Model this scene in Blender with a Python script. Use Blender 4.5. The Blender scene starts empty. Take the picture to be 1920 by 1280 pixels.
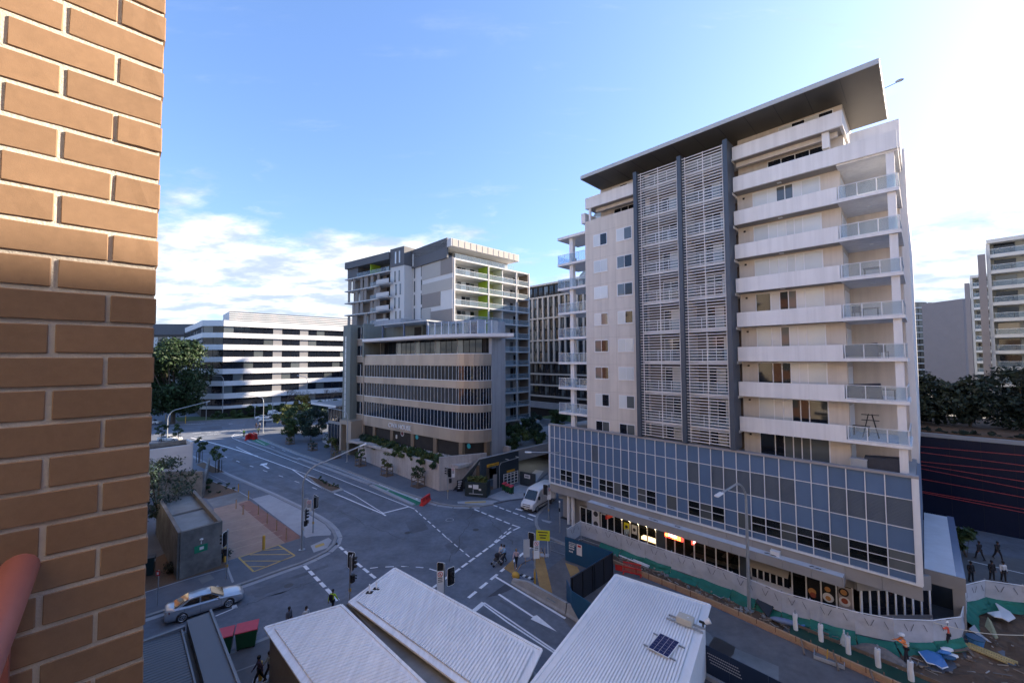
import bpy, bmesh, math, random
from mathutils import Vector, Matrix, noise
import numpy as np
R = math.radians
rng = random.Random(7)
SC = bpy.context.scene
COL = SC.collection
# ------------------------------------------------------------------ camera
cam_data = bpy.data.cameras.new('camera')
cam = bpy.data.objects.new('camera', cam_data); COL.objects.link(cam)
cam_data.sensor_width = 36.0
cam_data.lens = 756.88 / 1920 * 36
cam_data.clip_start = 0.05; cam_data.clip_end = 6000
PITCH, ROLL, EYE = 0.0441751, -0.00427735, 19.3
rx = Vector((1, 0, 0)); fw = Vector((0, math.cos(PITCH), math.sin(PITCH))); up = Vector((0, -math.sin(PITCH), math.cos(PITCH)))
r2 = math.cos(ROLL) * rx + math.sin(ROLL) * up; u2 = -math.sin(ROLL) * rx + math.cos(ROLL) * up
M = Matrix(((r2.x, u2.x, -fw.x, 0), (r2.y, u2.y, -fw.y, 0), (r2.z, u2.z, -fw.z, EYE), (0, 0, 0, 1)))
cam.matrix_world = M
SC.camera = cam
# ------------------------------------------------------------------ sky and sun
SUN_AZ, SUN_EL = R(20.0), R(24.0)      # azimuth measured from +X towards +Y
w = bpy.data.worlds.new('World'); SC.world = w; w.use_nodes = True
nt = w.node_tree; N = nt.nodes; L = nt.links
for n_ in list(N): N.remove(n_)
def nn(t, **k):
    x = N.new(t)
    for a, b in k.items(): setattr(x, a, b)
    return x
out = nn('ShaderNodeOutputWorld'); bg = nn('ShaderNodeBackground')
sky = nn('ShaderNodeTexSky', sky_type='NISHITA'); sky.sun_disc = False
sky.sun_elevation = SUN_EL; sky.sun_rotation = R(90) - SUN_AZ
sky.altitude = 20; sky.air_density = 0.85; sky.dust_density = 0.9; sky.ozone_density = 3.2
def mth(op, a, b=None, clamp=False):
    x = nn('ShaderNodeMath', operation=op); x.use_clamp = clamp
    for i, v in enumerate((a, b)):
        if v is None: continue
        if hasattr(v, 'is_linked') or hasattr(v, 'links'): L.new(v, x.inputs[i])
        else: x.inputs[i].default_value = v
    return x.outputs[0]
def mrange(v, a, b, c=0., d=1.):
    x = nn('ShaderNodeMapRange', interpolation_type='SMOOTHSTEP'); L.new(v, x.inputs[0])
    for i, k in enumerate((a, b, c, d)): x.inputs[i + 1].default_value = k
    return x.outputs[0]
tc = nn('ShaderNodeTexCoord'); sep = nn('ShaderNodeSeparateXYZ'); L.new(tc.outputs['Generated'], sep.inputs[0])
zc = mth('MAXIMUM', sep.outputs[2], 0.0)
den = mth('ADD', zc, 0.16)
px_ = mth('DIVIDE', sep.outputs[0], den); py_ = mth('DIVIDE', sep.outputs[1], den)
cmb = nn('ShaderNodeCombineXYZ'); L.new(px_, cmb.inputs[0]); L.new(py_, cmb.inputs[1])
def cloud_noise(scale, off, detail, rough, stretch=(1, 1, 1), rot=0):
    mp = nn('ShaderNodeMapping'); L.new(cmb.outputs[0], mp.inputs[0]); mp.inputs['Location'].default_value = off; mp.inputs['Scale'].default_value = stretch; mp.inputs['Rotation'].default_value = (0, 0, rot)
    n_ = nn('ShaderNodeTexNoise'); n_.inputs['Scale'].default_value = scale; n_.inputs['Detail'].default_value = detail; n_.inputs['Roughness'].default_value = rough
    L.new(mp.outputs[0], n_.inputs['Vector']); return n_.outputs[0]
CL_OFF = (0.85, 3.2, 0)
big = cloud_noise(0.55, CL_OFF, 2, 0.5)
fine = cloud_noise(1.9, (4.1, 1.7, 0), 9, 0.6, (1.0, 1.35, 1), 0.5)
low = mrange(zc, 0.02, 0.42, 1.0, 0.0)                        # cumulus gather towards the horizon
d0 = mth('ADD', mth('MULTIPLY', fine, 0.62), mth('MULTIPLY', big, 0.50))
d1 = mth('ADD', d0, mth('MULTIPLY', low, 0.30))
def bump_at(x, y, r, amt):
    ds = nn('ShaderNodeVectorMath', operation='DISTANCE'); L.new(cmb.outputs[0], ds.inputs[0]); ds.inputs[1].default_value = (x, y, 0)
    return mrange(ds.outputs['Value'], 0.0, r, amt, 0.0)
for b_ in ((-1.55, 2.35, 1.5, 0.16), (2.7, 2.5, 1.6, 0.07), (-0.3, 3.6, 1.4, 0.06)): d1 = mth('ADD', d1, bump_at(*b_))
cover = mrange(d1, 0.66, 0.82)
shade = mrange(cloud_noise(3.2, (4.25, 1.5, 0), 6, 0.6, (1.0, 1.35, 1), 0.5), 0.36, 0.66)
cc = nn('ShaderNodeMixRGB'); L.new(shade, cc.inputs[0]); cc.inputs[1].default_value = (0.78, 0.92, 1.12, 1); cc.inputs[2].default_value = (1.75, 1.73, 1.70, 1)
def vmath(op, a, b):
    x = nn('ShaderNodeVectorMath', operation=op); L.new(a, x.inputs[0])
    if isinstance(b, tuple): x.inputs[1].default_value = b
    else: L.new(b, x.inputs[1])
    return x.outputs[0]
wsp = mth('MULTIPLY', mrange(cloud_noise(2.6, (1.2, 6.3, 0), 7, 0.62, (0.55, 2.6, 1), -0.75), 0.55, 0.70), mrange(fine, 0.42, 0.56))
cover = mth('MAXIMUM', cover, mth('MULTIPLY', wsp, mth('ADD', bump_at(1.35, 1.2, 1.6, 0.95), 0.10)))
skc = vmath('DIVIDE', sky.outputs[0], vmath('ADD', vmath('MULTIPLY', sky.outputs[0], (0.27, 0.21, 0.12)), (1, 1, 1)))   # soft shoulder: keeps the horizon from burning out
mx = nn('ShaderNodeMixRGB'); L.new(mth('MULTIPLY', cover, 0.92), mx.inputs[0]); L.new(vmath('MULTIPLY', skc, (0.55, 0.60, 0.67)), mx.inputs[1]); L.new(cc.outputs[0], mx.inputs[2])
L.new(mx.outputs[0], bg.inputs[0]); bg.inputs[1].default_value = 0.115; L.new(bg.outputs[0], out.inputs[0])
sl = bpy.data.lights.new('sun', 'SUN'); sl.energy = 2.1; sl.angle = R(0.5); sl.color = (1.0, 0.82, 0.62)
so = bpy.data.objects.new('sun', sl); COL.objects.link(so)
sdir = Vector((math.cos(SUN_AZ) * math.cos(SUN_EL), math.sin(SUN_AZ) * math.cos(SUN_EL), math.sin(SUN_EL)))
so.rotation_euler = sdir.to_track_quat('Z', 'Y').to_euler(); so.location = (0, 0, 120)
SC.view_settings.view_transform = 'Standard'; SC.view_settings.look = 'None'
SC.view_settings.exposure = 2.9; SC.view_settings.gamma = 1.0; SC.view_settings.use_curve_mapping = False
SC.render.engine = 'CYCLES'
SC.cycles.max_bounces = 6; SC.cycles.diffuse_bounces = 3; SC.cycles.glossy_bounces = 3; SC.cycles.transmission_bounces = 4; SC.cycles.transparent_max_bounces = 12
SC.cycles.use_denoising = True; SC.cycles.caustics_reflective = False; SC.cycles.caustics_refractive = False
# ------------------------------------------------------------------ helpers
def lin(h):
    h = h.lstrip('#'); c = [int(h[i:i + 2], 16) / 255 for i in (0, 2, 4)]
    return tuple(x / 12.92 if x <= 0.04045 else ((x + 0.055) / 1.055) ** 2.4 for x in c)
MATS = {}
def mat(name, col, rough=0.7, var=0.12, scale=1.5, metal=0.0, spec=0.5, bump=0.0, bscale=30, dirt=0.0, emit=0.0, streak=None, objvar=0.0, tr=0.0, coat=0.0, ws=0.0, island=0.0):
    """procedural material: base colour broken by two noises, optional bump, streaks and per-object variation"""
    if name in MATS: return MATS[name]
    m = bpy.data.materials.new(name); m.use_nodes = True; t = m.node_tree; n = t.nodes; l = t.links
    p = n['Principled BSDF']
    c = lin(col) if isinstance(col, str) else col
    p.inputs['Roughness'].default_value = rough; p.inputs['Metallic'].default_value = metal
    p.inputs['Specular IOR Level'].default_value = spec; p.inputs['Coat Weight'].default_value = coat
    geo = n.new('ShaderNodeNewGeometry')
    src = geo.outputs['Position']
    def noise_(sc, det=4, ro=0.55, stretch=None):
        v = src
        if stretch:
            mp = n.new('ShaderNodeMapping'); mp.inputs['Scale'].default_value = stretch[:3]; mp.vector_type = 'POINT'; mp.inputs['Rotation'].default_value = (0, 0, R(stretch[3]) if len(stretch) > 3 else 0); l.new(v, mp.inputs[0]); v = mp.outputs[0]
        x = n.new('ShaderNodeTexNoise'); x.inputs['Scale'].default_value = sc; x.inputs['Detail'].default_value = det; x.inputs['Roughness'].default_value = ro
        l.new(v, x.inputs['Vector']); return x.outputs[0]
    f = noise_(scale, 6, 0.65, streak)
    r = n.new('ShaderNodeMapRange'); l.new(f, r.inputs[0]); r.inputs[1].default_value = 0.25; r.inputs[2].default_value = 0.75; r.inputs[3].default_value = 1 - var; r.inputs[4].default_value = 1 + var
    fac = r.outputs[0]
    def mul(a, b):
        x = n.new('ShaderNodeMath'); x.operation = 'MULTIPLY'; l.new(a, x.inputs[0]); l.new(b, x.inputs[1]); return x.outputs[0]
    if dirt:
        f2 = noise_(scale * 0.17, 5, 0.6)
        r2_ = n.new('ShaderNodeMapRange'); l.new(f2, r2_.inputs[0]); r2_.inputs[1].default_value = 0.35; r2_.inputs[2].default_value = 0.62; r2_.inputs[3].default_value = 1 - dirt; r2_.inputs[4].default_value = 1
        fac = mul(fac, r2_.outputs[0])
    if ws:   # rain streaks: noise drawn out vertically
        f3 = noise_(1.0, 5, 0.6, (2.2, 2.2, 0.10)); r4 = n.new('ShaderNodeMapRange'); l.new(f3, r4.inputs[0]); r4.inputs[1].default_value = 0.42; r4.inputs[2].default_value = 0.60; r4.inputs[3].default_value = 1; r4.inputs[4].default_value = 1 - ws
        fac = mul(fac, r4.outputs[0])
    if island:
        r5 = n.new('ShaderNodeMapRange'); l.new(geo.outputs['Random Per Island'], r5.inputs[0]); r5.inputs[3].default_value = 1 - island; r5.inputs[4].default_value = 1 + island
        fac = mul(fac, r5.outputs[0])
    if objvar:
        oi = n.new('ShaderNodeObjectInfo'); r3 = n.new('ShaderNodeMapRange'); l.new(oi.outputs['Random'], r3.inputs[0]); r3.inputs[3].default_value = 1 - objvar; r3.inputs[4].default_value = 1 + objvar
        fac = mul(fac, r3.outputs[0])
    vm = n.new('ShaderNodeVectorMath'); vm.operation = 'SCALE'; vm.inputs[0].default_value = c; l.new(fac, vm.inputs['Scale'])
    l.new(vm.outputs[0], p.inputs['Base Color'])
    if bump:
        b = n.new('ShaderNodeBump'); b.inputs['Strength'].default_value = bump; b.inputs['Distance'].default_value = 0.02
        l.new(noise_(bscale, 5), b.inputs['Height']); l.new(b.outputs[0], p.inputs['Normal'])
    if emit:
        l.new(vm.outputs[0], p.inputs['Emission Color']); p.inputs['Emission Strength'].default_value = emit
    if tr:
        o_ = n['Material Output']; tb = n.new('ShaderNodeBsdfTransparent'); ms = n.new('ShaderNodeMixShader'); ms.inputs[0].default_value = 1 - tr
        tb.inputs[0].default_value = (*[min(1, 0.55 + 0.45 * k / max(c)) for k in c], 1)
        l.new(tb.outputs[0], ms.inputs[1]); l.new(p.outputs[0], ms.inputs[2]); l.new(ms.outputs[0], o_.inputs[0])
    MATS[name] = m; return m
class MB:
    def __init__(s): s.v = []; s.f = []
    def add(s, vs, fs):
        o = len(s.v); s.v += [tuple(x) for x in vs]; s.f += [tuple(i + o for i in q) for q in fs]; return s
    def box(s, x0, x1, y0, y1, z0, z1):
        if x0 > x1: x0, x1 = x1, x0
        if y0 > y1: y0, y1 = y1, y0
        return s.add([(x0, y0, z0), (x1, y0, z0), (x1, y1, z0), (x0, y1, z0), (x0, y0, z1), (x1, y0, z1), (x1, y1, z1), (x0, y1, z1)],
                     [(0, 3, 2, 1), (4, 5, 6, 7), (0, 1, 5, 4), (1, 2, 6, 5), (2, 3, 7, 6), (3, 0, 4, 7)])
    def prism(s, pts, z0, z1):
        a = sum(pts[i][0] * pts[(i + 1) % len(pts)][1] - pts[(i + 1) % len(pts)][0] * pts[i][1] for i in range(len(pts)))
        if a < 0: pts = pts[::-1]
        n = len(pts); vs = [(x, y, z0) for x, y in pts] + [(x, y, z1) for x, y in pts]
        return s.add(vs, [tuple(range(n - 1, -1, -1)), tuple(range(n, 2 * n))] + [(i, (i + 1) % n, n + (i + 1) % n, n + i) for i in range(n)])
    def sheet(s, pts, z):
        a = sum(pts[i][0] * pts[(i + 1) % len(pts)][1] - pts[(i + 1) % len(pts)][0] * pts[i][1] for i in range(len(pts)))
        if a < 0: pts = pts[::-1]
        return s.add([(x, y, z) for x, y in pts], [tuple(range(len(pts)))])
    def tube(s, p0, p1, r0, r1=None, n=8, caps=True):
        r1 = r0 if r1 is None else r1; p0 = Vector(p0); p1 = Vector(p1); d = (p1 - p0)
        if d.length < 1e-6: return s
        q = d.to_track_quat('Z', 'Y'); vs = []
        for p, r in ((p0, r0), (p1, r1)):
            for i in range(n):
                a = 2 * math.pi * i / n; vs.append(p + q @ Vector((r * math.cos(a), r * math.sin(a), 0)))
        fs = [(i, (i + 1) % n, n + (i + 1) % n, n + i) for i in range(n)]
        if caps: fs += [tuple(range(n - 1, -1, -1)), tuple(range(n, 2 * n))]
        return s.add(vs, fs)
    def path(s, pts, r, n=8):
        for a, b in zip(pts, pts[1:]): s.tube(a, b, r, r, n)
        return s
    def bar(s, p0, p1, wd, ht):
        """rectangular bar between two points, wd across, ht along the up side"""
        p0 = Vector(p0); p1 = Vector(p1); d = (p1 - p0).normalized()
        sd = d.cross(Vector((0, 0, 1)));
        if sd.length < 1e-4: sd = Vector((1, 0, 0))
        sd.normalize(); u = sd.cross(d).normalized(); vs = []
        for p in (p0, p1):
            for a, b in ((-1, -1), (1, -1), (1, 1), (-1, 1)): vs.append(p + sd * a * wd / 2 + u * b * ht / 2)
        return s.add(vs, [(0, 3, 2, 1), (4, 5, 6, 7), (0, 1, 5, 4), (1, 2, 6, 5), (2, 3, 7, 6), (3, 0, 4, 7)])
    def disc(s, c, nrm, r, n=14, t=0.01):
        c = Vector(c); nrm = Vector(nrm).normalized(); return s.tube(c, c + nrm * t, r, r, n)
    def ball(s, c, r, n=8, m=6):
        rr = r if isinstance(r, (tuple, list)) else (r, r, r); vs = []; fs = []
        for j in range(m + 1):
            ph = math.pi * j / m
            for i in range(n):
                a = 2 * math.pi * i / n; vs.append((c[0] + rr[0] * math.sin(ph) * math.cos(a), c[1] + rr[1] * math.sin(ph) * math.sin(a), c[2] - rr[2] * math.cos(ph)))
        for j in range(m):
            for i in range(n): fs.append((j * n + i, j * n + (i + 1) % n, (j + 1) * n + (i + 1) % n, (j + 1) * n + i))
        return s.add(vs, fs)
    def loft(s, rings, close=True, caps=True):
        n = len(rings[0]); vs = [p for r in rings for p in r]; fs = []
        for j in range(len(rings) - 1):
            for i in range(n if close else n - 1): fs.append((j * n + i, j * n + (i + 1) % n, (j + 1) * n + (i + 1) % n, (j + 1) * n + i))
        if caps: fs += [tuple(range(n - 1, -1, -1)), tuple(range((len(rings) - 1) * n, len(rings) * n))]
        return s.add(vs, fs)
    def mesh(s, name, material, smooth=False, bevel=0):
        me = bpy.data.meshes.new(name); me.from_pydata(s.v, [], s.f); me.update()
        if bevel:
            b = bmesh.new(); b.from_mesh(me); bmesh.ops.remove_doubles(b, verts=b.verts, dist=1e-5)
            bmesh.ops.bevel(b, geom=list(b.edges), offset=bevel, segments=1, affect='EDGES'); b.to_mesh(me); b.free()
        if smooth:
            b = bmesh.new(); b.from_mesh(me); bmesh.ops.remove_doubles(b, verts=b.verts, dist=1e-4); bmesh.ops.recalc_face_normals(b, faces=b.faces); b.to_mesh(me); b.free()
            for p in me.polygons: p.use_smooth = True
            try: me.set_sharp_from_angle(angle=R(42))
            except Exception: pass
        if material: me.materials.append(material)
        return me
def link(name, me, parent=None, loc=(0, 0, 0), rotz=0.0, scale=None, rot=None):
    o = bpy.data.objects.new(name, me); COL.objects.link(o)
    if parent: o.parent = parent
    o.location = loc; o.rotation_euler = rot if rot else (0, 0, rotz)
    if scale: o.scale = scale
    return o
def build(mb, name, material, parent=None, smooth=False, bevel=0, **k): return link(name, mb.mesh(name, material, smooth, bevel), parent, **k)
def tag(o, label, cat, group=None):
    o['label'] = label; o['category'] = cat
    if group: o['group'] = group
    return o
def thing(name, label, cat, loc=(0, 0, 0), rotz=0.0, group=None):
    o = link(name, None, None, loc, rotz); o.empty_display_size = 0.3; return tag(o, label, cat, group)
def struct(o): o['kind'] = 'structure'; return o
def stuff(o): o['kind'] = 'stuff'; return o
def copy_thing(src, loc, rotz, label, group=None, scale=None):
    r = src.copy(); COL.objects.link(r); r.location = loc; r.rotation_euler = (0, 0, rotz); r['label'] = label
    if group: r['group'] = group
    if scale: r.scale = scale
    for ch in list(src.children):
        c = ch.copy(); COL.objects.link(c); c.parent = r
        for g in list(ch.children):
            d = g.copy(); COL.objects.link(d); d.parent = c
    return r
BOXES = {}
def boxpart(name, material, parent, x0, x1, y0, y1, z0, z1):
    """one box-shaped part; parts of the same size and material share their mesh"""
    k = (name, material.name, round(abs(x1 - x0), 3), round(abs(y1 - y0), 3), round(z1 - z0, 3))
    if k not in BOXES: BOXES[k] = MB().box(-k[2] / 2, k[2] / 2, -k[3] / 2, k[3] / 2, -k[4] / 2, k[4] / 2).mesh(name, material)
    return link(name, BOXES[k], parent, ((x0 + x1) / 2, (y0 + y1) / 2, (z0 + z1) / 2))
class Fr:
    """a local frame: u along a facade, v into it, measured from the point under the camera"""
    def __init__(s, az): s.a = R(az); s.c = math.cos(s.a); s.s = math.sin(s.a)
    def w(s, u, v): return (u * s.c - v * s.s, u * s.s + v * s.c)
    def uv(s, x, y): return (x * s.c + y * s.s, -x * s.s + y * s.c)
class Bld:
    """a building as one thing: parts are given in frame coordinates"""
    def __init__(s, name, label, cat, fr, u, v, group=None):
        s.u, s.v = u, v; x, y = fr.w(u, v); s.o = thing(name, label, cat, (x, y, 0), fr.a, group)
    def box(s, name, m, u0, u1, v0, v1, z0, z1): return boxpart(name, m, s.o, u0 - s.u, u1 - s.u, v0 - s.v, v1 - s.v, z0, z1)
    def sub(s, par, name, m, u0, u1, v0, v1, z0, z1):
        l = par.location; return boxpart(name, m, par, u0 - s.u - l.x, u1 - s.u - l.x, v0 - s.v - l.y, v1 - s.v - l.y, z0 - l.z, z1 - l.z)
    def part(s, mb, name, m, **k):
        mb.v = [(x - s.u, y - s.v, z) for x, y, z in mb.v]; return build(mb, name, m, s.o, **k)
FT = Fr(-45.4715); FC = Fr(-39.4); FA = Fr(-36.0); F0 = Fr(0)
# ------------------------------------------------------------------ materials
ASPH = mat('asphalt', (0.145, 0.168, 0.205), 0.85, 0.20, 2.2, bump=0.25, bscale=60, dirt=0.30)
ASPH2 = mat('asphalt_dark', (0.070, 0.079, 0.097), 0.85, 0.12, 3.0, bump=0.25, bscale=60, dirt=0.18)
ASPH3 = mat('asphalt_worn', (0.15, 0.146, 0.15), 0.9, 0.16, 2.0, bump=0.3, bscale=50, dirt=0.3)
FOOT = mat('footpath_asphalt', (0.122, 0.140, 0.170), 0.85, 0.12, 4.0, bump=0.2, bscale=60, dirt=0.15)
CONC = mat('concrete_light', (0.34, 0.36, 0.39), 0.85, 0.10, 1.2, bump=0.1, dirt=0.14)
KERB = mat('kerb_concrete', (0.27, 0.28, 0.29), 0.85, 0.14, 2.0, dirt=0.16)
CONC2 = mat('concrete_grey', (0.20, 0.21, 0.215), 0.88, 0.2, 1.1, bump=0.15, dirt=0.35)
PAINT = mat('road_paint', (0.78, 0.80, 0.82), 0.7, 0.14, 6.0, dirt=0.12)
YPAINT = mat('yellow_paint', (0.52, 0.36, 0.10), 0.7, 0.14, 6.0, dirt=0.2)
GREEN = mat('green_bike_lane', (0.02, 0.19, 0.11), 0.75, 0.14, 3.0, dirt=0.15)
DIRT = mat('dirt', (0.135, 0.086, 0.055), 0.95, 0.4, 1.4, bump=0.8, bscale=9, dirt=0.4)
MULCH = mat('mulch', (0.13, 0.085, 0.055), 0.95, 0.3, 6.0, bump=0.7, bscale=25)
PAVER = mat('sandy_paving', (0.33, 0.24, 0.19), 0.85, 0.12, 3.0, dirt=0.15)
BRICKP = mat('red_paving', (0.25, 0.13, 0.10), 0.85, 0.2, 7.0, dirt=0.15)
GRASS = mat('grass', (0.05, 0.085, 0.02), 0.9, 0.3, 4.0)
WHITE = mat('white_paint', (0.72, 0.73, 0.74), 0.5, 0.04, 0.6, dirt=0.06)
STEEL = mat('galvanised_steel', (0.36, 0.39, 0.42), 0.42, 0.08, 3.0, metal=0.5)
BLACK = mat('black_plastic', (0.012, 0.013, 0.016), 0.45, 0.1, 4.0)
TIMBER = mat('timber', (0.42, 0.27, 0.16), 0.8, 0.2, 5.0, streak=(1, 1, 6))
TIMBERW = mat('timber_weathered', (0.17, 0.13, 0.10), 0.85, 0.25, 5.0, streak=(1, 1, 6))
YELLOW = mat('yellow_post', (0.55, 0.33, 0.05), 0.6, 0.08, 3.0)
# ------------------------------------------------------------------ ground, roads, pavements
ground = struct(build(MB().sheet([(-3000, -3000), (3000, -3000), (3000, 3000), (-3000, 3000)], -0.03), 'ground', mat('far_ground', (0.10, 0.105, 0.10), 0.9, 0.2, 0.05)))
road = struct(build(MB().sheet([(-260, -40), (120, -60), (120, 90), (40, 240), (-260, 240)], 0.0), 'road', ASPH))
def kerbline(par, pts, wd=0.32, z=0.136):
    """a row of kerb stones following a line; the stones are joined, too thin to tell apart"""
    mb = MB()
    for (x0, y0), (x1, y1) in zip(pts, pts[1:]):
        mb.bar((x0, y0, z - 0.06), (x1, y1, z - 0.06), wd, 0.12)
    return build(mb, 'kerb', KERB, par)
def gutter(par, pts, off=0.42, wd=0.5):
    mb = MB()
    for (x0, y0), (x1, y1) in zip(pts, pts[1:]):
        d = Vector((x1 - x0, y1 - y0, 0)).normalized(); s_ = Vector((d.y, -d.x, 0)) * off
        mb.bar((x0 + s_.x, y0 + s_.y, 0.0), (x1 + s_.x, y1 + s_.y, 0.0), wd, 0.016)
    return build(mb, 'gutter', CONC, par)
def slab(name, pts, m, z=0.13): return struct(build(MB().prism(pts, -0.1, z), name, m))
def dashes(par, pts, wd=0.16, z=0.008, m=PAINT, name='dash'):
    for (a, b) in pts:
        d = Vector((b[0] - a[0], b[1] - a[1])); n_ = Vector((-d.y, d.x)).normalized() * wd / 2
        mid = ((a[0] + b[0]) / 2, (a[1] + b[1]) / 2, z)
        q = [(a[0] + n_.x - mid[0], a[1] + n_.y - mid[1]), (b[0] + n_.x - mid[0], b[1] + n_.y - mid[1]), (b[0] - n_.x - mid[0], b[1] - n_.y - mid[1]), (a[0] - n_.x - mid[0], a[1] - n_.y - mid[1])]
        build(MB().sheet(q, 0), name, m, par, loc=mid)
def line(par, pts, wd=0.15, z=0.008, m=PAINT, name='lane_line'):
    mb = MB(); P = [Vector(p) for p in pts]; lft = []; rgt = []
    for i, p in enumerate(P):
        d = (P[min(i + 1, len(P) - 1)] - P[max(i - 1, 0)]).normalized(); n_ = Vector((-d.y, d.x)) * wd / 2
        lft.append(p + n_); rgt.append(p - n_)
    return build(mb.sheet([tuple(p) for p in lft] + [tuple(p) for p in rgt[::-1]], z), name, m, par)
def along(a, b, n, frac=0.5):
    a = Vector(a); b = Vector(b); return [((a + (b - a) * (i / n)), (a + (b - a) * ((i + frac) / n))) for i in range(n)]
# footpath in front of the banded office building
k1 = [(-75.33,113.43),(-58.01,97.08),(-45.01,85.19),(-37.29,78.73),(-29.57,72.02),(-22.36,65.43),(-16.2,59.95),(-12.47,56.94),(-11.12,55.86),(-9.83,54.87),(-7.69,54.08),(-4.3,53.95)] + [(-2.56,54.64),(-1.34,55.54),(-0.07,56.25),(1.29,56.54)]
fp1 = slab('footpath', k1 + [(4.34,65.4), (8.5, 75), (2, 110), (-60, 150), (-88, 136)], FOOT)
kerbline(fp1, k1[:-3]); gutter(fp1, k1[:12])
build(MB().sheet([(-3.62,57.35),(-1.62,55.77),(1.46,56.81),(2.79,61.03),(5.35,70.37),(3.99,71.12),(1.09,62.72),(-1.77,59.76)], 0.136), 'driveway', CONC, fp1)
build(MB().prism([(-7.49,55.51),(-3.74,56.02),(-1.97,55.78),(-2.71,54.68),(-3.93,54.27),(-7.31,54.74)], 0.12, 0.145), 'kerb_ramp', CONC, fp1)
build(MB().sheet([(-6.44,55.32),(-3.63,55.64),(-3.6,55.13),(-6.38,54.79)], 0.149), 'tactile_strip', YPAINT, fp1)
# left corner footpath
k2 = [(-73.72,89.43),(-62.11,80.03),(-55.64,74.83),(-48.39,69.12),(-41.39,63.91),(-34.75,58.99),(-27.43,53.23),(-23.91,50.31),(-22.02,48.52),(-20.31,46.49),(-19.21,44.73),(-18.74,43.1),(-18.83,41.59),(-19.46,40.31),(-20.12,39.23),(-21.26,38.1),(-22.27,36.93)] + [(-24.91,34.04),(-26.59,32.35),(-27.89,31.12)]
fp2 = slab('footpath', k2 + [(-60, 26), (-150, 90), (-160, 135), (-120, 128)], FOOT)
kerbline(fp2, k2[::-1]); gutter(fp2, k2[::-1])
build(MB().sheet([(-36.21,56.93),(-34.89,58.78),(-27.16,52.71),(-22,48.16),(-20.3,46),(-20.01,45.2),(-22.51,44.85),(-23.46,45.23)], 0.134), 'concrete_apron', CONC, fp2)
build(MB().prism([(-20.96,42.7),(-19.94,44.58),(-19.33,43.97),(-18.99,42.21),(-19.9,41.21)], 0.12, 0.142), 'kerb_ramp', CONC, fp2)
build(MB().sheet([(-20.5,42.69),(-19.9,43.34),(-19.53,42.82),(-20.17,42.14)], 0.146), 'tactile_strip', YPAINT, fp2)
build(MB().sheet([(-22.64,44.85),(-20.92,46.43),(-20.6,46.04),(-22.35,44.54)], 0.140), 'path_edging', CONC, fp2)
build(MB().sheet([(-36.5,56.44),(-23.42,45.17),(-22.98,44.46),(-24.12,43.15),(-27.45,39.53),(-28.53,40.02),(-38.87,53.37)], 0.134), 'paved_yard', PAVER, fp2)
build(MB().sheet([(-36.6,54.82),(-36.17,56.34),(-23.42,45.17),(-22.98,44.46),(-23.99,43.38)], 0.138), 'red_paving_strip', BRICKP, fp2)
for a_, b_ in zip([(-36.53,51.04),(-34.31,48.18),(-32.33,45.64),(-29.85,42.92),(-28.78,41.49)], [(-33.4,52.44),(-31.52,50.98),(-28.85,48.59),(-26.53,46.39),(-25.29,45.19)]): dashes(fp2, [(a_, b_)], 0.10, 0.142, mat('pale_joint', (0.40, 0.32, 0.22), 0.8, 0.1, 3), 'bay_line')
build(MB().sheet([(-50.58,67.01),(-40.13,60.04),(-42.25,57.01),(-43.35,57.43)], 0.138), 'mulch_bed', MULCH, fp2)
build(MB().sheet([(-42.25,56.66),(-40.06,59.93),(-36.34,56.74),(-38.96,53.5)], 0.139), 'worn_slab', CONC2, fp2)
line(fp2, [(-51.54,67.73),(-45.92,63.97),(-40.21,60.15),(-36.21,56.93)], 0.14, 0.15, CONC, 'path_edging')
line(fp2, [(-51.5,69.32),(-44.34,63.95),(-42.42,64.88)], 0.08, 0.15, CONC, 'path_edging')
build(MB().sheet([(-58.51,75.58),(-58.5,77.39),(-49.58,70.5),(-51.19,69.76)], 0.138), 'tree_pit', MULCH, fp2)
build(MB().sheet([(-34.94,39.26),(-34.66,41.93),(-29.43,41.88),(-26.68,38.47),(-28.96,36.32),(-30.6,34.48)], 0.138), 'mulch_bed', MULCH, fp2)
line(fp2, [(-30.61,34.29),(-28.81,36.14),(-26.49,38.21)], 0.14, 0.15, CONC, 'path_edging')
build(MB().sheet([(-27.82,36.49),(-27.29,37.22),(-26.27,36.44),(-26.75,35.61)], 0.142), 'pit_cover', CONC2, fp2)
build(MB().sheet([(-26.73,38.48),(-26.56,38.53),(-24.21,35.93),(-24.27,35.73)], 0.142), 'path_joint', CONC, fp2)
# yellow hatched box by the corner
hb = [(-26.74,40.25),(-24.36,42.87),(-21.44,40.58),(-23.57,37.58)]
for a_, b_ in zip(hb, hb[1:] + hb[:1]): dashes(fp2, [(a_, b_)], 0.16, 0.142, YPAINT, 'box_edge')
for a_, b_ in zip([(-25.34,41.73),(-26,40.8),(-25.8,39.56),(-24.62,38.49)], [(-23.27,41.98),(-22.07,40.84),(-22.07,39.53),(-23.13,38.52)]): dashes(fp2, [(a_, b_)], 0.13, 0.142, YPAINT, 'box_hatch')
# far side of the cross street
k3 = [(-119.57,126.44),(-111.46,127.95),(-105.57,128.52),(-100.11,130.31),(-94.72,132.48),(-86.03,135.44),(-77.42,139.42)]
fp3 = slab('footpath', k3[::-1] + [(-220, 125), (-220, 200), (-20, 210), (-15, 190)], FOOT)
kerbline(fp3, k3[::-1], 0.4)
build(MB().sheet(k3[2:6] + [(-88, 150), (-75, 152), (-115, 138)], 0.135), 'verge', GRASS, fp3)
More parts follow.
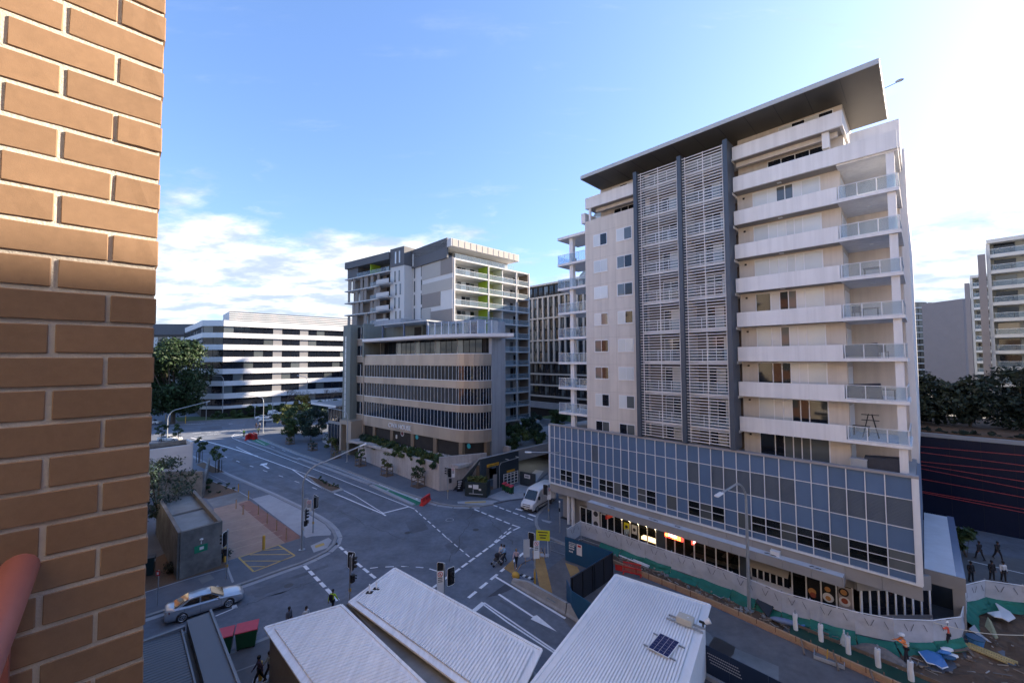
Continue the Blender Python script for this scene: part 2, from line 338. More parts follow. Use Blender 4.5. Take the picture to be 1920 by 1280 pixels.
# near side footpath below the camera
k4 = [(-45, 12)] + [(-18.57,27.42),(-16.83,29.04)] + [(0.97,25.89)] + [(12, 12), (34, -6)]
fp4 = slab('footpath', k4 + [(30, -30), (-40, -30)], mat('footpath_slabs', (0.115, 0.12, 0.13), 0.85, 0.14, 2.0, dirt=0.2))
kerbline(fp4, k4[::-1], 0.3)
for a_, b_ in ([(-17.3,25.7),(-15.1,27.22)], [(-15.9,26.68),(-15.11,27.34)]): dashes(fp4, [(a_, b_)], 0.12, 0.134, CONC2, 'path_joint')
# tower side footpath and corner
k5 = [(4.87,54.6),(3.88,52.73),(3.08,50.8),(2.78,49.36),(2.75,47.66),(3.04,46.07),(3.82,44.59),(5.44,42.92)]
fp5 = slab('footpath', k5[::-1] + [(9.24,71.57), (12.5, 75), FT.w(2, 60), FT.w(1.2, 36.4), FT.w(-26, 36.4)], FOOT)
kerbline(fp5, k5[::-1], 0.35); gutter(fp5, k5[::-1], 0.4, 0.7)
build(MB().sheet([(3.41,49.35),(4.67,48.64),(4.28,48.14),(3.51,48.83)], 0.136), 'kerb_ramp', CONC, fp5)
# plaza right of the tower
pl_ = slab('plaza', [FT.w(1.8, 49.6), FT.w(1.6, 46), FT.w(1.4, 60), FT.w(14, 66), FT.w(40, 50), FT.w(12, 46)], mat('plaza_paving', (0.13, 0.135, 0.14), 0.8, 0.14, 2.0, dirt=0.2), 0.10)
dashes(pl_, [((43.1,39.14), (45.38,36.76))], 0.14, 0.106, PAINT, 'paving_line')
# ------------------------------------------------------------------ paint on the road
mk = road
line(mk, [(-61.9,91.38),(-51.8,82.46),(-47.4,79.08),(-39.1,72.55)], 0.22)
line(mk, [(-80.81,102.4),(-73.71,97.95),(-63.74,91.19),(-51.4,82.35)], 0.3, 0.0085)
line(mk, [(-39.1,72.55),(-34.88,67.99),(-31.67,64.64),(-26.67,60.08),(-23.61,57.65),(-19.15,53.92),(-16.36,51.64),(-15.77,51.02)], 0.2)
line(mk, [(-38.9,72.47),(-32.15,67.16),(-25.4,61.13),(-22.15,58.11),(-18.44,54.08),(-16.36,51.87)], 0.13, 0.0075)
dashes(mk, [((-16.41,51.79), (-13.68,54.06))], 0.28, 0.007, PAINT, 'stop_line')
line(mk, [(-69.77,101.62),(-57.24,91.05),(-42.84,79.01),(-30.44,68.46),(-20.44,59.85),(-13.68,54.06),(-12.71,53.22)], 0.14)
line(mk, [(-65.44,97.77),(-69.51,101.41),(-71.54,103.81),(-72.87,106.83),(-73.12,109.45),(-72.51,113.33)], 0.14)
dashes(mk, list(zip([(-43.95,72.02),(-39.28,68.73),(-34.88,65.54),(-30.47,62.3)], [(-42.58,71.04),(-38.09,67.91),(-33.67,64.67),(-29.38,61.51)])), 0.13)
dashes(mk, list(zip([(-63.15,85.72),(-57.89,82.16),(-53.33,78.89),(-48.29,75.1)], [(-61.59,84.53),(-56.89,81.36),(-51.95,77.77),(-47.13,74.33)])), 0.16)
dashes(mk, list(zip([(-54.33,91.84),(-49.85,88.22),(-45.34,84.67),(-40.65,80.82),(-36.52,77.57),(-32.23,73.76),(-28.35,70.53),(-24.54,67.18),(-21.38,64.62)], [(-52.67,90.36),(-48.33,86.86),(-43.82,83.32),(-39.43,79.77),(-35.28,76.43),(-31.17,72.96),(-27.24,69.52),(-23.6,66.39),(-20.74,64.01)])), 0.10)
for q in ([(-46.81,75.61),(-47.01,76.62),(-46.22,77.12),(-45.46,75.59),(-45.99,75.6),(-43.54,73.32),(-43.73,73.01),(-46.01,75.19)],): build(MB().sheet(q, 0.008), 'turn_arrow', PAINT, mk)
# separated bike lane
line(mk, [(-67.77,102.3),(-61.7,96.01),(-54.01,90.04),(-45.63,82.98)] + [(-53.67,89.44),(-44.13,81.36),(-41.25,78.98)], 0.5, 0.09, CONC, 'bike_lane_kerb')
for q in ([(-42.1,80.37),(-31.37,71.46)], [(-31.2,71.31),(-22.32,63.74)], [(-21.84,63.15),(-13.18,54.57)]):
    build(MB().bar((*q[0], 0.06), (*q[1], 0.06), 0.55, 0.12), 'bike_lane_kerb', CONC, mk)
build(MB().sheet([(-21.4,63.43),(-20.47,64.48),(-11.82,57.74),(-12.27,54.99),(-13.06,54.35)], 0.006), 'green_lane', GREEN, mk)
build(MB().sheet([(-64.13,99.49),(-63.8,101.47),(-55.89,94.27),(-56.04,92.32)], 0.006), 'green_lane', GREEN, mk)
dashes(mk, [((-20.79,63.77), (-12.55,55.88)), ((-62.06,98.74), (-56.76,93.49))], 0.11, 0.010, PAINT, 'lane_line')
dashes(mk, list(zip([(-19.86,63.41),(-18.43,62.25),(-13.52,57.28),(-13.17,57.51),(-18.85,60.51)], [(-19.24,63.17),(-17.61,61.57),(-13.2,56.95),(-12.82,57.22),(-18.31,60.71)])), 0.22, 0.010, PAINT, 'bike_symbol')
# planted island
isl = [(-35.21,69.08),(-33.51,67.97),(-30.89,66.11),(-28.49,64.12),(-25.41,61.35),(-25.06,60.8),(-25.98,59.35),(-28.03,61.16),(-31.12,64.27)]
io_ = struct(build(MB().prism(isl, -0.05, 0.10), 'traffic_island', KERB))
cx_ = sum(p[0] for p in isl) / len(isl); cy_ = sum(p[1] for p in isl) / len(isl)
build(MB().sheet([(cx_ + (x - cx_) * 0.82, cy_ + (y - cy_) * 0.82) for x, y in isl], 0.106), 'soil', DIRT, io_)
# crossing lines around the junction
def dl(a, b, n, wd=0.16, fr_=0.6): dashes(mk, along(a, b, n, fr_), wd)
dl((-19.64,38.89), (-13.82,33.08), 6, 0.30, 0.72); dl((-18.86,43.68), (-16.11,40.79), 3, 0.26, 0.7); dl((-14.83,39.3), (-11.96,36.43), 3, 0.26, 0.75)
dl((-12.55,52.89), (-6.29,43.41), 8, 0.14, 0.62); dl((-7.59,45.3), (-3.99,40.06), 5, 0.12, 0.62)
dl((-5.92,54), (-0.09,48.09), 6, 0.22, 0.72); dl((-2.65,54.56), (2.7,49.18), 6, 0.22, 0.72)
line(mk, [(-0.09,48.09),(0.8,47.36),(0.04,46.57)], 0.22)
dl((-0.22,46.26), (-5.5,37.25), 9, 0.26, 0.78); dl((-0.2,47.3), (-2.17,43.26), 4, 0.14, 0.6)
dl((-5.55,37.3), (-6.84,35.03), 2, 0.26, 0.9)
dl((3.58,45.28), (-3.91,33.19), 9, 0.28, 0.66)
dashes(mk, list(zip([(-10.09,38.72),(-9.06,38.56),(-7.74,38.24)], [(-9.74,38.65),(-8.33,38.43),(-6.97,37.82)])), 0.13); dashes(mk, list(zip([(-13.27,38.37),(-11.92,38.6),(-10.47,38.69)], [(-12.6,38.54),(-11.16,38.66),(-9.73,38.65)])), 0.13)
line(mk, [(-1.64,36.88),(1.12,33.95),(3.89,30.99)], 0.2); line(mk, [(-2.31,32.99),(-0.21,30.79),(2.82,27.59)], 0.14); line(mk, [(-2.36,32.76),(-0.38,30.55),(2.72,27.44)], 0.14)
dashes(mk, [((-2.34,32.99), (-3.08,31.84))], 0.4, 0.0085, PAINT, 'stop_line'); dashes(mk, [((0.39,53.18), (1.25,52.56)), ((1.95,51.38), (3.08,50.36))], 0.35, 0.007, PAINT, 'stop_line')
build(MB().sheet([(-1.26,34.07),(-1.11,34.2),(1.53,31.28),(1.8,31.39),(3.09,29.54),(1.3,30.92),(1.45,31.13)], 0.008), 'straight_arrow', PAINT, mk)
build(MB().sheet([(-22.24,32.75),(-21.94,32.89),(-21.56,32.46),(-21.89,32.32)], 0.008), 'straight_arrow', PAINT, mk); line(mk, [(-22.54,31.44),(-21.63,32.57)], 0.12)
def ring(par, c, r0, r1, z, m, name):
    mb = MB(); n = 20
    for i in range(n):
        a, b = 2 * math.pi * i / n, 2 * math.pi * (i + 1) / n
        mb.add([(r0 * math.cos(a), r0 * math.sin(a), 0), (r1 * math.cos(a), r1 * math.sin(a), 0), (r1 * math.cos(b), r1 * math.sin(b), 0), (r0 * math.cos(b), r0 * math.sin(b), 0)], [(0, 1, 2, 3)])
    return build(mb, name, m, par, loc=(c[0], c[1], z))
ring(mk, (-7.61,49.62), 0.42, 0.5, 0.008, CONC, 'manhole_ring')
line(mk, [(-106.03,122.5),(-101.15,123.18),(-94.71,125.35)], 0.35, 0.008); line(mk, [(-106.29,119.63),(-104.6,120.62)], 0.3)
dashes(mk, list(zip([(-84.89,108.14),(-82.61,109.68),(-80.64,110.17),(-79.86,111.8)], [(-83.38,109.16),(-81.55,110.08),(-80.01,110.92),(-78.81,112.57)])), 0.2); dashes(mk, list(zip([(-81.28,104.03),(-79.65,106.27),(-78.26,106.95)], [(-80.1,105.88),(-78.57,106.85),(-77.47,108.49)])), 0.2)
dashes(mk, [((-86.53,124.15), (-85.8,124.69)), ((-71.6,104.3), (-70.75,106.78)), ((-69.89,102.35), (-69.06,104.24))], 0.4)
# repairs, cracks and tyre-darkened strips
OILY = mat('oily_asphalt', (0.105, 0.118, 0.142), 0.75, 0.25, 1.6, dirt=0.25); TYRE = mat('tyre_darkened_asphalt', (0.122, 0.140, 0.170), 0.8, 0.22, 0.9, dirt=0.35)
for q in ([(-7.54,52.46),(-4.82,53.65),(-3.27,50.87),(-5.99,49.45)], [(-7.16,43.04),(-5.75,44.4),(-4.66,42.49),(-6.12,41.01)], [(-26.46,56.74),(-23.04,54.04),(-23.05,52.02),(-26.45,54.72)], [(-12.79,48.98),(-11.08,50.02),(-9.6,46.96),(-11.29,45.74)], [(-22.08,34.74),(-20.14,36.25),(-19.27,35.38),(-21.01,33.78)], [(-90.08,117.34),(-86.03,120.39),(-82.18,115.32),(-85.96,112.51)], [(-55.61,81.43),(-48.64,76.04),(-47.12,73.01),(-53.9,78.44)]): build(MB().sheet(q, 0.0035), 'asphalt_patch', OILY, mk)
for q in ([(-43.71,74.74),(-36.22,68.69),(-26.72,60.19),(-17.99,52.75),(-18.01,51.96),(-26.6,59.16),(-35.89,67.34),(-43.19,73.15)], [(-40.71,66.77),(-33.48,61.89),(-27.57,57.69),(-18.23,49.38),(-18.24,48.69),(-27.32,56.52),(-33.08,60.54),(-40.11,65.19)], [(-37.9,74.65),(-26.78,65.3),(-17.05,57.09),(-16.9,56.07),(-26.65,64.09),(-37.51,73.06)], [(-22.35,34.58),(-18.95,37.72),(-17.55,39.11),(-17.26,38.7),(-18.6,37.25),(-21.99,34.18)], [(-0.97,33.45),(0.68,31.78),(2.71,29.64),(2.6,29.39),(0.58,31.5),(-1.11,33.14)]): build(MB().sheet(q, 0.0025), 'wheel_track', TYRE, mk)
crk = random.Random(5); CRK = mat('crack_sealant', (0.022, 0.024, 0.028), 0.6, 0.1, 5)
for a_, b_ in (((-5.16,52.44), (-5.91,39.61)), ((-22.33,52.41), (-12.01,44.58)), ((-21.13,32.6), (-17.21,36.23)), ((-92.83,115.59), (-82.05,117.75)), ((-59.42,84.71), (-33.11,64.11)), ((-3.27,50.87), (-0.09,42.97))):
    pts = []; 
    for i in range(15): t_ = i / 14; pts.append((a_[0] + (b_[0] - a_[0]) * t_ + crk.uniform(-.3, .3), a_[1] + (b_[1] - a_[1]) * t_ + crk.uniform(-.3, .3)))
    line(mk, pts, 0.05, 0.0055, CRK, 'crack')
for c_ in ((-11.76,46.05), (-4.2,46.77), (-19.27,35.55), (-84.48,115.38)): build(MB().disc((0, 0, 0), (0, 0, 1), 0.36, 18, 0.004), 'manhole_cover', mat('cast_iron', (0.055, 0.058, 0.062), 0.6, 0.2, 8), mk, loc=(c_[0], c_[1], 0.004))
# patches, works ground
build(MB().sheet([(-1.23,34.02),(0.37,35.2),(-0.53,35.83),(-2.12,33.7)], 0.004), 'asphalt_patch', ASPH2, mk)
build(MB().sheet([FT.w(-24.5, 26.5), FT.w(-25.2, 31.5), FT.w(-24.6, 33.9), FT.w(6, 33.0), FT.w(14, 28), FT.w(14, 20), FT.w(-14, 22)], 0.003), 'asphalt_patch', ASPH3, mk)
build(MB().sheet([(13.39,30.02),(13.82,29.31),(13.82,28.71),(13.33,28.31),(12.57,27.08),(13.58,26.64),(14.82,27.82),(16.64,26.2),(15.31,24.18),(13.71,24.91),(11.98,27.68)], 0.007), 'concrete_patch', CONC2, mk)
build(MB().sheet([(14,28.96),(14.42,28.54),(14.86,27.9),(14.42,27.29),(13.63,26.64),(13.07,26.78),(12.68,27.53)], 0.0105), 'wet_patch', mat('wet_asphalt', (0.045, 0.042, 0.042), 0.3, 0.2, 2.0), mk)
# dug-up ground of the works, a bumpy sheet of earth
def bumpy(name, pts, m, z, amp, step=0.35, sc=0.9):
    xs = [p[0] for p in pts]; ys = [p[1] for p in pts]; b = bmesh.new()
    vs = [b.verts.new((x, y, 0)) for x, y in pts]; b.faces.new(vs); bmesh.ops.triangulate(b, faces=b.faces)
    for ax, lo, hi in ((0, min(xs), max(xs)), (1, min(ys), max(ys))):
        k = lo + step
        while k < hi:
            no = (1, 0, 0) if ax == 0 else (0, 1, 0); co = (k, 0, 0) if ax == 0 else (0, k, 0)
            bmesh.ops.bisect_plane(b, geom=b.verts[:] + b.edges[:] + b.faces[:], plane_co=co, plane_no=no); k += step
    for v in b.verts:
        v.co.z = z + amp * noise.noise(Vector((v.co.x * sc, v.co.y * sc, 3.3))) + amp * 0.4 * noise.noise(Vector((v.co.x * sc * 3, v.co.y * sc * 3, 8.3)))
    bmesh.ops.recalc_face_normals(b, faces=b.faces)
    me = bpy.data.meshes.new(name); b.to_mesh(me); b.free(); me.materials.append(m)
    return link(name, me)
struct(bumpy('dirt_ground', [FT.w(*p) for p in ((-24.6, 34.1), (-7.6, 33.9), (-7.6, 36.9), (-23, 36.7))], DIRT, 0.14, 0.16))
struct(bumpy('dirt_ground', [FT.w(*p) for p in ((-7.5, 34.6), (-1.2, 34.5), (2, 33), (10, 30), (16, 36), (6, 50), (1.8, 47), (1.4, 40.5), (-2, 37.4), (-7.5, 36.9))], DIRT, 0.14, 0.24, 0.4))
# ------------------------------------------------------------------ materials of the buildings
RENDER = mat('cream_render', (0.64, 0.595, 0.545), 0.85, 0.05, 0.7, dirt=0.07, bump=0.05, ws=0.10)
RENDERW = mat('pale_render', (0.77, 0.765, 0.765), 0.85, 0.04, 0.7, dirt=0.05, ws=0.09)
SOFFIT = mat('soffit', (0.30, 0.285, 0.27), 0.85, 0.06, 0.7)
NAVY = mat('navy_steel', (0.055, 0.075, 0.105), 0.45, 0.06, 1.0)
SPAN = mat('blue_grey_panel', (0.105, 0.172, 0.295), 0.22, 0.06, 0.8, spec=0.5, objvar=0.08)
LOUV = mat('blue_grey_louvre', (0.13, 0.172, 0.24), 0.5, 0.06, 0.8)
WFRAME = mat('white_aluminium', (0.70, 0.73, 0.77), 0.4, 0.04, 1.0)
SLAT = mat('white_louvre', (0.78, 0.78, 0.80), 0.5, 0.05, 1.0)
GLASS = mat('window_glass', (0.010, 0.013, 0.020), 0.04, 0.2, 0.5, spec=0.5)
GLASSB = mat('window_glass_blind', (0.60, 0.64, 0.65), 0.12, 0.05, 0.5, spec=0.5, objvar=0.10)
GLASSG = mat('window_glass_grey', (0.10, 0.115, 0.12), 0.06, 0.1, 0.5, spec=0.8, objvar=0.2)
BALU = mat('balustrade_glass', (0.40, 0.47, 0.52), 0.03, 0.03, 1.0, spec=0.7, tr=0.80)
TINT = mat('tinted_glass', (0.02, 0.022, 0.022), 0.04, 0.03, 1.0, spec=0.8, tr=0.6)
GREYW = mat('grey_beam', (0.30, 0.30, 0.305), 0.8, 0.08, 0.8, dirt=0.12)
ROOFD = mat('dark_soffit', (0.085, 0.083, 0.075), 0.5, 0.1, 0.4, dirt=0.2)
ROOFE = mat('roof_edge', (0.42, 0.45, 0.47), 0.5, 0.05, 0.8)
DARK = mat('dark_interior', (0.025, 0.022, 0.020), 0.9, 0.4, 0.8)
DARK2 = mat('dim_room', (0.14, 0.115, 0.085), 0.9, 0.08, 0.8)
# ------------------------------------------------------------------ the tall apartment tower with its podium
t = Bld('apartment_tower', 'tall cream apartment tower with two columns of white louvres on a blue glazed podium', 'apartment building', FT, -16, 37.4)
Vp, Vw = 37.4, 38.2
t.box('podium_core', DARK, -31.5, -0.62, 38.6, 57, 4.9, 11.2)
t.box('podium_core', DARK2, -31.5, -0.62, 38.1, 38.6, 6.6, 11.2)
t.box('podium_floor', DARK2, -31.5, -0.62, 37.55, 38.6, 4.72, 5.2)
cols = [-31.62, -30.92, -30.11, -29.27] + [-29.27 + 0.89 * i for i in range(1, 11)]
for x in (-19.42, -18.42, -17.40, -16.38, -15.36, -14.34, -13.32, -12.30, -11.28, -10.26, -9.24, -8.22, -7.20, -6.18, -5.16, -4.14, -3.12, -2.10, -1.10): cols.append(x)
cols.append(-0.62)
cols = cols[:-2] + [-0.78]
rows = [4.72, 5.25, 6.53, 8.11, 9.99, 11.44]
nC = len(cols) - 1
def win_cols(): return set(list(range(2, 4)) + [5, 6] + [8, 9, 10, 11] + [13, 14] + [16, 18, 19, 20] + [22, 23, 24, 25, 26, 27] + [nC - 4, nC - 3, nC - 2, nC - 1])
WC = win_cols(); LC = {18, 20, 21, 22, 23, 24, 25, nC - 4, nC - 3, nC - 2, nC - 1, 7}
for i in range(nC):
    a, b = cols[i] + 0.035, cols[i + 1] - 0.035
    for j in range(5):
        z0, z1 = rows[j] + 0.03, rows[j + 1] - 0.03
        if j == 3 and False: pass
        if j == 2 + 1 and i in LC:
            mb = MB(); k = z0
            while k < z1 - 0.05: mb.add([(a, 37.46, k), (b, 37.46, k), (b, 37.54, k + 0.075), (a, 37.54, k + 0.075)], [(0, 1, 2, 3)]); mb.box(a, b, 37.445, 37.46, k, k + 0.02); k += 0.095
            t.part(mb, 'louvre_panel', LOUV)
        elif j == 1 and i in WC:
            dk = i % 3 == 1
            t.box('window_pane', TINT if not dk else GLASSG, a, b, 37.47, 37.49, z0, z1)
            if not dk or i % 2: t.box('transom', WFRAME, a, b, 37.44, 37.47, z0 + 0.62, z0 + 0.66)
        elif j == 2 and i in (8, 9, 10, 11) and False: pass
        else: t.box('spandrel_panel', SPAN, a, b, 37.46, 37.50, z0, z1)
for i, x in enumerate(cols): t.box('mullion', WFRAME, x - 0.028, x + 0.028, 37.37, 37.46, 4.66, 11.44)
for z in rows[1:-1]: t.box('rail', WFRAME, -31.7, -0.7, 37.39, 37.46, z - 0.022, z + 0.022)
t.box('bottom_rail', WFRAME, -31.75, -0.5, 37.34, 37.5, 4.58, 4.72)
t.box('capping', mat('podium_capping', (0.30, 0.29, 0.30), 0.6, 0.06, 0.8), -31.8, -0.45, 37.3, 37.75, 11.44, 11.60)
t.box('corner_post', WFRAME, -31.78, -31.66, 37.33, 37.5, 4.66, 11.44); t.box('corner_post', WFRAME, -0.76, -0.46, 37.33, 37.62, 4.66, 11.44)
for i in range(12):
    mb = MB(); k = 4.8; v0 = 37.7 + i * 1.6
    while k < 11.2: mb.add([(-0.5, v0, k), (-0.5, v0 + 1.52, k), (-0.58, v0 + 1.52, k + 0.1), (-0.58, v0, k + 0.1)], [(0, 1, 2, 3)]); k += 0.12
    t.part(mb, 'side_louvre', LOUV)
t.box('side_wall', GREYW, -1.0, -0.6, 37.75, 57, 4.6, 11.5)
t.box('terrace_floor', GREYW, -31.5, -0.7, 37.75, 57, 11.2, 11.22)
for i in range(16): t.box('beam_panel', GREYW, -31.7 + i * 1.95, -31.7 + (i + 1) * 1.95 - 0.02, 37.5, 37.9, 3.62, 4.58)
t.box('podium_soffit', GREYW, -31.7, -0.6, 37.9, 45, 3.7, 4.5)
# main walls
ZB = [13.14 + 2.955 * k for k in range(-1, 8)]
t.box('wall', RENDER, -26.77, -20.35, Vw, 68, 11.2, 35.05)
for z in ZB[1:] : t.box('wall_joint', SOFFIT, -26.77, -20.4, Vw - 0.004, Vw, z - 0.35, z - 0.335)
for x in (-24.75, -22.9): t.box('wall_joint', SOFFIT, x, x + 0.015, Vw - 0.004, Vw, 11.3, 34.0)
def window(b, u0, u1, v, z0, z1, mats_, fm=WFRAME, n=2, name='window'):
    f = b.box(name, fm, u0, u1, v - 0.03, v + 0.02, z0 - 0.02, z1 + 0.02)
    wd = (u1 - u0 - 0.06 * (n + 1)) / n
    for i in range(n): b.sub(f, 'pane', mats_[i % len(mats_)], u0 + 0.06 + i * (wd + 0.06), u0 + 0.06 + i * (wd + 0.06) + wd, v - 0.04, v - 0.03, z0 + 0.05, z1 - 0.05)
    return f
for k, z in enumerate(ZB[:-1]):
    for c, (a, b) in enumerate(((-25.63, -23.88), (-22.70, -20.90))):
        m_ = [[GLASSB, GLASSB], [GLASSB, GLASSG], [GLASSG, GLASS], [GLASSB, GLASS]][(k * 3 + c * 2 + (k // 3)) % 4]
        if k == 0: m_ = [GLASS, GLASSG]
        window(t, a, b, Vw, z + 1.03, z + 2.33, m_)
        t.box('window_sill', RENDERW, a - 0.05, b + 0.05, Vw - 0.07, Vw, z + 0.95, z + 1.0)
# left balconies
t.box('left_wall', RENDER, -28.2, -26.8, 43.0, 68, 4.5, 34.0)
for k, z in enumerate(ZB[1:]):
    t.box('balcony_slab', RENDERW, -30.85, -26.78, Vw, 42.4, z - 0.36 if k < 7 else z - 0.1, z - 0.1 if k < 7 else z + 0.2)
    if k < 7:
        for p in range(4): t.box('glass_panel', BALU, -30.8 + p * 1.0, -30.8 + p * 1.0 + 0.94, Vw + 0.05, Vw + 0.065, z - 0.06, z + 0.92)
        for p in range(3): t.box('glass_panel', BALU, -30.8, -30.785, Vw + 0.1 + p * 1.3, Vw + 0.1 + p * 1.3 + 1.24, z - 0.06, z + 0.92)
        for p in range(5): t.box('railing_post', WFRAME, -30.83 + p, -30.80 + p, Vw + 0.04, Vw + 0.08, z - 0.1, z + 0.94)
        t.box('top_rail', WFRAME, -30.85, -26.8, Vw + 0.03, Vw + 0.09, z + 0.94, z + 0.98)
for k, z in enumerate(ZB[:-1]): t.box('balcony_column', RENDERW, -29.35, -28.85, 38.6, 39.1, z - 0.1 if k else 11.0, z + 2.595 if k < 7 else z + 2.855)
# louvred centre
t.box('recess_wall', mat('shaded_render', (0.13, 0.11, 0.095), 0.85, 0.05, 0.7), -20.3, -11.2, 40.6, 68, 11.2, 38.2)  # shade behind the louvres is put into this darker wall colour
for u in (-20.3, -15.75): 
    pass
t.box('cross_wall', RENDER, -15.62, -15.38, 38.3, 40.6, 11.2, 37.6)
for k, z in enumerate(ZB + [36.8]):
    t.box('balcony_slab', RENDERW, -20.3, -11.2, 38.25, 40.58, z - 0.22, z)
    for b0, b1 in ((-19.6, -15.8), (-15.3, -11.7)):
        for p in range(3):
            c_ = (b1 - b0) / 3; t.box('glass_panel', BALU, b0 + p * c_, b0 + p * c_ + c_ - 0.06, 38.3, 38.315, z + 0.06, z + 1.0)
        for p in range(4): t.box('railing_post', WFRAME, b0 + p * (b1 - b0) / 3 - 0.03, b0 + p * (b1 - b0) / 3, 38.28, 38.34, z, z + 1.02)
        t.box('top_rail', WFRAME, b0, b1, 38.27, 38.34, z + 1.02, z + 1.06)
        if k < 9: window(t, b0 + 0.9, b1 - 0.5, 40.58, z + 0.05, z + 2.3, [GLASSG, GLASS, GLASSB] if k % 2 else [GLASS, GLASSB, GLASSG], n=3, name='sliding_door')
for u in (-20.1, -15.62, -11.6): t.box('blade_fin', NAVY, u, u + 0.36, 37.15, 38.25 if u > -20 and u < -12 else 39.0, 11.62, 38.25)
for b0, b1 in ((-19.74, -15.62), (-15.26, -11.6)):
    z = 11.85
    while z < 38.0: t.box('louvre_slat', SLAT, b0, b1, 37.46, 37.52, z, z + 0.06); z += 0.266
    for f in (0.06, 0.5, 0.95): t.box('louvre_upright', SLAT, b0 + f * (b1 - b0) - 0.03, b0 + f * (b1 - b0) + 0.03, 37.58, 37.64, 11.7, 38.1)
# right hand flats
t.box('wall', RENDER, -11.2, -4.03, 39.5, 68, 11.2, 34.2)
t.box('side_wall', RENDER, -4.03, -0.85, 43.05, 68, 11.2, 36.0)
t.box('end_wall', RENDERW, -0.85, -0.45, 44.2, 68, 11.2, 35.9)
for k, z in enumerate(ZB):
    top = k == 8
    if k: 
        t.box('parapet', RENDERW, -11.15, -4.10 if not top else -0.75, Vw, Vw + 0.2, z, z + 1.22 if not top else z + 1.28)
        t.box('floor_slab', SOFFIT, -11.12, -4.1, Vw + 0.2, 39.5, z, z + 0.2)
        t.box('balcony_slab', RENDERW, -4.1, -0.72, Vw + (0.2 if top else 0), 43.3, z - (0.0 if not top else 0.12), z + 0.22)
        t.box('ceiling_light', WFRAME, -8.0, -7.7, 38.7, 39.0, z - 0.04, z)
        t.box('ceiling_light', WFRAME, -2.6, -2.3, 40.7, 41.0, z - 0.04, z)
    if k < 8:
        zz = z + (0.1 if k else 1.0)
        pat = [[GLASS, GLASS, GLASSG, GLASSG, GLASSG, GLASSG], [GLASSB, GLASSB, GLASSB, GLASS, GLASS, GLASS], [GLASS, GLASS, GLASS, GLASSB, GLASSB, GLASSB], [GLASSB, GLASSB, GLASSG, GLASSB, GLASSB, GLASSB], [GLASS, GLASSB, GLASS, GLASSG, GLASSB, GLASSB], [GLASSB] * 6, [GLASSB] * 6, [GLASSB, GLASSB, GLASSG, GLASSG, GLASSB, GLASSB]][k]
        f = t.box('window', WFRAME, -9.99, -5.22, 39.46, 39.52, z + (0.3 if k else 0.6), z + 2.85)
        xs = [-9.95, -8.85, -8.2, -7.59, -7.02, -6.45, -5.26]
        for i in range(6): t.sub(f, 'pane', pat[i], xs[i] + 0.03, xs[i + 1] - 0.05, 39.44, 39.46, z + (0.35 if k else 0.65), z + 2.78)
        t.box('column', RENDERW, -1.36, -0.92, 38.45, 38.9, z + 0.22 if k else 11.2, z + 2.955)
        t.box('wall_lamp', BLACK, -10.75, -10.6, 39.4, 39.5, z + 2.5, z + 2.65)
        t.box('sliding_door', WFRAME, -4.06, -4.0, 40.0, 42.6, z + 0.22 if k else 11.2, z + 2.5)
    if 0 < k < 8:
        us = [-4.0, -2.95, -1.9, -0.84]
        for i in range(3): t.box('glass_panel', BALU, us[i] + 0.04, us[i + 1] - 0.04, Vw + 0.06, Vw + 0.075, z + 0.30, z + 1.16)
        for u in us: t.box('railing_post', WFRAME, u - 0.025, u + 0.025, Vw + 0.04, Vw + 0.09, z + 0.22, z + 1.2)
        t.box('top_rail', WFRAME, -4.0, -0.82, Vw + 0.03, Vw + 0.1, z + 1.2, z + 1.24); t.box('bottom_rail', WFRAME, -4.0, -0.82, Vw + 0.04, Vw + 0.09, z + 0.25, z + 0.29)
        for p in range(3): t.box('glass_panel', BALU, -0.80, -0.785, Vw + 0.15 + p * 1.6, Vw + 0.15 + p * 1.6 + 1.52, z + 0.3, z + 1.16)
        t.box('top_rail', WFRAME, -0.83, -0.77, Vw + 0.1, 43.0, z + 1.2, z + 1.24)
# set-back upper floors
t.box('wall', RENDER, -11.2, -3.75, 40.0, 68, 34.2, 39.1); t.box('wall', RENDER, -26.0, -20.0, 40.3, 68, 35.0, 39.1); t.box('wall', RENDER, -20.0, -11.2, 40.8, 68, 38.1, 39.1)
t.box('parapet', RENDERW, -11.15, -3.6, Vw, Vw + 0.2, 36.62, 37.80); t.box('floor_slab', SOFFIT, -11.1, -3.62, Vw + 0.2, 40.0, 36.64, 36.86); t.box('beam', RENDER, -11.1, -4.0, 39.0, 39.3, 36.25, 36.64)
t.box('column', RENDERW, -4.9, -4.45, 38.5, 38.95, 35.4, 36.62)
t.box('side_parapet', RENDERW, -3.8, -3.6, 38.4, 44, 36.62, 37.8)
t.box('rear_parapet', RENDERW, -3.4, -0.62, 39.8, 40.05, 34.4, 36.5); t.box('end_parapet', RENDERW, -0.85, -0.62, 40.05, 50, 34.2, 36.5)
t.box('parapet', RENDERW, -26.70, -20.2, Vw, Vw + 0.2, 36.5, 37.76); t.box('floor_slab', SOFFIT, -26.65, -20.2, Vw + 0.2, 40.3, 36.52, 36.75); t.box('beam', RENDER, -25.8, -20.2, 39.0, 39.3, 36.15, 36.5)
t.box('column', RENDERW, -26.3, -26.05, 38.3, 38.5, 35.05, 36.5); t.box('side_parapet', RENDERW, -27.35, -26.8, 38.3, 45, 35.0, 36.15)
for u0, u1, v, z0, z1, n in ((-8.9, -4.9, 39.98, 35.2, 36.3, 4), (-8.0, -4.3, 39.98, 37.95, 38.95, 4), (-24.2, -20.6, 40.28, 35.3, 36.35, 4), (-24.4, -20.6, 40.28, 37.9, 38.9, 4)): window(t, u0, u1, v, z0, z1, [GLASSB, GLASS] if z0 > 37 else [GLASS], n=n)
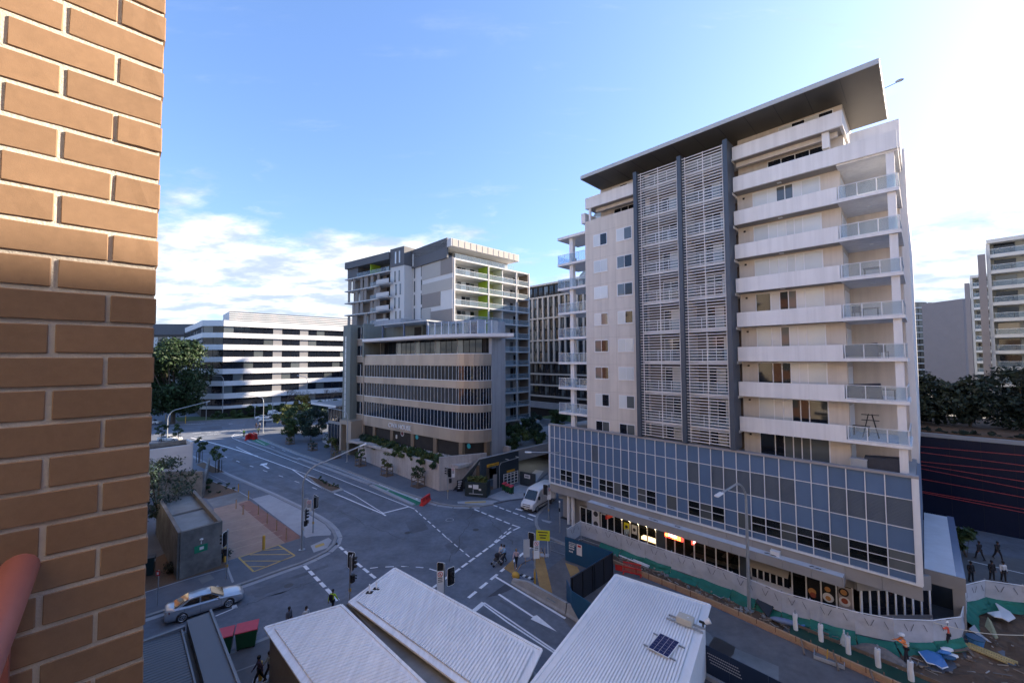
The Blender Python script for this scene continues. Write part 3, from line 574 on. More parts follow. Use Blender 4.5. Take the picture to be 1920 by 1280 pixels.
rf = t.box('roof', ROOFD, -25.8, -1.43, 36.2, 45.3, 39.12, 39.3)
t.sub(rf, 'fascia', ROOFE, -25.84, -1.39, 36.12, 36.2, 39.10, 39.46); t.sub(rf, 'fascia', ROOFE, -1.43, -1.36, 36.2, 45.3, 39.10, 39.46); t.sub(rf, 'fascia', ROOFE, -25.9, -25.84, 36.2, 45.3, 39.1, 39.46)
for i in range(11): t.sub(rf, 'soffit_seam', BLACK, -24 + i * 2.05, -23.97 + i * 2.05, 36.25, 40.2, 39.105, 39.12)
t.part(MB().tube((-1.4, 40.5, 39.4), (-0.5, 40.9, 39.75), 0.03).ball((-0.5, 40.9, 39.8), (0.25, 0.12, 0.1)), 'roof_pole', STEEL)
# awning over the shops
aw = t.box('awning', mat('awning_sheet', (0.60, 0.64, 0.70), 0.5, 0.08, 1.2, dirt=0.15), -25.9, -4.45, 36.72, 37.5, 3.86, 3.95)
for i in range(12): t.sub(aw, 'fascia_panel', GREYW, -25.9 + i * 1.7875, -25.9 + (i + 1) * 1.7875 - 0.02, 36.66, 36.72, 3.30, 3.97)
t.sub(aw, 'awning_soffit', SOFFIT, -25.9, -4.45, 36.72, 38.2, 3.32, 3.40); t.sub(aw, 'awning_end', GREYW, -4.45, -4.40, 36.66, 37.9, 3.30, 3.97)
t.box('side_awning', mat('awning_sheet', 'ffffff'), -0.45, 1.1, 42.4, 57.5, 3.92, 4.02); t.box('side_awning_edge', SPAN, 1.1, 1.55, 42.4, 57.9, 3.86, 4.0); t.box('side_awning_fascia', GREYW, -0.45, 1.55, 42.3, 42.4, 3.1, 4.02)
t.box('corner_wall', NAVY, -0.5, 1.4, 46, 46.3, 0.1, 3.9); t.box('corner_pier', GREYW, 0.9, 1.5, 42.4, 42.8, 0.1, 3.9)
# shop fronts
Vs = 38.9
t.box('shop_back_wall', DARK2, -31.5, -3.9, 43.2, 43.4, 0.1, 3.7); t.box('shop_floor', DARK, -31.5, -3.9, 39.0, 43.2, 0.11, 0.15)
def shop(u0, u1, n, z1=3.25, z0=0.15, m=TINT, fm=WFRAME):
    wd = (u1 - u0) / n
    for i in range(n):
        t.box('shop_window', m, u0 + i * wd + 0.05, u0 + (i + 1) * wd - 0.05, Vs, Vs + 0.02, z0 + 0.1, z1)
        t.box('shop_mullion', fm, u0 + i * wd - 0.05, u0 + i * wd + 0.05, Vs - 0.05, Vs + 0.05, z0, z1)
    t.box('shop_mullion', fm, u1 - 0.05, u1 + 0.05, Vs - 0.05, Vs + 0.05, z0, z1); t.box('shop_head', fm, u0, u1, Vs - 0.04, Vs + 0.04, z1, z1 + 0.08)
shop(-28.4, -26.75, 2, 2.25); shop(-25.58, -23.94, 2, 2.2); shop(-23.94, -19.2, 5, 2.42); shop(-18.2, -16.45, 2, 2.0); shop(-16.45, -11.7, 5, 2.42); shop(-7.9, -4.2, 4, 2.5)
t.box('shop_wall', GREYW, -29.2, -28.45, Vs, Vs + 0.3, 0.1, 3.7); t.box('shop_wall', NAVY, -19.15, -18.25, Vs - 0.1, Vs + 0.3, 0.1, 2.6); t.box('shop_wall', NAVY, -11.65, -10.85, Vs - 0.1, Vs + 0.3, 0.1, 2.6)
t.box('shop_lintel', GREYW, -31.5, -3.9, Vs - 0.12, Vs + 0.2, 2.55, 3.72)
t.box('kiosk_wall', WFRAME, -10.8, -8.0, Vs + 0.1, Vs + 0.3, 0.1, 0.95)
for i in range(6): t.box('kiosk_window', GLASS, -10.75 + i * 0.46, -10.75 + i * 0.46 + 0.36, Vs, Vs + 0.02, 0.95, 1.95); t.box('kiosk_mullion', WFRAME, -10.85 + i * 0.46, -10.75 + i * 0.46, Vs - 0.03, Vs + 0.04, 0.85, 2.0)
t.part(MB().add([(-10.8, 38.85, 2.85), (-8.0, 38.85, 2.85), (-8.0, 38.1, 2.05), (-10.8, 38.1, 2.05), (-10.8, 38.85, 2.82), (-8.0, 38.85, 2.82), (-8.0, 38.1, 2.02), (-10.8, 38.1, 2.02)], [(0, 1, 2, 3), (7, 6, 5, 4), (3, 2, 6, 7), (1, 5, 6, 2), (0, 3, 7, 4)]), 'canvas_awning', SOFFIT)
# columns at the corner
for u, v in ((-29.6, 38.3), (-28.9, 38.2)): t.part(MB().tube((u, v, 0.1), (u, v, 4.55), 0.2, 0.2, 14), 'corner_column', WHITE, smooth=True)
t.box('shop_front_wall', GREYW, -31.4, -30.0, 39.5, 44, 0.1, 3.7)
# chamfered corner with folding doors
cs = Fr(0); cx0, cy0 = FT.w(-3.85, 38.3)
def chamf(name, m, x0, x1, y0, y1, z0, z1):
    k = boxpart(name, m, None, x0, x1, y0, y1, z0, z1); k.parent = t.o; k.matrix_parent_inverse = t.o.matrix_world.inverted() if False else Matrix.Rotation(-FT.a, 4, 'Z') @ Matrix.Translation((-t.o.location.x, -t.o.location.y, 0)); return k
chamf('folding_door_wall', GREYW, cx0, cx0 + 5.3, cy0, cy0 + 0.2, 0.1, 1.0); chamf('folding_door_head', GREYW, cx0, cx0 + 5.3, cy0, cy0 + 0.25, 2.7, 3.7)
for i in range(8):
    chamf('folding_door', GLASS, cx0 + 0.33 + i * 0.61, cx0 + 0.33 + i * 0.61 + 0.47, cy0 + 0.02, cy0 + 0.06, 1.02, 2.66); chamf('door_stile', WFRAME, cx0 + 0.2 + i * 0.61, cx0 + 0.33 + i * 0.61, cy0 - 0.02, cy0 + 0.08, 1.0, 2.7)
chamf('door_stile', WFRAME, cx0 + 0.2 + 8 * 0.61, cx0 + 0.33 + 8 * 0.61, cy0 - 0.02, cy0 + 0.08, 1.0, 2.7)
# ------------------------------------------------------------------ the banded office building across the junction
TAN = mat('tan_cladding', (0.42, 0.35, 0.28), 0.42, 0.05, 0.7, metal=0.25, objvar=0.10, dirt=0.06)
TANC = mat('tan_column', (0.19, 0.14, 0.095), 0.5, 0.08, 1.0)
GREEN_W = mat('grey_green_render', (0.20, 0.225, 0.205), 0.8, 0.06, 0.6, dirt=0.08, ws=0.15)
BLUEG = mat('pale_grey_wall', (0.36, 0.385, 0.42), 0.85, 0.06, 0.7, dirt=0.08, ws=0.12)
STONE = mat('pale_stone_wall', (0.47, 0.44, 0.425), 0.85, 0.1, 2.2, dirt=0.14, ws=0.15)
BLUEP = mat('blue_steel', (0.10, 0.13, 0.20), 0.5, 0.05, 1.0)
c = Bld('office_building', 'tan banded office building with a rounded corner and white lettering over its shops', 'office building', FC, -60, 44)
D = 44.0; U0, U1, RR = -74.7, -47.7, 4.0
def cwa_path(n, na, off=0.0):
    p = [(U0 + (U1 - U0) * i / n, D + off) for i in range(n + 1)]
    for i in range(1, na + 1):
        a = -math.pi / 2 + math.pi / 2 * i / na; p.append((U1 + (RR - off) * math.cos(a), D + RR + (RR - off) * math.sin(a)))
    return p
def seg(b, name, m, p0, p1, z0, z1, th, gap=0.0, par=None):
    dx, dy = p1[0] - p0[0], p1[1] - p0[1]; ln = math.hypot(dx, dy) - gap; k = (name, m.name, round(ln, 2), round(th, 3), round(z1 - z0, 3), 's')
    if k not in BOXES: BOXES[k] = MB().box(-ln / 2, ln / 2, 0, th, -(z1 - z0) / 2, (z1 - z0) / 2).mesh(name, m)
    return link(name, BOXES[k], par or b.o, ((p0[0] + p1[0]) / 2 - b.u, (p0[1] + p1[1]) / 2 - b.v, (z0 + z1) / 2), math.atan2(dy, dx))
PP = cwa_path(20, 8)
for z0, z1 in ((6.35, 8.28), (11.0, 12.15), (14.75, 15.95), (18.3, 20.2)):
    for a, b_ in zip(PP, PP[1:]): seg(c, 'spandrel_panel', TAN, a, b_, z0, z1, 0.14, 0.012)
    for a, b_ in zip(cwa_path(1, 8, -0.06), cwa_path(1, 8, -0.06)[1:]): seg(c, 'ledge', WFRAME, a, b_, z1 - 0.02, z1 + 0.08, 0.12)
for z0, z1 in ((8.36, 10.98), (12.23, 14.73), (16.03, 18.28)):
    for a, b_ in zip(cwa_path(30, 12, 0.1), cwa_path(30, 12, 0.1)[1:]):
        seg(c, 'window_pane', GLASS, a, b_, z0, z1, 0.03, 0.05)
    for a in cwa_path(30, 12, 0.085): c.box('mullion', WFRAME, a[0] - 0.025, a[0] + 0.025, a[1] - 0.015, a[1] + 0.02, z0, z1)
    c.box('floor_slab', GREYW, U0, U1, D + 0.2, D + 12, z0 - 1.0, z0 - 0.2)
core = cwa_path(4, 10, 0.35)
c.part(MB().prism(core + [(U1 + RR - 0.35, 51.0), (-60, 58), (U0, 58)], 4.0, 19.9), 'core', DARK)
# recessed top floor under the white canopy
c.box('recess_wall', DARK, -74.4, -44.5, 47.6, 51, 19.9, 23.1)
for i in range(20): c.box('recess_window', GLASS if i % 4 else GLASSG, -74.2 + i * 1.45, -74.2 + i * 1.45 + 1.39, 47.4, 47.45, 20.2, 22.9); c.box('mullion', BLACK if i % 4 else WFRAME, -74.2 + i * 1.45 - 0.05, -74.2 + i * 1.45 + 0.01, 47.35, 47.5, 20.2, 22.9)
cp = [(-74.7, 43.5), (-56, 43.3)] + [(-56 + 17 * math.sin(a), 55.0 - 11.7 * math.cos(a)) for a in [R(x) for x in (12, 24, 36, 46, 54, 60)]] + [(-40.3, 49.5), (-44.2, 50.5), (-60, 58), (-74.7, 58)]
c.part(MB().prism(cp, 22.95, 23.45), 'canopy', WHITE)
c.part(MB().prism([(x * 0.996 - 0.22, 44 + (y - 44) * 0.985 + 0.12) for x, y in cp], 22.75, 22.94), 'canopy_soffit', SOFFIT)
rail = [(-55.3, 44.6), (-52, 44.7), (-49, 45.2), (-46.5, 46.0), (-44.2, 47.1), (-42.6, 48.4)]
for a, b_ in zip(rail, rail[1:]):
    seg(c, 'top_rail', BLUEP, a, b_, 25.55, 25.65, 0.1)
    for k in range(2):
        q0 = (a[0] + (b_[0] - a[0]) * k / 2, a[1] + (b_[1] - a[1]) * k / 2); q1 = (a[0] + (b_[0] - a[0]) * (k + 1) / 2, a[1] + (b_[1] - a[1]) * (k + 1) / 2)
        seg(c, 'glass_panel', BALU, q0, q1, 23.6, 25.5, 0.02, 0.12); c.box('railing_post', WFRAME, q0[0] - 0.05, q0[0] + 0.05, q0[1] - 0.05, q0[1] + 0.05, 23.45, 25.6)
c.box('penthouse_wall', GREEN_W, -74.4, -62, 48.6, 58, 23.4, 26.0); c.box('penthouse_wall', BLUEG, -62, -48, 49.6, 51, 23.4, 26.2)
for i in range(6): c.box('penthouse_window', GLASS if i % 2 else GLASSG, -61.5 + i * 2.2, -59.5 + i * 2.2, 49.56, 49.59, 23.5, 25.8)
c.box('door', DARK, -64.5, -62.4, 48.55, 48.6, 23.45, 25.6)
c.box('pergola_roof', ROOFE, -71.5, -55.3, 44.2, 50, 25.95, 26.15)
for u in (-69.2, -62.3, -55.6): c.box('pergola_post', BLUEP, u - 0.12, u + 0.12, 44.5, 44.74, 23.45, 25.95)
c.box('side_wall', GREEN_W, -74.75, -74.3, 43.6, 50, 19.9, 26.6); c.box('side_wall_edge', TAN, -75.0, -74.76, 43.9, 44.3, 4.0, 26.7); c.box('parapet', BLUEG, -78.2, -68.5, 48.2, 58, 26.0, 27.6)
for k, z in enumerate((8.36, 12.23, 16.03, 20.2, 23.6)):
    c.box('narrow_window', GLASS, -77.8, -75.0, 44.3, 44.35, z, z + 2.4); c.box('mullion', WFRAME, -76.5, -76.4, 44.24, 44.3, z, z + 2.4); c.box('narrow_spandrel', TAN, -77.8, -75.02, 44.2, 44.6, z - 1.4 if k else 4.0, z - 0.04)
    c.box('ledge', WFRAME, -77.8, -75.02, 44.12, 44.2, z - 0.08, z)
c.box('stair_tower', GREEN_W, -80.8, -77.85, 42.75, 50, 0.1, 26.5)
for i in range(14): c.box('strip_window', GLASSB, -79.95, -79.5, 42.72, 42.76, 7.5 + i * 1.2, 7.5 + i * 1.2 + 1.1)
c.box('end_wall', BLUEG, -44.3, -43.62, 48.0, 51.35, 2.0, 25.6)
c.box('porch', TAN, -79.6, -75.1, 41.6, 44.2, 6.4, 7.3); c.box('porch_pier', TAN, -77.0, -75.1, 41.6, 44.2, 3.0, 6.4); c.box('porch_pier', TAN, -79.6, -79.0, 41.6, 42.7, 1.0, 6.4); c.box('door', DARK, -78.9, -77.05, 42.6, 42.7, 3.3, 6.3)
# shops
c.box('shop_back', DARK2, -74.7, -46, 46.5, 47, 3.9, 6.3); c.box('terrace', STONE, -74.7, -43.8, 41.0, 50, 3.4, 3.85)
for u in (-71.1, -65.2, -59.0, -52.9, -46.7): c.box('column', TANC, u - 0.42, u + 0.42, D + 0.1, D + 0.9, 3.85, 6.35)
c.box('column', TANC, -44.4, -43.7, 46.8, 47.6, 3.85, 6.35)
REDB = mat('red_shop_sign', (0.45, 0.02, 0.03), 0.5, 0.08, 2); TEAL = mat('teal_logo', (0.03, 0.36, 0.42), 0.5, 0.05, 2)
for u0, u1, kind in ((-70.6, -65.7, 'r'), (-64.7, -59.5, 'r'), (-58.5, -53.4, 'w'), (-52.4, -47.2, 'w'), (-74.6, -71.6, 'd')):
    n = 4 if kind != 'd' else 2; wd = (u1 - u0) / n
    for i in range(n):
        c.box('shop_window', GLASS if kind == 'd' else TINT if kind == 'r' else mat('pale_glass', (0.22, 0.28, 0.28), 0.08, 0.2, 0.7), u0 + i * wd + 0.03, u0 + (i + 1) * wd - 0.03, D + 0.45, D + 0.48, 3.9, 6.3)
        if kind == 'w': c.box('sign_panel', WHITE, u0 + i * wd + 0.03, u0 + (i + 1) * wd - 0.03, D + 0.38, D + 0.42, 5.35, 6.3)
        if kind == 'r': c.box('sign_panel', REDB, u0 + i * wd + 0.03, u0 + (i + 1) * wd - 0.03, D + 0.38, D + 0.42, 5.62, 6.3); c.box('sign_stripe', WHITE, u0 + i * wd + 0.03, u0 + (i + 1) * wd - 0.03, D + 0.36, D + 0.38, 5.56, 5.66)
    for i in range(n + 1): c.box('shop_mullion', WFRAME, u0 + i * wd - 0.04, u0 + i * wd + 0.04, D + 0.36, D + 0.5, 3.85, 6.35)
for i in range(4):
    a0, a1 = [-math.pi / 2 + R(20 + 17 * i + k) for k in (0, 16)]
    q0, q1 = [(U1 + 3.4 * math.cos(a), D + RR + 3.4 * math.sin(a)) for a in (a0, a1)]
    seg(c, 'shop_window', MATS['pale_glass'], q0, q1, 3.9, 6.3, 0.03); seg(c, 'sign_panel', WHITE, q0, q1, 5.6, 6.3, 0.02) if i == 1 else None
for u, v in ((-58.0, D + 0.36), (-45.6, D + 0.8)): c.part(MB().disc((u, v, 5.85), (0, -1, 0), 0.4, 16, 0.02), 'round_logo', TEAL)
c.part(MB().disc((-62.2, D + 0.34, 6.0), (0, -1, 0), 0.5, 16, 0.02), 'round_logo', WHITE); c.part(MB().disc((-62.2, D + 0.32, 6.0), (0, -1, 0), 0.38, 16, 0.02), 'round_logo', mat('dark_red', (0.12, 0.02, 0.03), 0.6, 0.05, 2))
def lettering(txt, size, m, parent, loc, rot, name='lettering', ext=0.03, align='LEFT'):
    cu = bpy.data.curves.new(name, 'FONT'); cu.body = txt; cu.size = size; cu.extrude = ext; cu.resolution_u = 2; cu.align_x = align; cu.fill_mode = 'BOTH'; cu.offset = 0.012 * size
    o = bpy.data.objects.new(name + '_curve', cu); COL.objects.link(o); dg = bpy.context.evaluated_depsgraph_get()
    me = bpy.data.meshes.new_from_object(o.evaluated_get(dg)); bpy.data.objects.remove(o); bpy.data.curves.remove(cu); me.materials.clear(); me.materials.append(m)
    return link(name, me, parent, loc, rot=rot)
lettering('CWA HOUSE', 1.16, WHITE, c.o, (-65.95 + 60, -0.1, 6.85), (R(90), 0, 0), ext=0.06)
lettering('8', 1.0, WHITE, c.o, (-64.2 + 60, 0.3, 4.9), (R(90), 0, 0)); lettering('9', 1.0, WHITE, c.o, (-78.9 + 60, -1.3 - 0.02, 4.2), (R(90), 0, 0))
# stone retaining wall with planter in front
rw = Bld('retaining_wall', 'pale stone retaining wall below the planter of the banded office building', 'wall', FC, -60, 40)
rwp = [(-74, 42.5), (-46.3, 39.5), (-42.7, 45.8), (-43.3, 46.1), (-46.6, 40.2), (-74, 43.1)]
for i in range(14):
    f0, f1 = i / 14, (i + 1) / 14; p0 = (-74 + 27.7 * f0, 42.5 - 3.0 * f0); p1 = (-74 + 27.7 * f1, 42.5 - 3.0 * f1); seg(rw, 'stone_panel', STONE, p0, p1, -0.05, 2.6 + 1.4 * min(1, f1 * 1.15), 0.35, 0.008)
seg(rw, 'stone_panel', STONE, (-46.3, 39.5), (-42.7, 45.8), -0.05, 5.0, 0.35)
rw.part(MB().prism([(-74, 42.9), (-46.6, 39.9), (-44, 44), (-74, 44)], 0, 2.9), 'planter_soil', DIRT)
# low glazed hall left of the stair tower
lb = Bld('glazed_pavilion', 'low glazed pavilion with a thin flat roof left of the stair tower', 'building', FC, -85, 44)
lb.box('roof', GREYW, -92, -81, 41.5, 52, 9.6, 9.9); lb.box('roof_edge', WHITE, -92.05, -81, 41.4, 41.5, 9.5, 9.95)
for i in range(6):
    lb.box('window_pane', GLASS, -89 + i * 1.35, -87.7 + i * 1.35, 44, 44.1, 6, 9.5); lb.box('window_pane', GLASS, -89 + i * 1.35, -87.7 + i * 1.35, 44, 44.1, 1, 5.4); lb.box('mullion', GREYW, -89.05 + i * 1.35, -88.95 + i * 1.35, 43.9, 44.2, 0, 9.6)
lb.box('spandrel', GREYW, -89, -81, 43.9, 44.3, 5.4, 6.0); lb.box('back_wall', GREYW, -89, -81, 46, 52, 0, 9.6)
# ------------------------------------------------------------------ lime balcony apartments behind
APW = mat('white_render', (0.60, 0.60, 0.59), 0.85, 0.04, 0.5, dirt=0.05); LIME = mat('lime_wall', (0.30, 0.46, 0.035), 0.7, 0.05, 0.6); LIME2 = mat('pale_lime_wall', (0.52, 0.52, 0.22), 0.7, 0.05, 0.6)
TAUPE = mat('taupe_wall', (0.26, 0.235, 0.215), 0.85, 0.05, 0.5); TAUPE2 = mat('brown_wall', (0.22, 0.165, 0.12), 0.85, 0.06, 0.5); BEIGE = mat('beige_wall', (0.42, 0.40, 0.365), 0.85, 0.04, 0.5); CHAR = mat('charcoal_cladding', (0.115, 0.12, 0.13), 0.75, 0.06, 0.5)
a = Bld('apartment_block', 'tall white apartment block with lime green balcony walls behind the banded office building', 'apartment building', FT, -66.2, 48.2)
a.box('wall', APW, -81.6, -69.6, 48.3, 71, 2.0, 40.4); a.box('wall', APW, -69.6, -66.25, 48.3, 48.75, 2.0, 40.0)
SL = [5.3 + 3.138 * k for k in range(12)]
for k, z in enumerate(SL):
    a.box('balcony_slab', APW, -69.6, -66.15, 48.78, 66.7, z - 0.14, z + 0.14); a.box('balcony_slab', APW, -69.6, -66.15, 66.7, 71.0, z - 0.14, z + 0.14)
    if k < 11:
        for v0, v1, n in ((48.9, 57.8, 5), (58.2, 66.5, 5), (66.9, 70.9, 2)):
            wd = (v1 - v0) / n
            for i in range(n): a.box('glass_panel', BALU, -66.25, -66.235, v0 + i * wd + 0.03, v0 + (i + 1) * wd - 0.03, z + 0.18, z + 1.15)
            a.box('top_rail', WFRAME, -66.27, -66.21, v0, v1, z + 1.15, z + 1.2)
        a.box('partition', LIME if k > 5 else APW, -69.6, -66.4, 57.9, 58.1, z + 0.14, z + 3.0); a.box('partition', APW, -69.6, -66.4, 62.3, 62.5, z + 0.14, z + 3.0)
        a.box('back_panel', LIME2 if k > 5 else APW, -69.58, -69.5, 58.2, 62.2, z + 0.14, z + 3.0); a.box('end_partition', TAUPE2, -69.5, -66.6, 70.8, 71.0, z + 0.14, z + 3.0)
        for v0, v1 in ((49.0, 50.6), (51.8, 56.6), (58.6, 59.6), (62.9, 65.8), (67.6, 69.8)):
            f = a.box('sliding_door', WFRAME, -69.56, -69.46, v0, v1, z + 0.15, z + 2.55); n = 2 if v1 - v0 < 3.5 else 4; wd = (v1 - v0) / n
            for i in range(n): a.sub(f, 'pane', [GLASSG, GLASS, GLASSB][(k + i * 2 + int(v0)) % 3], -69.45, -69.44, v0 + i * wd + 0.05, v0 + (i + 1) * wd - 0.05, z + 0.2, z + 2.5)
for v in (48.8, 66.7, 70.95): a.box('facade_post', APW, -66.5, -66.1, v - 0.12, v + 0.12, 5.2, 40.0)
a.box('facade_post', APW, -66.5, -66.1, 57.9, 58.12, 5.2, 40.0)
a.box('penthouse', BEIGE, -81.5, -69.5, 48.5, 67, 40.0, 42.3); a.box('roof_band', APW, -81.5, -66.15, 47.9, 67.5, 42.3, 43.9)
for i in range(12): a.box('roof_rib', BEIGE, -66.14, -66.08, 48.2 + i * 1.6, 49.6 + i * 1.6, 42.35, 43.85)
for i in range(9): a.box('penthouse_window', GLASSG if i % 3 else GLASS, -69.48, -69.44, 49 + i * 1.9, 50.7 + i * 1.9, 40.2, 41.9)
a.box('penthouse_wall', CHAR, -81.62, -67.6, 47.9, 48.28, 40.15, 44.3); a.box('penthouse_rail', BALU, -66.3, -66.28, 49, 66, 40.0, 41.0)
for u0, u1, z0, z1, m in ((-77.6, -70.3, 36.9, 40.1, BEIGE), (-70.3, -66.05, 36.9, 40.1, TAUPE), (-77.6, -66.05, 33.6, 35.9, BEIGE), (-77.4, -70.4, 30.6, 33.6, TAUPE), (-77.6, -74.0, 25.0, 30.4, BEIGE), (-74.0, -66.05, 25.0, 29.6, TAUPE)): a.box('wall_panel', m, u0, u1, 48.2, 48.28, z0, z1)
for k in range(4):
    for u in (-80.9, -77.95): a.box('slot_window', GLASSG, u, u + 0.45, 48.24, 48.29, 28.4 + 3.14 * k, 30.9 + 3.14 * k)
a.box('slot_window', GLASSB, -81.0, -80.5, 47.86, 47.9, 40.6, 43.4)
a.box('link_wall', TAUPE, -84.5, -81.6, 51, 60, 2, 43.8)
for k in range(11): a.box('link_window', GLASSG, -83.6, -82.9, 50.95, 50.99, 6.5 + 3.3 * k, 8.6 + 3.3 * k)
# grey and white flats left of it
b = Bld('apartment_block', 'apartment block with charcoal top floor and stepped white balconies left of the lime one', 'apartment building', FA, -86, 58.5)
b.box('wall', TAUPE, -95.0, -77.4, 60.5, 72, 2, 40.0); b.box('wall', APW, -77.4, -72.4, 58.6, 70, 2, 40.6); b.box('top_wall', CHAR, -77.4, -72.4, 58.5, 70, 40.6, 44.9); b.box('top_wall', CHAR, -95, -90.5, 58.7, 72, 40.0, 43.0); b.box('top_wall', CHAR, -90.5, -77.4, 61.5, 72, 40.0, 43.0)
b.box('roof_band', CHAR, -95.4, -77.4, 58.1, 72, 42.6, 44.3); b.box('partition', LIME, -85.2, -85.0, 58.6, 61.5, 40.1, 42.6)
for k in range(12):
    z = 6.1 + 3.07 * k
    b.box('balcony_slab', APW, -95.5, -77.3, 58.2, 60.6, z - 0.12, z + 0.12)
    b.box('balcony_front', APW, -80.8, -76.2, 57.2, 57.35, z, z + 1.1) if k < 11 else None; b.box('balcony_slab', APW, -80.8, -76.2, 57.2, 58.2, z - 0.12, z + 0.12) if k < 11 else None
    if k < 11:
        us = [-94.6, -92.6, -91.4, -89.2, -87.6, -85.0, -83.6, -82.4]
        for i, u in enumerate(us):
            if (i * 5 + k * 3) % 4: b.box('wall_panel', TAUPE, u, u + [1.3, 0.9, 1.5, 1.1][(i + k) % 4], 58.6, 58.7, z + 0.12, z + 2.95)
            else: b.box('window', GLASSB if k % 2 else GLASSG, u, u + 0.8, 60.4, 60.5, z + 0.3, z + 2.8)
        b.box('recess', DARK, -81, -77.5, 60.3, 60.5, z + 0.12, z + 2.9); b.box('glass_panel', BALU, -84.6, -81, 58.25, 58.27, z + 0.15, z + 1.1)
        for u in (-75.9, -74.4): b.box('slot_window', GLASSG, u + (0.4 if k % 2 else 0), u + 0.5 + (0.4 if k % 2 else 0), 58.55, 58.6, z + 0.3, z + 2.8)
    else:
        for i in range(5): b.box('glass_panel', BALU, -90.3 + i * 2.6, -87.8 + i * 2.6, 58.3, 58.32, z + 0.15, z + 1.1); b.box('window', GLASSB if i % 2 else GLASS, -83.9 + i * 1.2, -83.0 + i * 1.2, 61.44, 61.5, z + 0.2, z + 2.2)
for u in (-75.6, -74.2): b.box('slot_window', GLASSB, u, u + 0.45, 58.45, 58.5, 41.3, 44.0)
# ------------------------------------------------------------------ white banded offices at the far end
FO = Fr(42.3)
o = Bld('office_building', 'long white striped office building at the far end of the main street', 'office building', FO, 19.8, 168.6)
OW = mat('white_cladding', (0.70, 0.71, 0.72), 0.6, 0.03, 0.4, dirt=0.04); OG = mat('grey_cladding', (0.25, 0.25, 0.26), 0.7, 0.05, 0.5)
P = [FO.uv(-139.7, 172), FO.uv(-106.3, 138.2), (19.8, 168.6), (92, 168.6)]
inner = [(P[0][0] + 2, P[0][1] + 1.5), (P[1][0] + 0.4, P[1][1] + 0.6), (P[2][0], P[2][1] + 0.6), (92, 169.2)]
zf = lambda y: 40.63 - 0.0427 * y
bands = [(222, 175), (315, 275), (413, 370), (510, 470), (607, 565), (702, 663), (805, 762), (885, 862)]
o.part(MB().prism(inner + [(92, 235), (13, 235)], 0, zf(180)), 'core', DARK)
for i, (y0, y1) in enumerate(bands):
    for p0, p1 in zip(P, P[1:]):
        nseg = max(1, int(math.hypot(p1[0] - p0[0], p1[1] - p0[1]) / 6)); out_ = 0.0
        for k in range(nseg):
            q0 = (p0[0] + (p1[0] - p0[0]) * k / nseg, p0[1] + (p1[1] - p0[1]) * k / nseg); q1 = (p0[0] + (p1[0] - p0[0]) * (k + 1) / nseg, p0[1] + (p1[1] - p0[1]) * (k + 1) / nseg)
            seg(o, 'white_band', OW, q0, q1, zf(y0), zf(y1), 0.8, 0.02)
for i in range(7):
    z1, z0 = zf(bands[i][0]), zf(bands[i + 1][1])
    for j, (p0, p1) in enumerate(zip(inner, inner[1:])):
        ln = math.hypot(p1[0] - p0[0], p1[1] - p0[1]); nseg = max(2, int(ln / 3.0))
        for k in range(nseg):
            q0 = (p0[0] + (p1[0] - p0[0]) * k / nseg, p0[1] + (p1[1] - p0[1]) * k / nseg - 0.06); q1 = (p0[0] + (p1[0] - p0[0]) * (k + 1) / nseg, p0[1] + (p1[1] - p0[1]) * (k + 1) / nseg - 0.06)
            if (k * 7 + 3) % 9 in (2, 5): seg(o, 'grey_panel', OG, q0, q1, z0, z1, 0.05, 0.05)
            else: seg(o, 'window_pane', GLASS if (k + i) % 5 else GLASSG, q0, q1, z0, z1, 0.05, 0.18)
o.box('plant_room', OW, 22, 92, 174, 190, zf(180), zf(88))
for i in range(5): o.box('plant_louvre', CHAR, 22, 92, 173.94, 174.0, zf(165) + i * 0.75, zf(165) + i * 0.75 + 0.3)
o.part(MB().tube((0, 190, 33), (0, 190, 37), 0.12).tube((-1.5, 190, 36), (1.5, 190, 36), 0.08), 'roof_aerial', STEEL)
# far building behind the fig tree
f = Bld('distant_building', 'distant low building with a dark flat roof band above the fig tree', 'building', F0, -160, 190)
f.box('wall', CONC2, -200, -146, 190, 215, 0, 31); f.box('roof_band', CHAR, -200, -145, 188.5, 215, 31.5, 36.5); f.box('roof_slab', CHAR, -200, -146, 189, 215, 31, 31.5)
for i in range(14): f.box('window_pane', GLASSG if i % 3 else GLASSB, -175 + i * 2.1, -173.2 + i * 2.1, 189.9, 190, 25.5, 30.5)
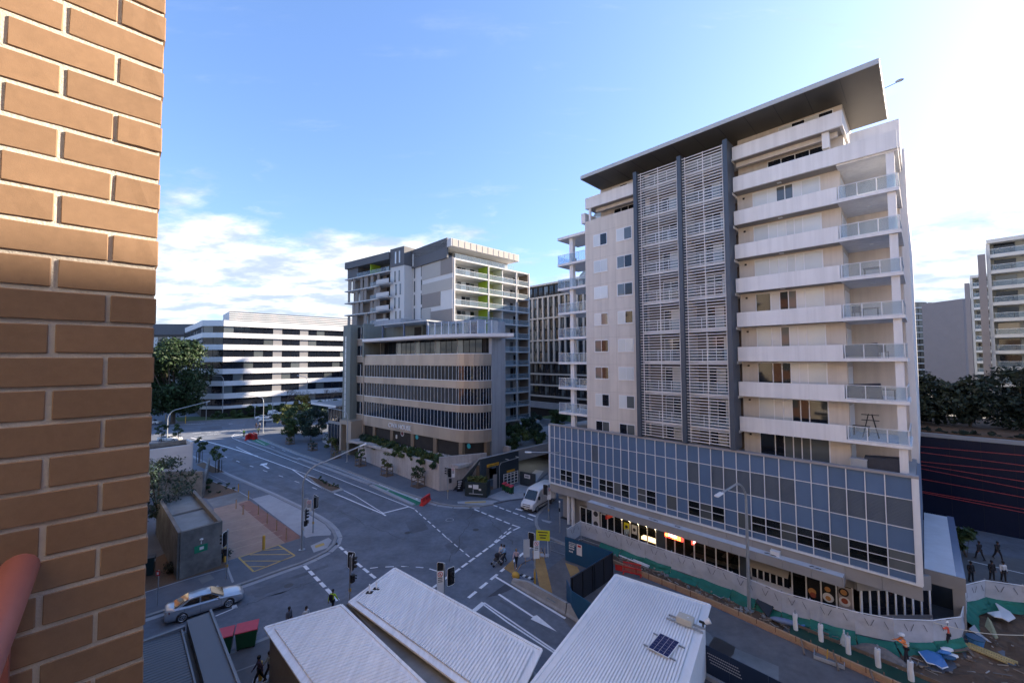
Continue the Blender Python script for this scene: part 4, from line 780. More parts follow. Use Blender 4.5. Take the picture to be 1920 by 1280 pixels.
# ------------------------------------------------------------------ black gridded flats in the gap
g_ = Bld('apartment_block', 'dark glazed apartment block with a pale grid seen in the gap left of the tower', 'apartment building', FT, -75, 86.7)
g_.box('core', DARK, -84, -56, 87.3, 100, 2, 40.5)
GRID = mat('pale_grid', (0.52, 0.48, 0.43), 0.8, 0.04, 0.6)
zs = [8.9, 12.0, 15.1, 18.3, 24.6, 30.9, 37.0]
for z in zs: g_.box('floor_band', GRID, -84, -56, 86.6, 87.2, z - 0.22, z + 0.22)
g_.box('base_wall', CONC, -84, -56, 86.5, 87.3, 5.5, 7.2)
for i in range(14):
    u = -83.6 + i * 2.0
    for z0, z1 in ((18.5, 24.4), (24.8, 30.7), (31.1, 36.8)): g_.box('grid_post', GRID, u - 0.28, u + 0.28, 86.65, 87.25, z0, z1)
    for k, z in enumerate((9.2, 12.3, 15.4, 18.6, 21.5, 24.9, 27.9, 31.2, 34.1, 37.4)):
        fr_ = g_.box('window', BLACK, u + 0.3, u + 1.7, 87.1, 87.28, z, z + 2.6); g_.sub(fr_, 'pane', [GLASS, GLASSG, GLASS][(i + k) % 3], u + 0.36, u + 0.98, 87.06, 87.1, z + 0.1, z + 2.5); g_.sub(fr_, 'pane', [GLASS, GLASS, GLASSG][(i * 2 + k) % 3], u + 1.04, u + 1.64, 87.06, 87.1, z + 0.9, z + 2.5)
g_.box('roof_parapet', GRID, -84, -56, 87.0, 100, 40.4, 40.9)
# ------------------------------------------------------------------ garden deck, car park entry and its dark hoarding
gd = Bld('garden_deck', 'raised concrete garden deck over the car park entry beside the tower', 'car park', FT, -48, 50)
gd.box('deck_slab', CONC2, -66, -46.9, 46.3, 86, 3.9, 4.2); gd.box('deck_slab', CONC2, -46.9, -33, 60, 86, 3.9, 4.2)
gd.box('entry_beam', GREYW, -46.9, -46.4, 46.0, 60, 2.9, 4.7); gd.box('entry_pier', GREYW, -47.2, -46.5, 46.0, 46.9, 0, 2.9); gd.box('entry_pier', GREYW, -47.2, -46.5, 57, 58, 0, 2.9); gd.box('end_wall', GREYW, -46.9, -33, 60, 60.3, 0, 4.7)
gd.box('dark_hall', DARK, -62, -61, 46, 60, 0, 3.9); gd.box('dark_hall', DARK, -62, -47, 59.8, 60, 0, 3.9); gd.box('dark_hall', DARK, -62, -47, 46.0, 46.3, 0, 3.9); gd.box('deck_parapet', STONE, -66, -47.3, 45.8, 46.2, 3.9, 5.2)
gd.box('tube_lamp', mat('tube_lamp', (1, 0.95, 0.85), 0.5, 0.02, 1, emit=3.0), -50, -49.9, 50, 56, 2.75, 2.82); gd.box('path', CONC, -60, -48, 62, 70, 4.21, 4.26); gd.box('lawn', GRASS, -70, -58, 76, 86, 4.21, 4.4)
gd.box('low_wall', CONC, -64, -50, 72, 72.3, 4.2, 5.4); gd.box('garden_shed', CHAR, -58, -46, 78, 82, 4.2, 7.0)
HB = mat('navy_hoarding', (0.030, 0.045, 0.060), 0.5, 0.06, 1.5); SIGNY = mat('amber_sign', (0.62, 0.34, 0.03), 0.5, 0.06, 3); RUST = mat('rusty_floor', (0.16, 0.11, 0.07), 0.9, 0.2, 2)
h_ = Bld('loading_dock', 'dark navy loading dock wall with an amber sign above its door', 'wall', FT, -45.2, 42)
h_.box('wall_panel', HB, -45.4, -45.2, 41.2, 45.8, 0, 4.95); h_.box('wall_panel', HB, -45.4, -45.2, 38.0, 39.1, 0, 4.95); h_.box('wall_panel', HB, -45.4, -45.2, 39.1, 41.2, 3.5, 4.95); h_.box('wall_capping', GREYW, -45.45, -45.1, 38.0, 45.8, 4.95, 5.05)
h_.box('door_recess', DARK2, -47.5, -46.9, 39.1, 41.2, 0, 3.5); h_.box('door_panel', GREYW, -45.3, -45.22, 40.5, 41.2, 0.05, 2.2); h_.box('door_floor', RUST, -46.9, -45.2, 39.1, 41.2, 0.14, 0.16); h_.box('handrail', STEEL, -45.3, -45.24, 39.2, 41.0, 1.6, 1.66)
h_.box('sign_board', SIGNY, -45.2, -45.12, 39.2, 41.5, 3.55, 3.95)
for i in range(9): h_.box('sign_letter', BLACK, -45.12, -45.11, 39.5 + i * 0.2, 39.5 + i * 0.2 + 0.12, 3.68, 3.82)
for v in (42.9, 45.1): h_.box('tube_lamp', WHITE, -45.2, -44.5, v, v + 0.08, 4.1, 4.16)
h_.part(MB().path([(-45.1, 41.6, 0), (-45.1, 41.6, 3.3), (-45.1, 41.9, 3.75), (-45.1, 45.6, 3.9)], 0.06), 'conduit', STEEL)
# the dark glass wall across the plaza
dk = Bld('glass_retail_hall', 'dark navy glass retail hall with thin red light lines across the plaza', 'building', FT, 8, 69.3)
NAVG = mat('navy_glass', (0.006, 0.010, 0.030), 0.22, 0.1, 0.6, spec=0.5)
for i in range(14): dk.box('glass_panel', NAVG, -3 + i * 2.4, -0.62 + i * 2.4, 69.3, 69.4, 0, 9.9)
dk.box('core', DARK, -3, 31, 69.4, 90, 0, 9.8); dk.box('roof_edge', GREYW, -3, 31, 69.2, 90, 9.9, 10.3); dk.box('roof_garden', DIRT, -3, 31, 70, 90, 10.3, 10.5)
REDL = mat('red_line', (0.45, 0.05, 0.06), 0.5, 0.02, 1)
for z0, z1 in ((8.6, 9.0), (8.0, 7.7), (6.8, 7.3), (6.55, 5.9), (6.2, 4.9), (4.9, 4.2), (3.4, 3.1), (3.3, 2.6)): dk.part(MB().bar((-2.5, 69.24, z0), (12, 69.24, z1), 0.04, 0.05), 'red_line', REDL)
# far right apartments
q = Bld('apartment_block', 'far white gridded apartment block with dark lower floors right of the tower', 'apartment building', F0, 195, 188)
q.box('core', DARK, 180, 214, 188.6, 205, 5, 42); q.box('roof_hut', TAUPE, 186, 196, 190, 200, 42.6, 45.5); q.box('side_wall', mat('steel_blue_wall', (0.13, 0.19, 0.27), 0.6, 0.05, 0.5), 204.5, 214.5, 188.2, 188.6, 6, 42.6)
for k in range(13):
    z = 8.0 + 2.88 * k; q.box('floor_band', APW, 180, 204.5, 187.8, 188.5, z - 0.3, z + 0.3)
    for i in range(10): q.box('window_pane', GLASSG if k > 6 else GLASS, 181.5 + i * 2.3, 183.4 + i * 2.3, 188.5, 188.6, z + 0.5, z + 2.5)
    q.box('window_pane', GLASSG, 208, 209.6, 188.1, 188.2, z + 0.7, z + 2.3)
for u in (180, 193.3, 204.3): q.box('grid_post', APW, u - 0.3, u + 0.3, 187.7, 188.5, 6, 42.8)
q2 = Bld('apartment_block', 'narrow red brick apartment block with white slabs at the far right', 'apartment building', F0, 218, 186)
q2.box('wall', mat('red_brick', (0.28, 0.10, 0.055), 0.85, 0.1, 0.6), 215, 227, 186.4, 200, 5, 43)
for k in range(13):
    z = 8.6 + 2.88 * k; q2.box('floor_band', APW, 214.6, 230, 186.0, 186.4, z - 0.15, z + 0.15); q2.box('window_pane', GLASS, 219.5, 222.5, 186.3, 186.4, z + 0.4, z + 2.4)
for u in (214.8, 226.6): q2.box('grid_post', APW, u - 0.2, u + 0.2, 185.8, 186.4, 5, 43.4)
BL = mat('grey_purple_blade', (0.22, 0.205, 0.22), 0.8, 0.05, 0.4)
q3 = Bld('apartment_block', 'slim dark apartment block with a pale blade wall at the far right', 'apartment building', F0, 195, 160)
q3.box('blade_wall', BL, 178.5, 181.8, 159, 175, 5, 42.5); q3.box('core', CHAR, 181.8, 192, 161, 175, 5, 42); q3.box('blade_wall', APW, 182, 182.6, 160, 162, 5, 42.5)
for k in range(12): q3.box('balcony_slab', APW, 188, 193.5, 158.8, 161, 8 + 2.95 * k, 9 + 2.95 * k); q3.box('window_pane', GLASS, 183, 187.6, 160.9, 161, 8.3 + 2.95 * k, 10.4 + 2.95 * k)
def flats(nm, label, fr, u0, u1, v, z0, n, h, ztop, blade):
    x = Bld(nm, label, 'apartment building', fr, (u0 + u1) / 2, v); x.box('wall', mat('stone_grey_wall', (0.34, 0.345, 0.32), 0.85, 0.05, 0.5), u0, u1, v + 2, v + 14, 3, ztop); x.box('roof', APW, u0 - 0.4, u1, v - 0.3, v + 14, ztop, ztop + 0.7)
    x.box('blade_wall', BL, u0 - 1.6, u0 - 0.6, v - 0.6, v + 2.5, 3, blade); x.box('end_wall', APW, u0 - 0.5, u0, v, v + 14, 3, ztop)
    for k in range(n):
        z = z0 + h * k; x.box('balcony_slab', APW, u0, u1, v - 0.2, v + 2, z - 0.32, z + 0.32)
        i = 0; u = u0 + 0.5
        while u < u1 - 2:
            x.box('window', GLASS if (k + i) % 3 else GLASSG, u, u + 2.6, v + 1.9, v + 2, z + 0.4, z + 2.5); x.box('glass_panel', BALU, u - 0.3, u + 2.0, v - 0.1, v - 0.08, z + 0.34, z + 1.3); x.box('glass_panel', BALU, u + 2.06, u + 4.3, v - 0.1, v - 0.08, z + 0.34, z + 1.3); u += 4.8; i += 1
        x.box('top_rail', WFRAME, u0, u1, v - 0.13, v - 0.05, z + 1.3, z + 1.36)
    return x
FR = Fr(-50)
uu, vv = FR.uv(92.2, 77); flats('apartment_block', 'large apartment block with broad white balcony slabs at the right edge', FR, uu, uu + 42, vv, 4.9, 12, 3.07, 41.2, 39.2)
uu, vv = FR.uv(134.5, 117); flats('apartment_block', 'stepped balcony apartment block between the blade walls at far right', FR, uu, uu + 16, vv, 5.5, 12, 3.1, 42.4, 41.0)

# unseen blocks added behind the tower to cast shade over the far streets
for (x0, x1, y0, y1, h, lb_) in ((25, 61, 73, 136, 44, 'long unseen block added directly behind the tower to cast shade'), (36, 72, 168, 190, 82, 'slim unseen high rise added far behind the tower to cast shade'), (38, 74, 191, 225, 66, 'broad unseen high rise added behind the slim one to cast shade')):
    b_ = Bld('apartment_block', lb_, 'apartment building', F0, (x0 + x1) / 2, y0); b_.box('wall', MATS['stone_grey_wall'], x0, x1, y0, y1, 0, h)
    for k in range(int(h / 3.1) - 1): b_.box('floor_band', APW, x0 - .3, x1 + .3, y0 - .3, y1 + .3, 4 + 3.1 * k, 5 + 3.1 * k)
# ------------------------------------------------------------------ the brick building the photograph is taken from
BRK = mat('brown_brick', (0.32, 0.205, 0.128), 0.85, 0.10, 45.0, bump=0.05, bscale=420, objvar=0.09, dirt=0.06)
MORT = mat('mortar', (0.66, 0.63, 0.58), 0.95, 0.08, 40.0, bump=0.22, bscale=150)
REDBR = mat('body_brick', (0.21, 0.155, 0.12), 0.85, 0.1, 1.0)
n_ = Bld('brick_building', 'brown brick building in the foreground with wide pale mortar joints', 'building', FT, -1.577, 0.08)
n_.box('mortar_bed', MORT, -1.93, -1.5815, -3.2, 0.078, 17.6, 21.6)
PB, BW, JT = 0.0857, 0.204, 0.0118
def brick_mesh(ln, seed):
    r_ = random.Random(seed); b = bmesh.new(); bmesh.ops.create_cube(b, size=1)
    for v in b.verts: v.co.x *= 0.11; v.co.y *= ln; v.co.z *= PB - JT
    bmesh.ops.subdivide_edges(b, edges=[e for e in b.edges if abs(e.verts[0].co.y - e.verts[1].co.y) > 0.01], cuts=3)
    bmesh.ops.bevel(b, geom=[e for e in b.edges if len(e.link_faces) == 2 and e.calc_face_angle(0) > 0.5], offset=0.0018, segments=1, affect='EDGES')
    for v in b.verts: v.co.z += r_.uniform(-0.0006, 0.0006); v.co.y += r_.uniform(-0.0008, 0.0008); v.co.x += r_.uniform(-0.0005, 0.0005)
    me = bpy.data.meshes.new('brick'); b.to_mesh(me); b.free(); me.materials.append(BRK); return me
BF = [brick_mesh(BW - JT, i) for i in range(5)]; BH = [brick_mesh(BW * 0.5 - JT * 0.55, 20 + i) for i in range(4)]
zr = 19.3 + (677 - 560) / 757 * 1.18
row = 0
z = 19.30 - 0.9
zbase = 19.530 - 14 * PB
for row in range(30):
    z = zbase + row * PB; y = 0.08; first = True; half = (row % 2 == 1)
    while y > -1.15:
        ln = BW * 0.5 if (first and half) else BW; first = False
        me = (BH if ln < 0.2 else BF)[rng.randrange(4)]
        o_ = link('brick', me, n_.o, (-0.055 + rng.uniform(-0.0012, 0.0012), y - 0.08 - (ln - JT) / 2, z + rng.uniform(-0.001, 0.001)), 0)
        o_.rotation_euler = (rng.uniform(-0.003, 0.003), 0, rng.uniform(-0.004, 0.004)); y -= ln
# the body of the building behind and beside the camera, seen only in reflections; facade lengthened to bounce sunlight
bb = n_; CREAMW = mat('cream_facade', (0.62, 0.56, 0.46), 0.85, 0.06, 0.8)
bb.box('wall', CREAMW, -70, -1.95, -16, -1.0, 0, 33); bb.box('wall', CREAMW, -1.55, 62, -16, -2.6, 0, 33); bb.box('shade_wing', REDBR, 4.0, 9.0, -2.6, 12.75, 0, 25.55); bb.box('balcony_floor', CONC, -1.58, 3.9, -2.6, -0.35, 17.45, 17.65)  # tall side block is unseen, added to shadow the lower bricks
for u in range(-66, 60, 12):
    v0 = -0.9 if u < -2 else -2.5
    if not -8 < u < 12: bb.box('brick_bay', mat('bay_brick', (0.30, 0.15, 0.085), 0.85, 0.1, 0.8), u, u + 5, v0 - 0.08, v0, 0, 33)
    for k in range(10):
        z0 = 2.2 + 3.0 * k
        if not -8 < u < 12: bb.box('window', GLASSG, u + 6.5, u + 10, v0 - 0.08, v0 - 0.04, z0, z0 + 2.0); bb.box('window', GLASSG, u + 1.5, u + 3.5, v0, v0 + 0.03, z0, z0 + 1.6); bb.box('balcony_slab', WHITE, u + 6, u + 10.6, v0, v0 + 1.0, z0 - 0.4, z0 - 0.15)
PINK = mat('pink_red_paint', (0.36, 0.12, 0.095), 0.4, 0.06, 20.0)
hr = Bld('handrail', 'pinkish red tubular balcony handrail fixed to the brick wall', 'handrail', FT, -1.57, -0.15)
hr.part(MB().tube((-1.545, -0.15, 18.80), (-0.2, -0.15, 18.80), 0.034, 0.034, 20).ball((-1.545, -0.15, 18.80), 0.034, 16, 8), 'rail_tube', PINK, smooth=True)
hr.box('fixing_plate', PINK, -1.578, -1.55, -0.2, -0.16, 17.66, 18.76)
# off-frame block added at the right to keep the street in shade
nb = Bld('apartment_block', 'tall pale block added beyond the right edge to shade the street', 'apartment building', FT, 30, 76)
nb.box('wall', mat('stone_grey_wall', (0.34, 0.345, 0.32)), 13.5, 62, 76, 95, 0, 46)
for k in range(13): nb.box('balcony_slab', APW, 13.6, 62, 75.2, 76, 8 + 3 * k, 8.4 + 3 * k); nb.box('window_band', GLASS, 14, 61, 75.95, 76, 8.8 + 3 * k, 10.6 + 3 * k)
# ------------------------------------------------------------------ low roofs under the camera
WROOF = mat('white_roof_sheet', (0.82, 0.83, 0.84), 0.5, 0.05, 1.6, dirt=0.08, streak=(3, 0.25, 1, 39.4)); DROOF = mat('grey_roof_sheet', (0.075, 0.088, 0.108), 0.5, 0.06, 1.0, dirt=0.1)
STAIN = mat('stained_roof_sheet', (0.80, 0.81, 0.82), 0.6, 0.16, 1.3, dirt=0.08, streak=(4, 0.22, 1, 39.4))
def lerp3(a, b, t): return tuple(x + (y - x) * t for x, y in zip(a, b))
def ribbed(p0, p1, q0, q1, nrib, h, inset=0.0):
    """roof sheet between edge p0-p1 and edge q0-q1; ribs run from p to q"""
    mb = MB(); n = nrib * 4; A_ = []; B_ = []
    for i in range(n + 1):
        t = i / n; k = i % 4; t = (i // 4 + (0, .66, .76, .92)[k]) / nrib if i < n else 1; dz = h if k in (0, 1) else 0
        a = lerp3(p0, p1, t); b = lerp3(q0, q1, t); A_.append((a[0], a[1], a[2] + dz)); B_.append((b[0], b[1], b[2] + dz))
    return mb.loft([A_, B_], close=False, caps=False)
def shed(name, label, corners, roofm, wallm, nrib, h, edge=0.35, wall_in=0.5, axis=0, fm=None):
    """corners p0,p1 (one edge), q0,q1 (opposite edge), each x,y,z"""
    p0, p1, q0, q1 = corners; cx = sum(c_[0] for c_ in corners) / 4; cy = sum(c_[1] for c_ in corners) / 4
    r = thing(name, label, 'building', (cx, cy, 0)); L_ = lambda c_: (c_[0] - cx, c_[1] - cy, c_[2])
    p0, p1, q0, q1 = map(L_, (p0, p1, q0, q1))
    ins = lambda c_, k: (c_[0] * k, c_[1] * k, c_[2])
    mb = MB(); k0 = [p0, p1, q1, q0]
    build(MB().add([(x, y, z - 0.14) for x, y, z in k0] + [(x, y, z) for x, y, z in k0], [(0, 1, 2, 3), (4, 7, 6, 5), (0, 4, 5, 1), (1, 5, 6, 2), (2, 6, 7, 3), (3, 7, 4, 0)]), 'roof_base', fm or roofm, r)
    e = edge; a0 = lerp3(p0, p1, e / 10); 
    def inner(c_, o1, o2):
        v1 = Vector(o1) - Vector(c_); v2 = Vector(o2) - Vector(c_); return tuple(Vector(c_) + v1.normalized() * edge + v2.normalized() * edge)
    i0, i1, j0, j1 = inner(p0, p1, q0), inner(p1, p0, q1), inner(q0, q1, p0), inner(q1, q0, p1)
    up_ = lambda c_: (c_[0], c_[1], c_[2] + 0.012)
    rb = ribbed(up_(i0), up_(i1), up_(j0), up_(j1), nrib, h); stuff(build(rb, 'roof_ribs', roofm, r))
    w = [ins(c_, 0.93) for c_ in k0]; mb = MB(); zt = [c_[2] - 0.15 for c_ in k0]
    mb.add([(x, y, 0.1) for x, y, z in w] + [(w[i][0], w[i][1], zt[i]) for i in range(4)], [(0, 1, 5, 4), (1, 2, 6, 5), (2, 3, 7, 6), (3, 0, 4, 7)])
    build(mb, 'wall', wallm, r)
    for a_, b_, nm in ((p0, p1, 'ridge_flashing'), (q0, q1, 'gutter'), (p0, q0, 'barge_flashing'), (p1, q1, 'barge_flashing')):
        build(MB().bar((a_[0], a_[1], a_[2] + .005), (b_[0], b_[1], b_[2] + .005), 0.16, 0.09), nm, fm or roofm, r)
    return r
def ext(a, b, k): return (a[0] + (b[0] - a[0]) * k, a[1] + (b[1] - a[1]) * k)
def at(p, z): return (p[0], p[1], z)
pA, pB, pC = (-8.81,30.78), (1.5,22.26), (-10.54,26.68)
shed('shelter', 'white ribbed shelter roof with dark streaks, long one beside the turn arrow', [at(pA, 3.8), at(pB, 3.8), at(pC, 3.75), at((pB[0] + pC[0] - pA[0], pB[1] + pC[1] - pA[1]), 3.75)], STAIN, GREYW, 62, 0.075)
bA, bB, bC, bD = (-10.92,26.37), (-4.3,20.12), (-14.7,24.64), (-9.89,20.47)
bB = ext(bA, bB, 1.25); bD = (bC[0] + bB[0] - bA[0], bC[1] + bB[1] - bA[1])
sb = shed('shelter', 'white shelter roof with three dark specks nearest the two green bins', [at(bA, 3.75), at(bB, 3.75), at(bC, 3.5), at(bD, 3.5)], STAIN, mat('slatted_wall', (0.20, 0.185, 0.16), 0.7, 0.1, 2), 44, 0.06)
gt = thing('gutter_walkway', 'weathered concrete gutter strip between the two white shelter roofs', 'gutter', (0, 0, 0))
gp = [(-10.91,27.19),(-10.33,27.3),(-2.14,20.27),(-4.21,20.28)]
build(MB().prism(gp, 3.2, 3.4), 'channel', CONC2, gt); build(MB().bar(at((-10.52,27.08), 3.6), at((-2.25,20.11), 3.6), 0.18, 0.3), 'channel_wall', mat('moss', (0.035, 0.035, 0.012), 0.95, 0.4, 3), gt)
cA, cB, cC = (7.31,29.37), (12.22,25.78), (0.94,19.77)
cC = ext(cA, cC, 1.2); cD = (cB[0] + cC[0] - cA[0], cB[1] + cC[1] - cA[1])
sc_ = shed('shelter', 'clean white ribbed shelter roof carrying a small blue solar panel', [at(cA, 4.0), at(cB, 4.0), at(cC, 4.1), at(cD, 4.1)], WROOF, WROOF, 36, 0.075)
# grey roof at lower left
gr = Bld('shop_roof', 'dark grey ribbed shop roof with a flat parapet box at the lower left', 'building', FT, -27, 2)
gr.box('parapet_box', mat('grey_metal', (0.088, 0.104, 0.128), 0.5, 0.04, 1), -31.35, -19, 3.5, 4.6, 0.1, 3.85); gr.box('parapet_trim', mat('pale_trim', (0.16, 0.18, 0.205), 0.5, 0.04, 1), -31.45, -19, 4.6, 4.72, 3.6, 3.95); gr.box('box_gutter', BLACK, -31, -19, 3.28, 3.5, 3.2, 3.3)
rb = ribbed((-31.0 + 27, 3.2 - 2, 3.5), (-19 + 27, 3.2 - 2, 3.5), (-31.0 + 27, -0.8 - 2, 3.75), (-19 + 27, -0.8 - 2, 3.75), 50, 0.035); stuff(build(rb, 'roof_ribs', DROOF, gr.o)); gr.box('wall', GREYW, -30.8, -19, -0.8, 3.2, 0.1, 3.2); gr.box('ridge_trim', MATS['pale_trim'], -31.2, -31.0, -0.9, 3.4, 3.45, 3.7)
gr.box('gutter_board', MATS['pale_trim'], -31.0, -19, 3.2, 3.28, 3.3, 3.62)
# things on the shelter roof
sp = thing('solar_panel', 'small blue solar panel with a white frame lying on the white roof', 'solar panel', (*(7.95,21.97), 4.15), FC.a + R(-4))
build(MB().box(-0.55, 0.55, -0.78, 0.78, 0.06, 0.10), 'frame', WHITE, sp); CELL = mat('solar_cell', (0.012, 0.025, 0.10), 0.15, 0.1, 4, spec=0.7)
for i in range(4):
    for j in range(6): boxpart('cell', CELL, sp, -0.51 + i * 0.257, -0.51 + i * 0.257 + 0.24, -0.74 + j * 0.247, -0.74 + j * 0.247 + 0.235, 0.101, 0.106)
for y in (-0.6, 0.6): boxpart('mounting_bar', STEEL, sp, -0.85, 0.85, y - 0.03, y + 0.03, 0.0, 0.06)
ub = thing('equipment_box', 'cream equipment box on rails at the corner of the white roof', 'box', (*(9.87,23.83), 4.1), FC.a)
build(MB().box(-0.42, 0.42, -0.3, 0.3, 0.1, 0.45), 'cabinet', mat('cream_plastic', (0.50, 0.47, 0.40), 0.5, 0.06, 4), ub, bevel=0.03); build(MB().disc((0.15, 0, 0.45), (0, 0, 1), 0.05), 'cap', WHITE, ub)
for y in (-0.2, 0.2): boxpart('rail', STEEL, ub, -1.0, 1.0, y - 0.03, y + 0.03, 0.0, 0.1)
fl = thing('floodlight', 'white floodlight cluster fixed at the edge of the white roof', 'lamp', (*(10.77,23.59), 4.1), FC.a)
build(MB().tube((0, 0, 0), (0, 0, 0.3), 0.05).box(-0.2, 0.2, -0.05, 0.05, 0.2, 0.3), 'bracket', BLACK, fl); build(MB().tube((0.1, 0, 0.3), (0.35, 0.1, 0.45), 0.12, 0.16, 12), 'lamp_head', WHITE, fl)
for i, (x, y) in enumerate([(-9.56,27.59),(-9.24,28.03)]):
    v_ = thing('roof_vent', ['white vent pipe on a dark flashing, left one of the pair on the roof', 'white vent pipe on a dark flashing, right one of the pair on the roof'][i], 'vent pipe', (x, y, 3.83), 0, 'vent pipes on the shelter roof'); build(MB().tube((0, 0, 0), (0, 0, 0.55), 0.05, 0.05, 10), 'pipe', WHITE, v_); build(MB().box(-0.22, 0.22, -0.16, 0.16, 0, 0.03), 'flashing', DARK, v_)
# ------------------------------------------------------------------ concrete substation, white vent wall on the left corner
zt = 4.2
sk = thing('substation', 'stained grey concrete substation hut with a green sign and sunken roof', 'building', (*(-32.3,41.58), 0))
ox, oy = sk.location.x, sk.location.y
def rel(pts, o_): return [(x - o_[0], y - o_[1]) for x, y in pts]
fb = rel([(-32.08,39.81),(-30.03,42.58)], (ox, oy)); ft = rel([(-29.34,36.3),(-27.55,38.77),(-37.65,48.17),(-32.63,38.91)], (ox, oy))
F_L, F_R, B_R, B_L = ft[0], ft[1], ft[2], ft[3]
OLDC = mat('stained_concrete', (0.20, 0.205, 0.20), 0.9, 0.3, 1.5, bump=0.3, dirt=0.5)
q_ = [F_L, F_R, B_R, (F_L[0] + B_R[0] - F_R[0], F_L[1] + B_R[1] - F_R[1])]
for i, nm in enumerate(('front_wall', 'right_wall', 'rear_wall', 'left_wall')):
    a_, b_ = q_[i], q_[(i + 1) % 4]; build(MB().bar((*a_, zt / 2), (*b_, zt / 2), 0.3, zt), nm, OLDC, sk)
build(MB().prism([(x * 1, y * 1) for x, y in q_], 0, zt - 0.5), 'roof_slab', mat('wet_slab', (0.16, 0.19, 0.21), 0.5, 0.25, 1.0, dirt=0.3), sk)
mid = ((q_[1][0] + q_[2][0]) / 2, (q_[1][1] + q_[2][1]) / 2); mid2 = ((q_[0][0] + q_[3][0]) / 2, (q_[0][1] + q_[3][1]) / 2); build(MB().bar((*mid, zt - 0.42), (*mid2, zt - 0.42), 0.2, 0.16), 'roof_upstand', CONC2, sk)
dF = Vector((F_R[0] - F_L[0], F_R[1] - F_L[1], 0)).normalized(); nF = Vector((dF.y, -dF.x, 0)); cF = Vector(((F_L[0] + F_R[0]) / 2, (F_L[1] + F_R[1]) / 2, 0)) + nF * 0.16
build(MB().bar(cF - dF * 0.5 + Vector((0, 0, 2.3)), cF + dF * 0.5 + Vector((0, 0, 2.3)), 0.04, 0.62), 'sign', mat('green_sign', (0.01, 0.22, 0.12), 0.5, 0.04, 3), sk); build(MB().bar(cF - dF * 0.12 + Vector((0, 0, 2.32)) + nF * 0.025, cF + dF * 0.2 + Vector((0, 0, 2.32)) + nF * 0.025, 0.02, 0.25), 'sign_emblem', WHITE, sk); build(MB().ball(cF + Vector((0, 0, 3.1)), (0.18, 0.14, 0.1)).tube(cF + Vector((0, 0, 2.7)), cF + Vector((0, 0, 3.1)), 0.04), 'wall_lamp', WHITE, sk)
vw = thing('vent_block', 'tall white panelled vent block with a dark open top left of the road', 'building', (*(-48.02,58.52), 0)); ox, oy = vw.location.x, vw.location.y
vt = rel([(-50.85,57.51),(-47.9,60.9),(-48.36,62.31)], (ox, oy)); d_ = Vector((vt[1][0] - vt[0][0], vt[1][1] - vt[0][1], 0)); e0 = Vector((*vt[0], 0)) - d_ * 0.4; e1 = Vector((*vt[1], 0)); n2 = Vector((-d_.y, d_.x, 0)).normalized()
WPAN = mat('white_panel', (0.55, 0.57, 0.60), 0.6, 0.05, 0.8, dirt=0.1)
for k in range(7): build(MB().bar(e0 + Vector((0, 0, 0.5 + k * 0.98)), e1 + Vector((0, 0, 0.5 + k * 0.98)), 0.3, 0.965), 'wall_panel', WPAN, vw)
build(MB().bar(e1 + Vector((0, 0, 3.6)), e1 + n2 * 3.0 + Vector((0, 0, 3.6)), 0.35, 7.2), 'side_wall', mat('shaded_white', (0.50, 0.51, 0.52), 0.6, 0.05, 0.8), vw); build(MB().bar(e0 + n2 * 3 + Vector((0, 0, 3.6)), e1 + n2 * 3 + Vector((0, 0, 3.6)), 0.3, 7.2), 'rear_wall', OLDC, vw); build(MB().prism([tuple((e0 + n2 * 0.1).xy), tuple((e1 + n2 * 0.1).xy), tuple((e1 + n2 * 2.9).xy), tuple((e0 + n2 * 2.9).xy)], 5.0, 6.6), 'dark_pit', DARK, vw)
ow = thing('retaining_wall', 'weathered concrete wall behind the substation below the white block', 'wall', (*(-43.75,57.94), 0)); ox, oy = ow.location.x, ow.location.y
wp = rel([(-43.46,57.68), (-49.94,65.64)], (ox, oy)); build(MB().bar((*rel([(-43.35,57.43)], (ox, oy))[0], 1.9), (*rel([(-50.13,57.44)], (ox, oy))[0], 1.9), 0.35, 3.8), 'wall_panel', OLDC, ow); build(MB().bar((*rel([(-43.35,57.43)], (ox, oy))[0], 1.5), (*rel([(-55.64,74.83)], (ox, oy))[0], 0.6), 0.3, 2.0), 'wing_wall', OLDC, ow)
# ------------------------------------------------------------------ vegetation
def leafmat(nm, c_, var=0.35): return mat(nm, c_, 0.6, var, 0.9, spec=0.3, island=0.4)
LF = [leafmat('dark_foliage', (0.030, 0.060, 0.022)), leafmat('mid_foliage', (0.050, 0.085, 0.028)), leafmat('blue_green_foliage', (0.032, 0.062, 0.045)), leafmat('olive_foliage', (0.085, 0.105, 0.030)), leafmat('deep_foliage', (0.020, 0.032, 0.022)), leafmat('golden_foliage', (0.17, 0.14, 0.03)), leafmat('fig_foliage', (0.022, 0.045, 0.015), 0.5)]
BARK = mat('bark', (0.09, 0.07, 0.055), 0.9, 0.3, 6, bump=0.5, bscale=20)
ORD = ['first', 'second', 'third', 'fourth', 'fifth', 'sixth', 'seventh', 'eighth', 'ninth', 'tenth', 'eleventh', 'twelfth', 'thirteenth', 'fourteenth', 'fifteenth', 'sixteenth', 'seventeenth', 'eighteenth', 'nineteenth', 'twentieth', 'twenty-first', 'twenty-second', 'twenty-third', 'twenty-fourth']
nr = np.random.RandomState(11)
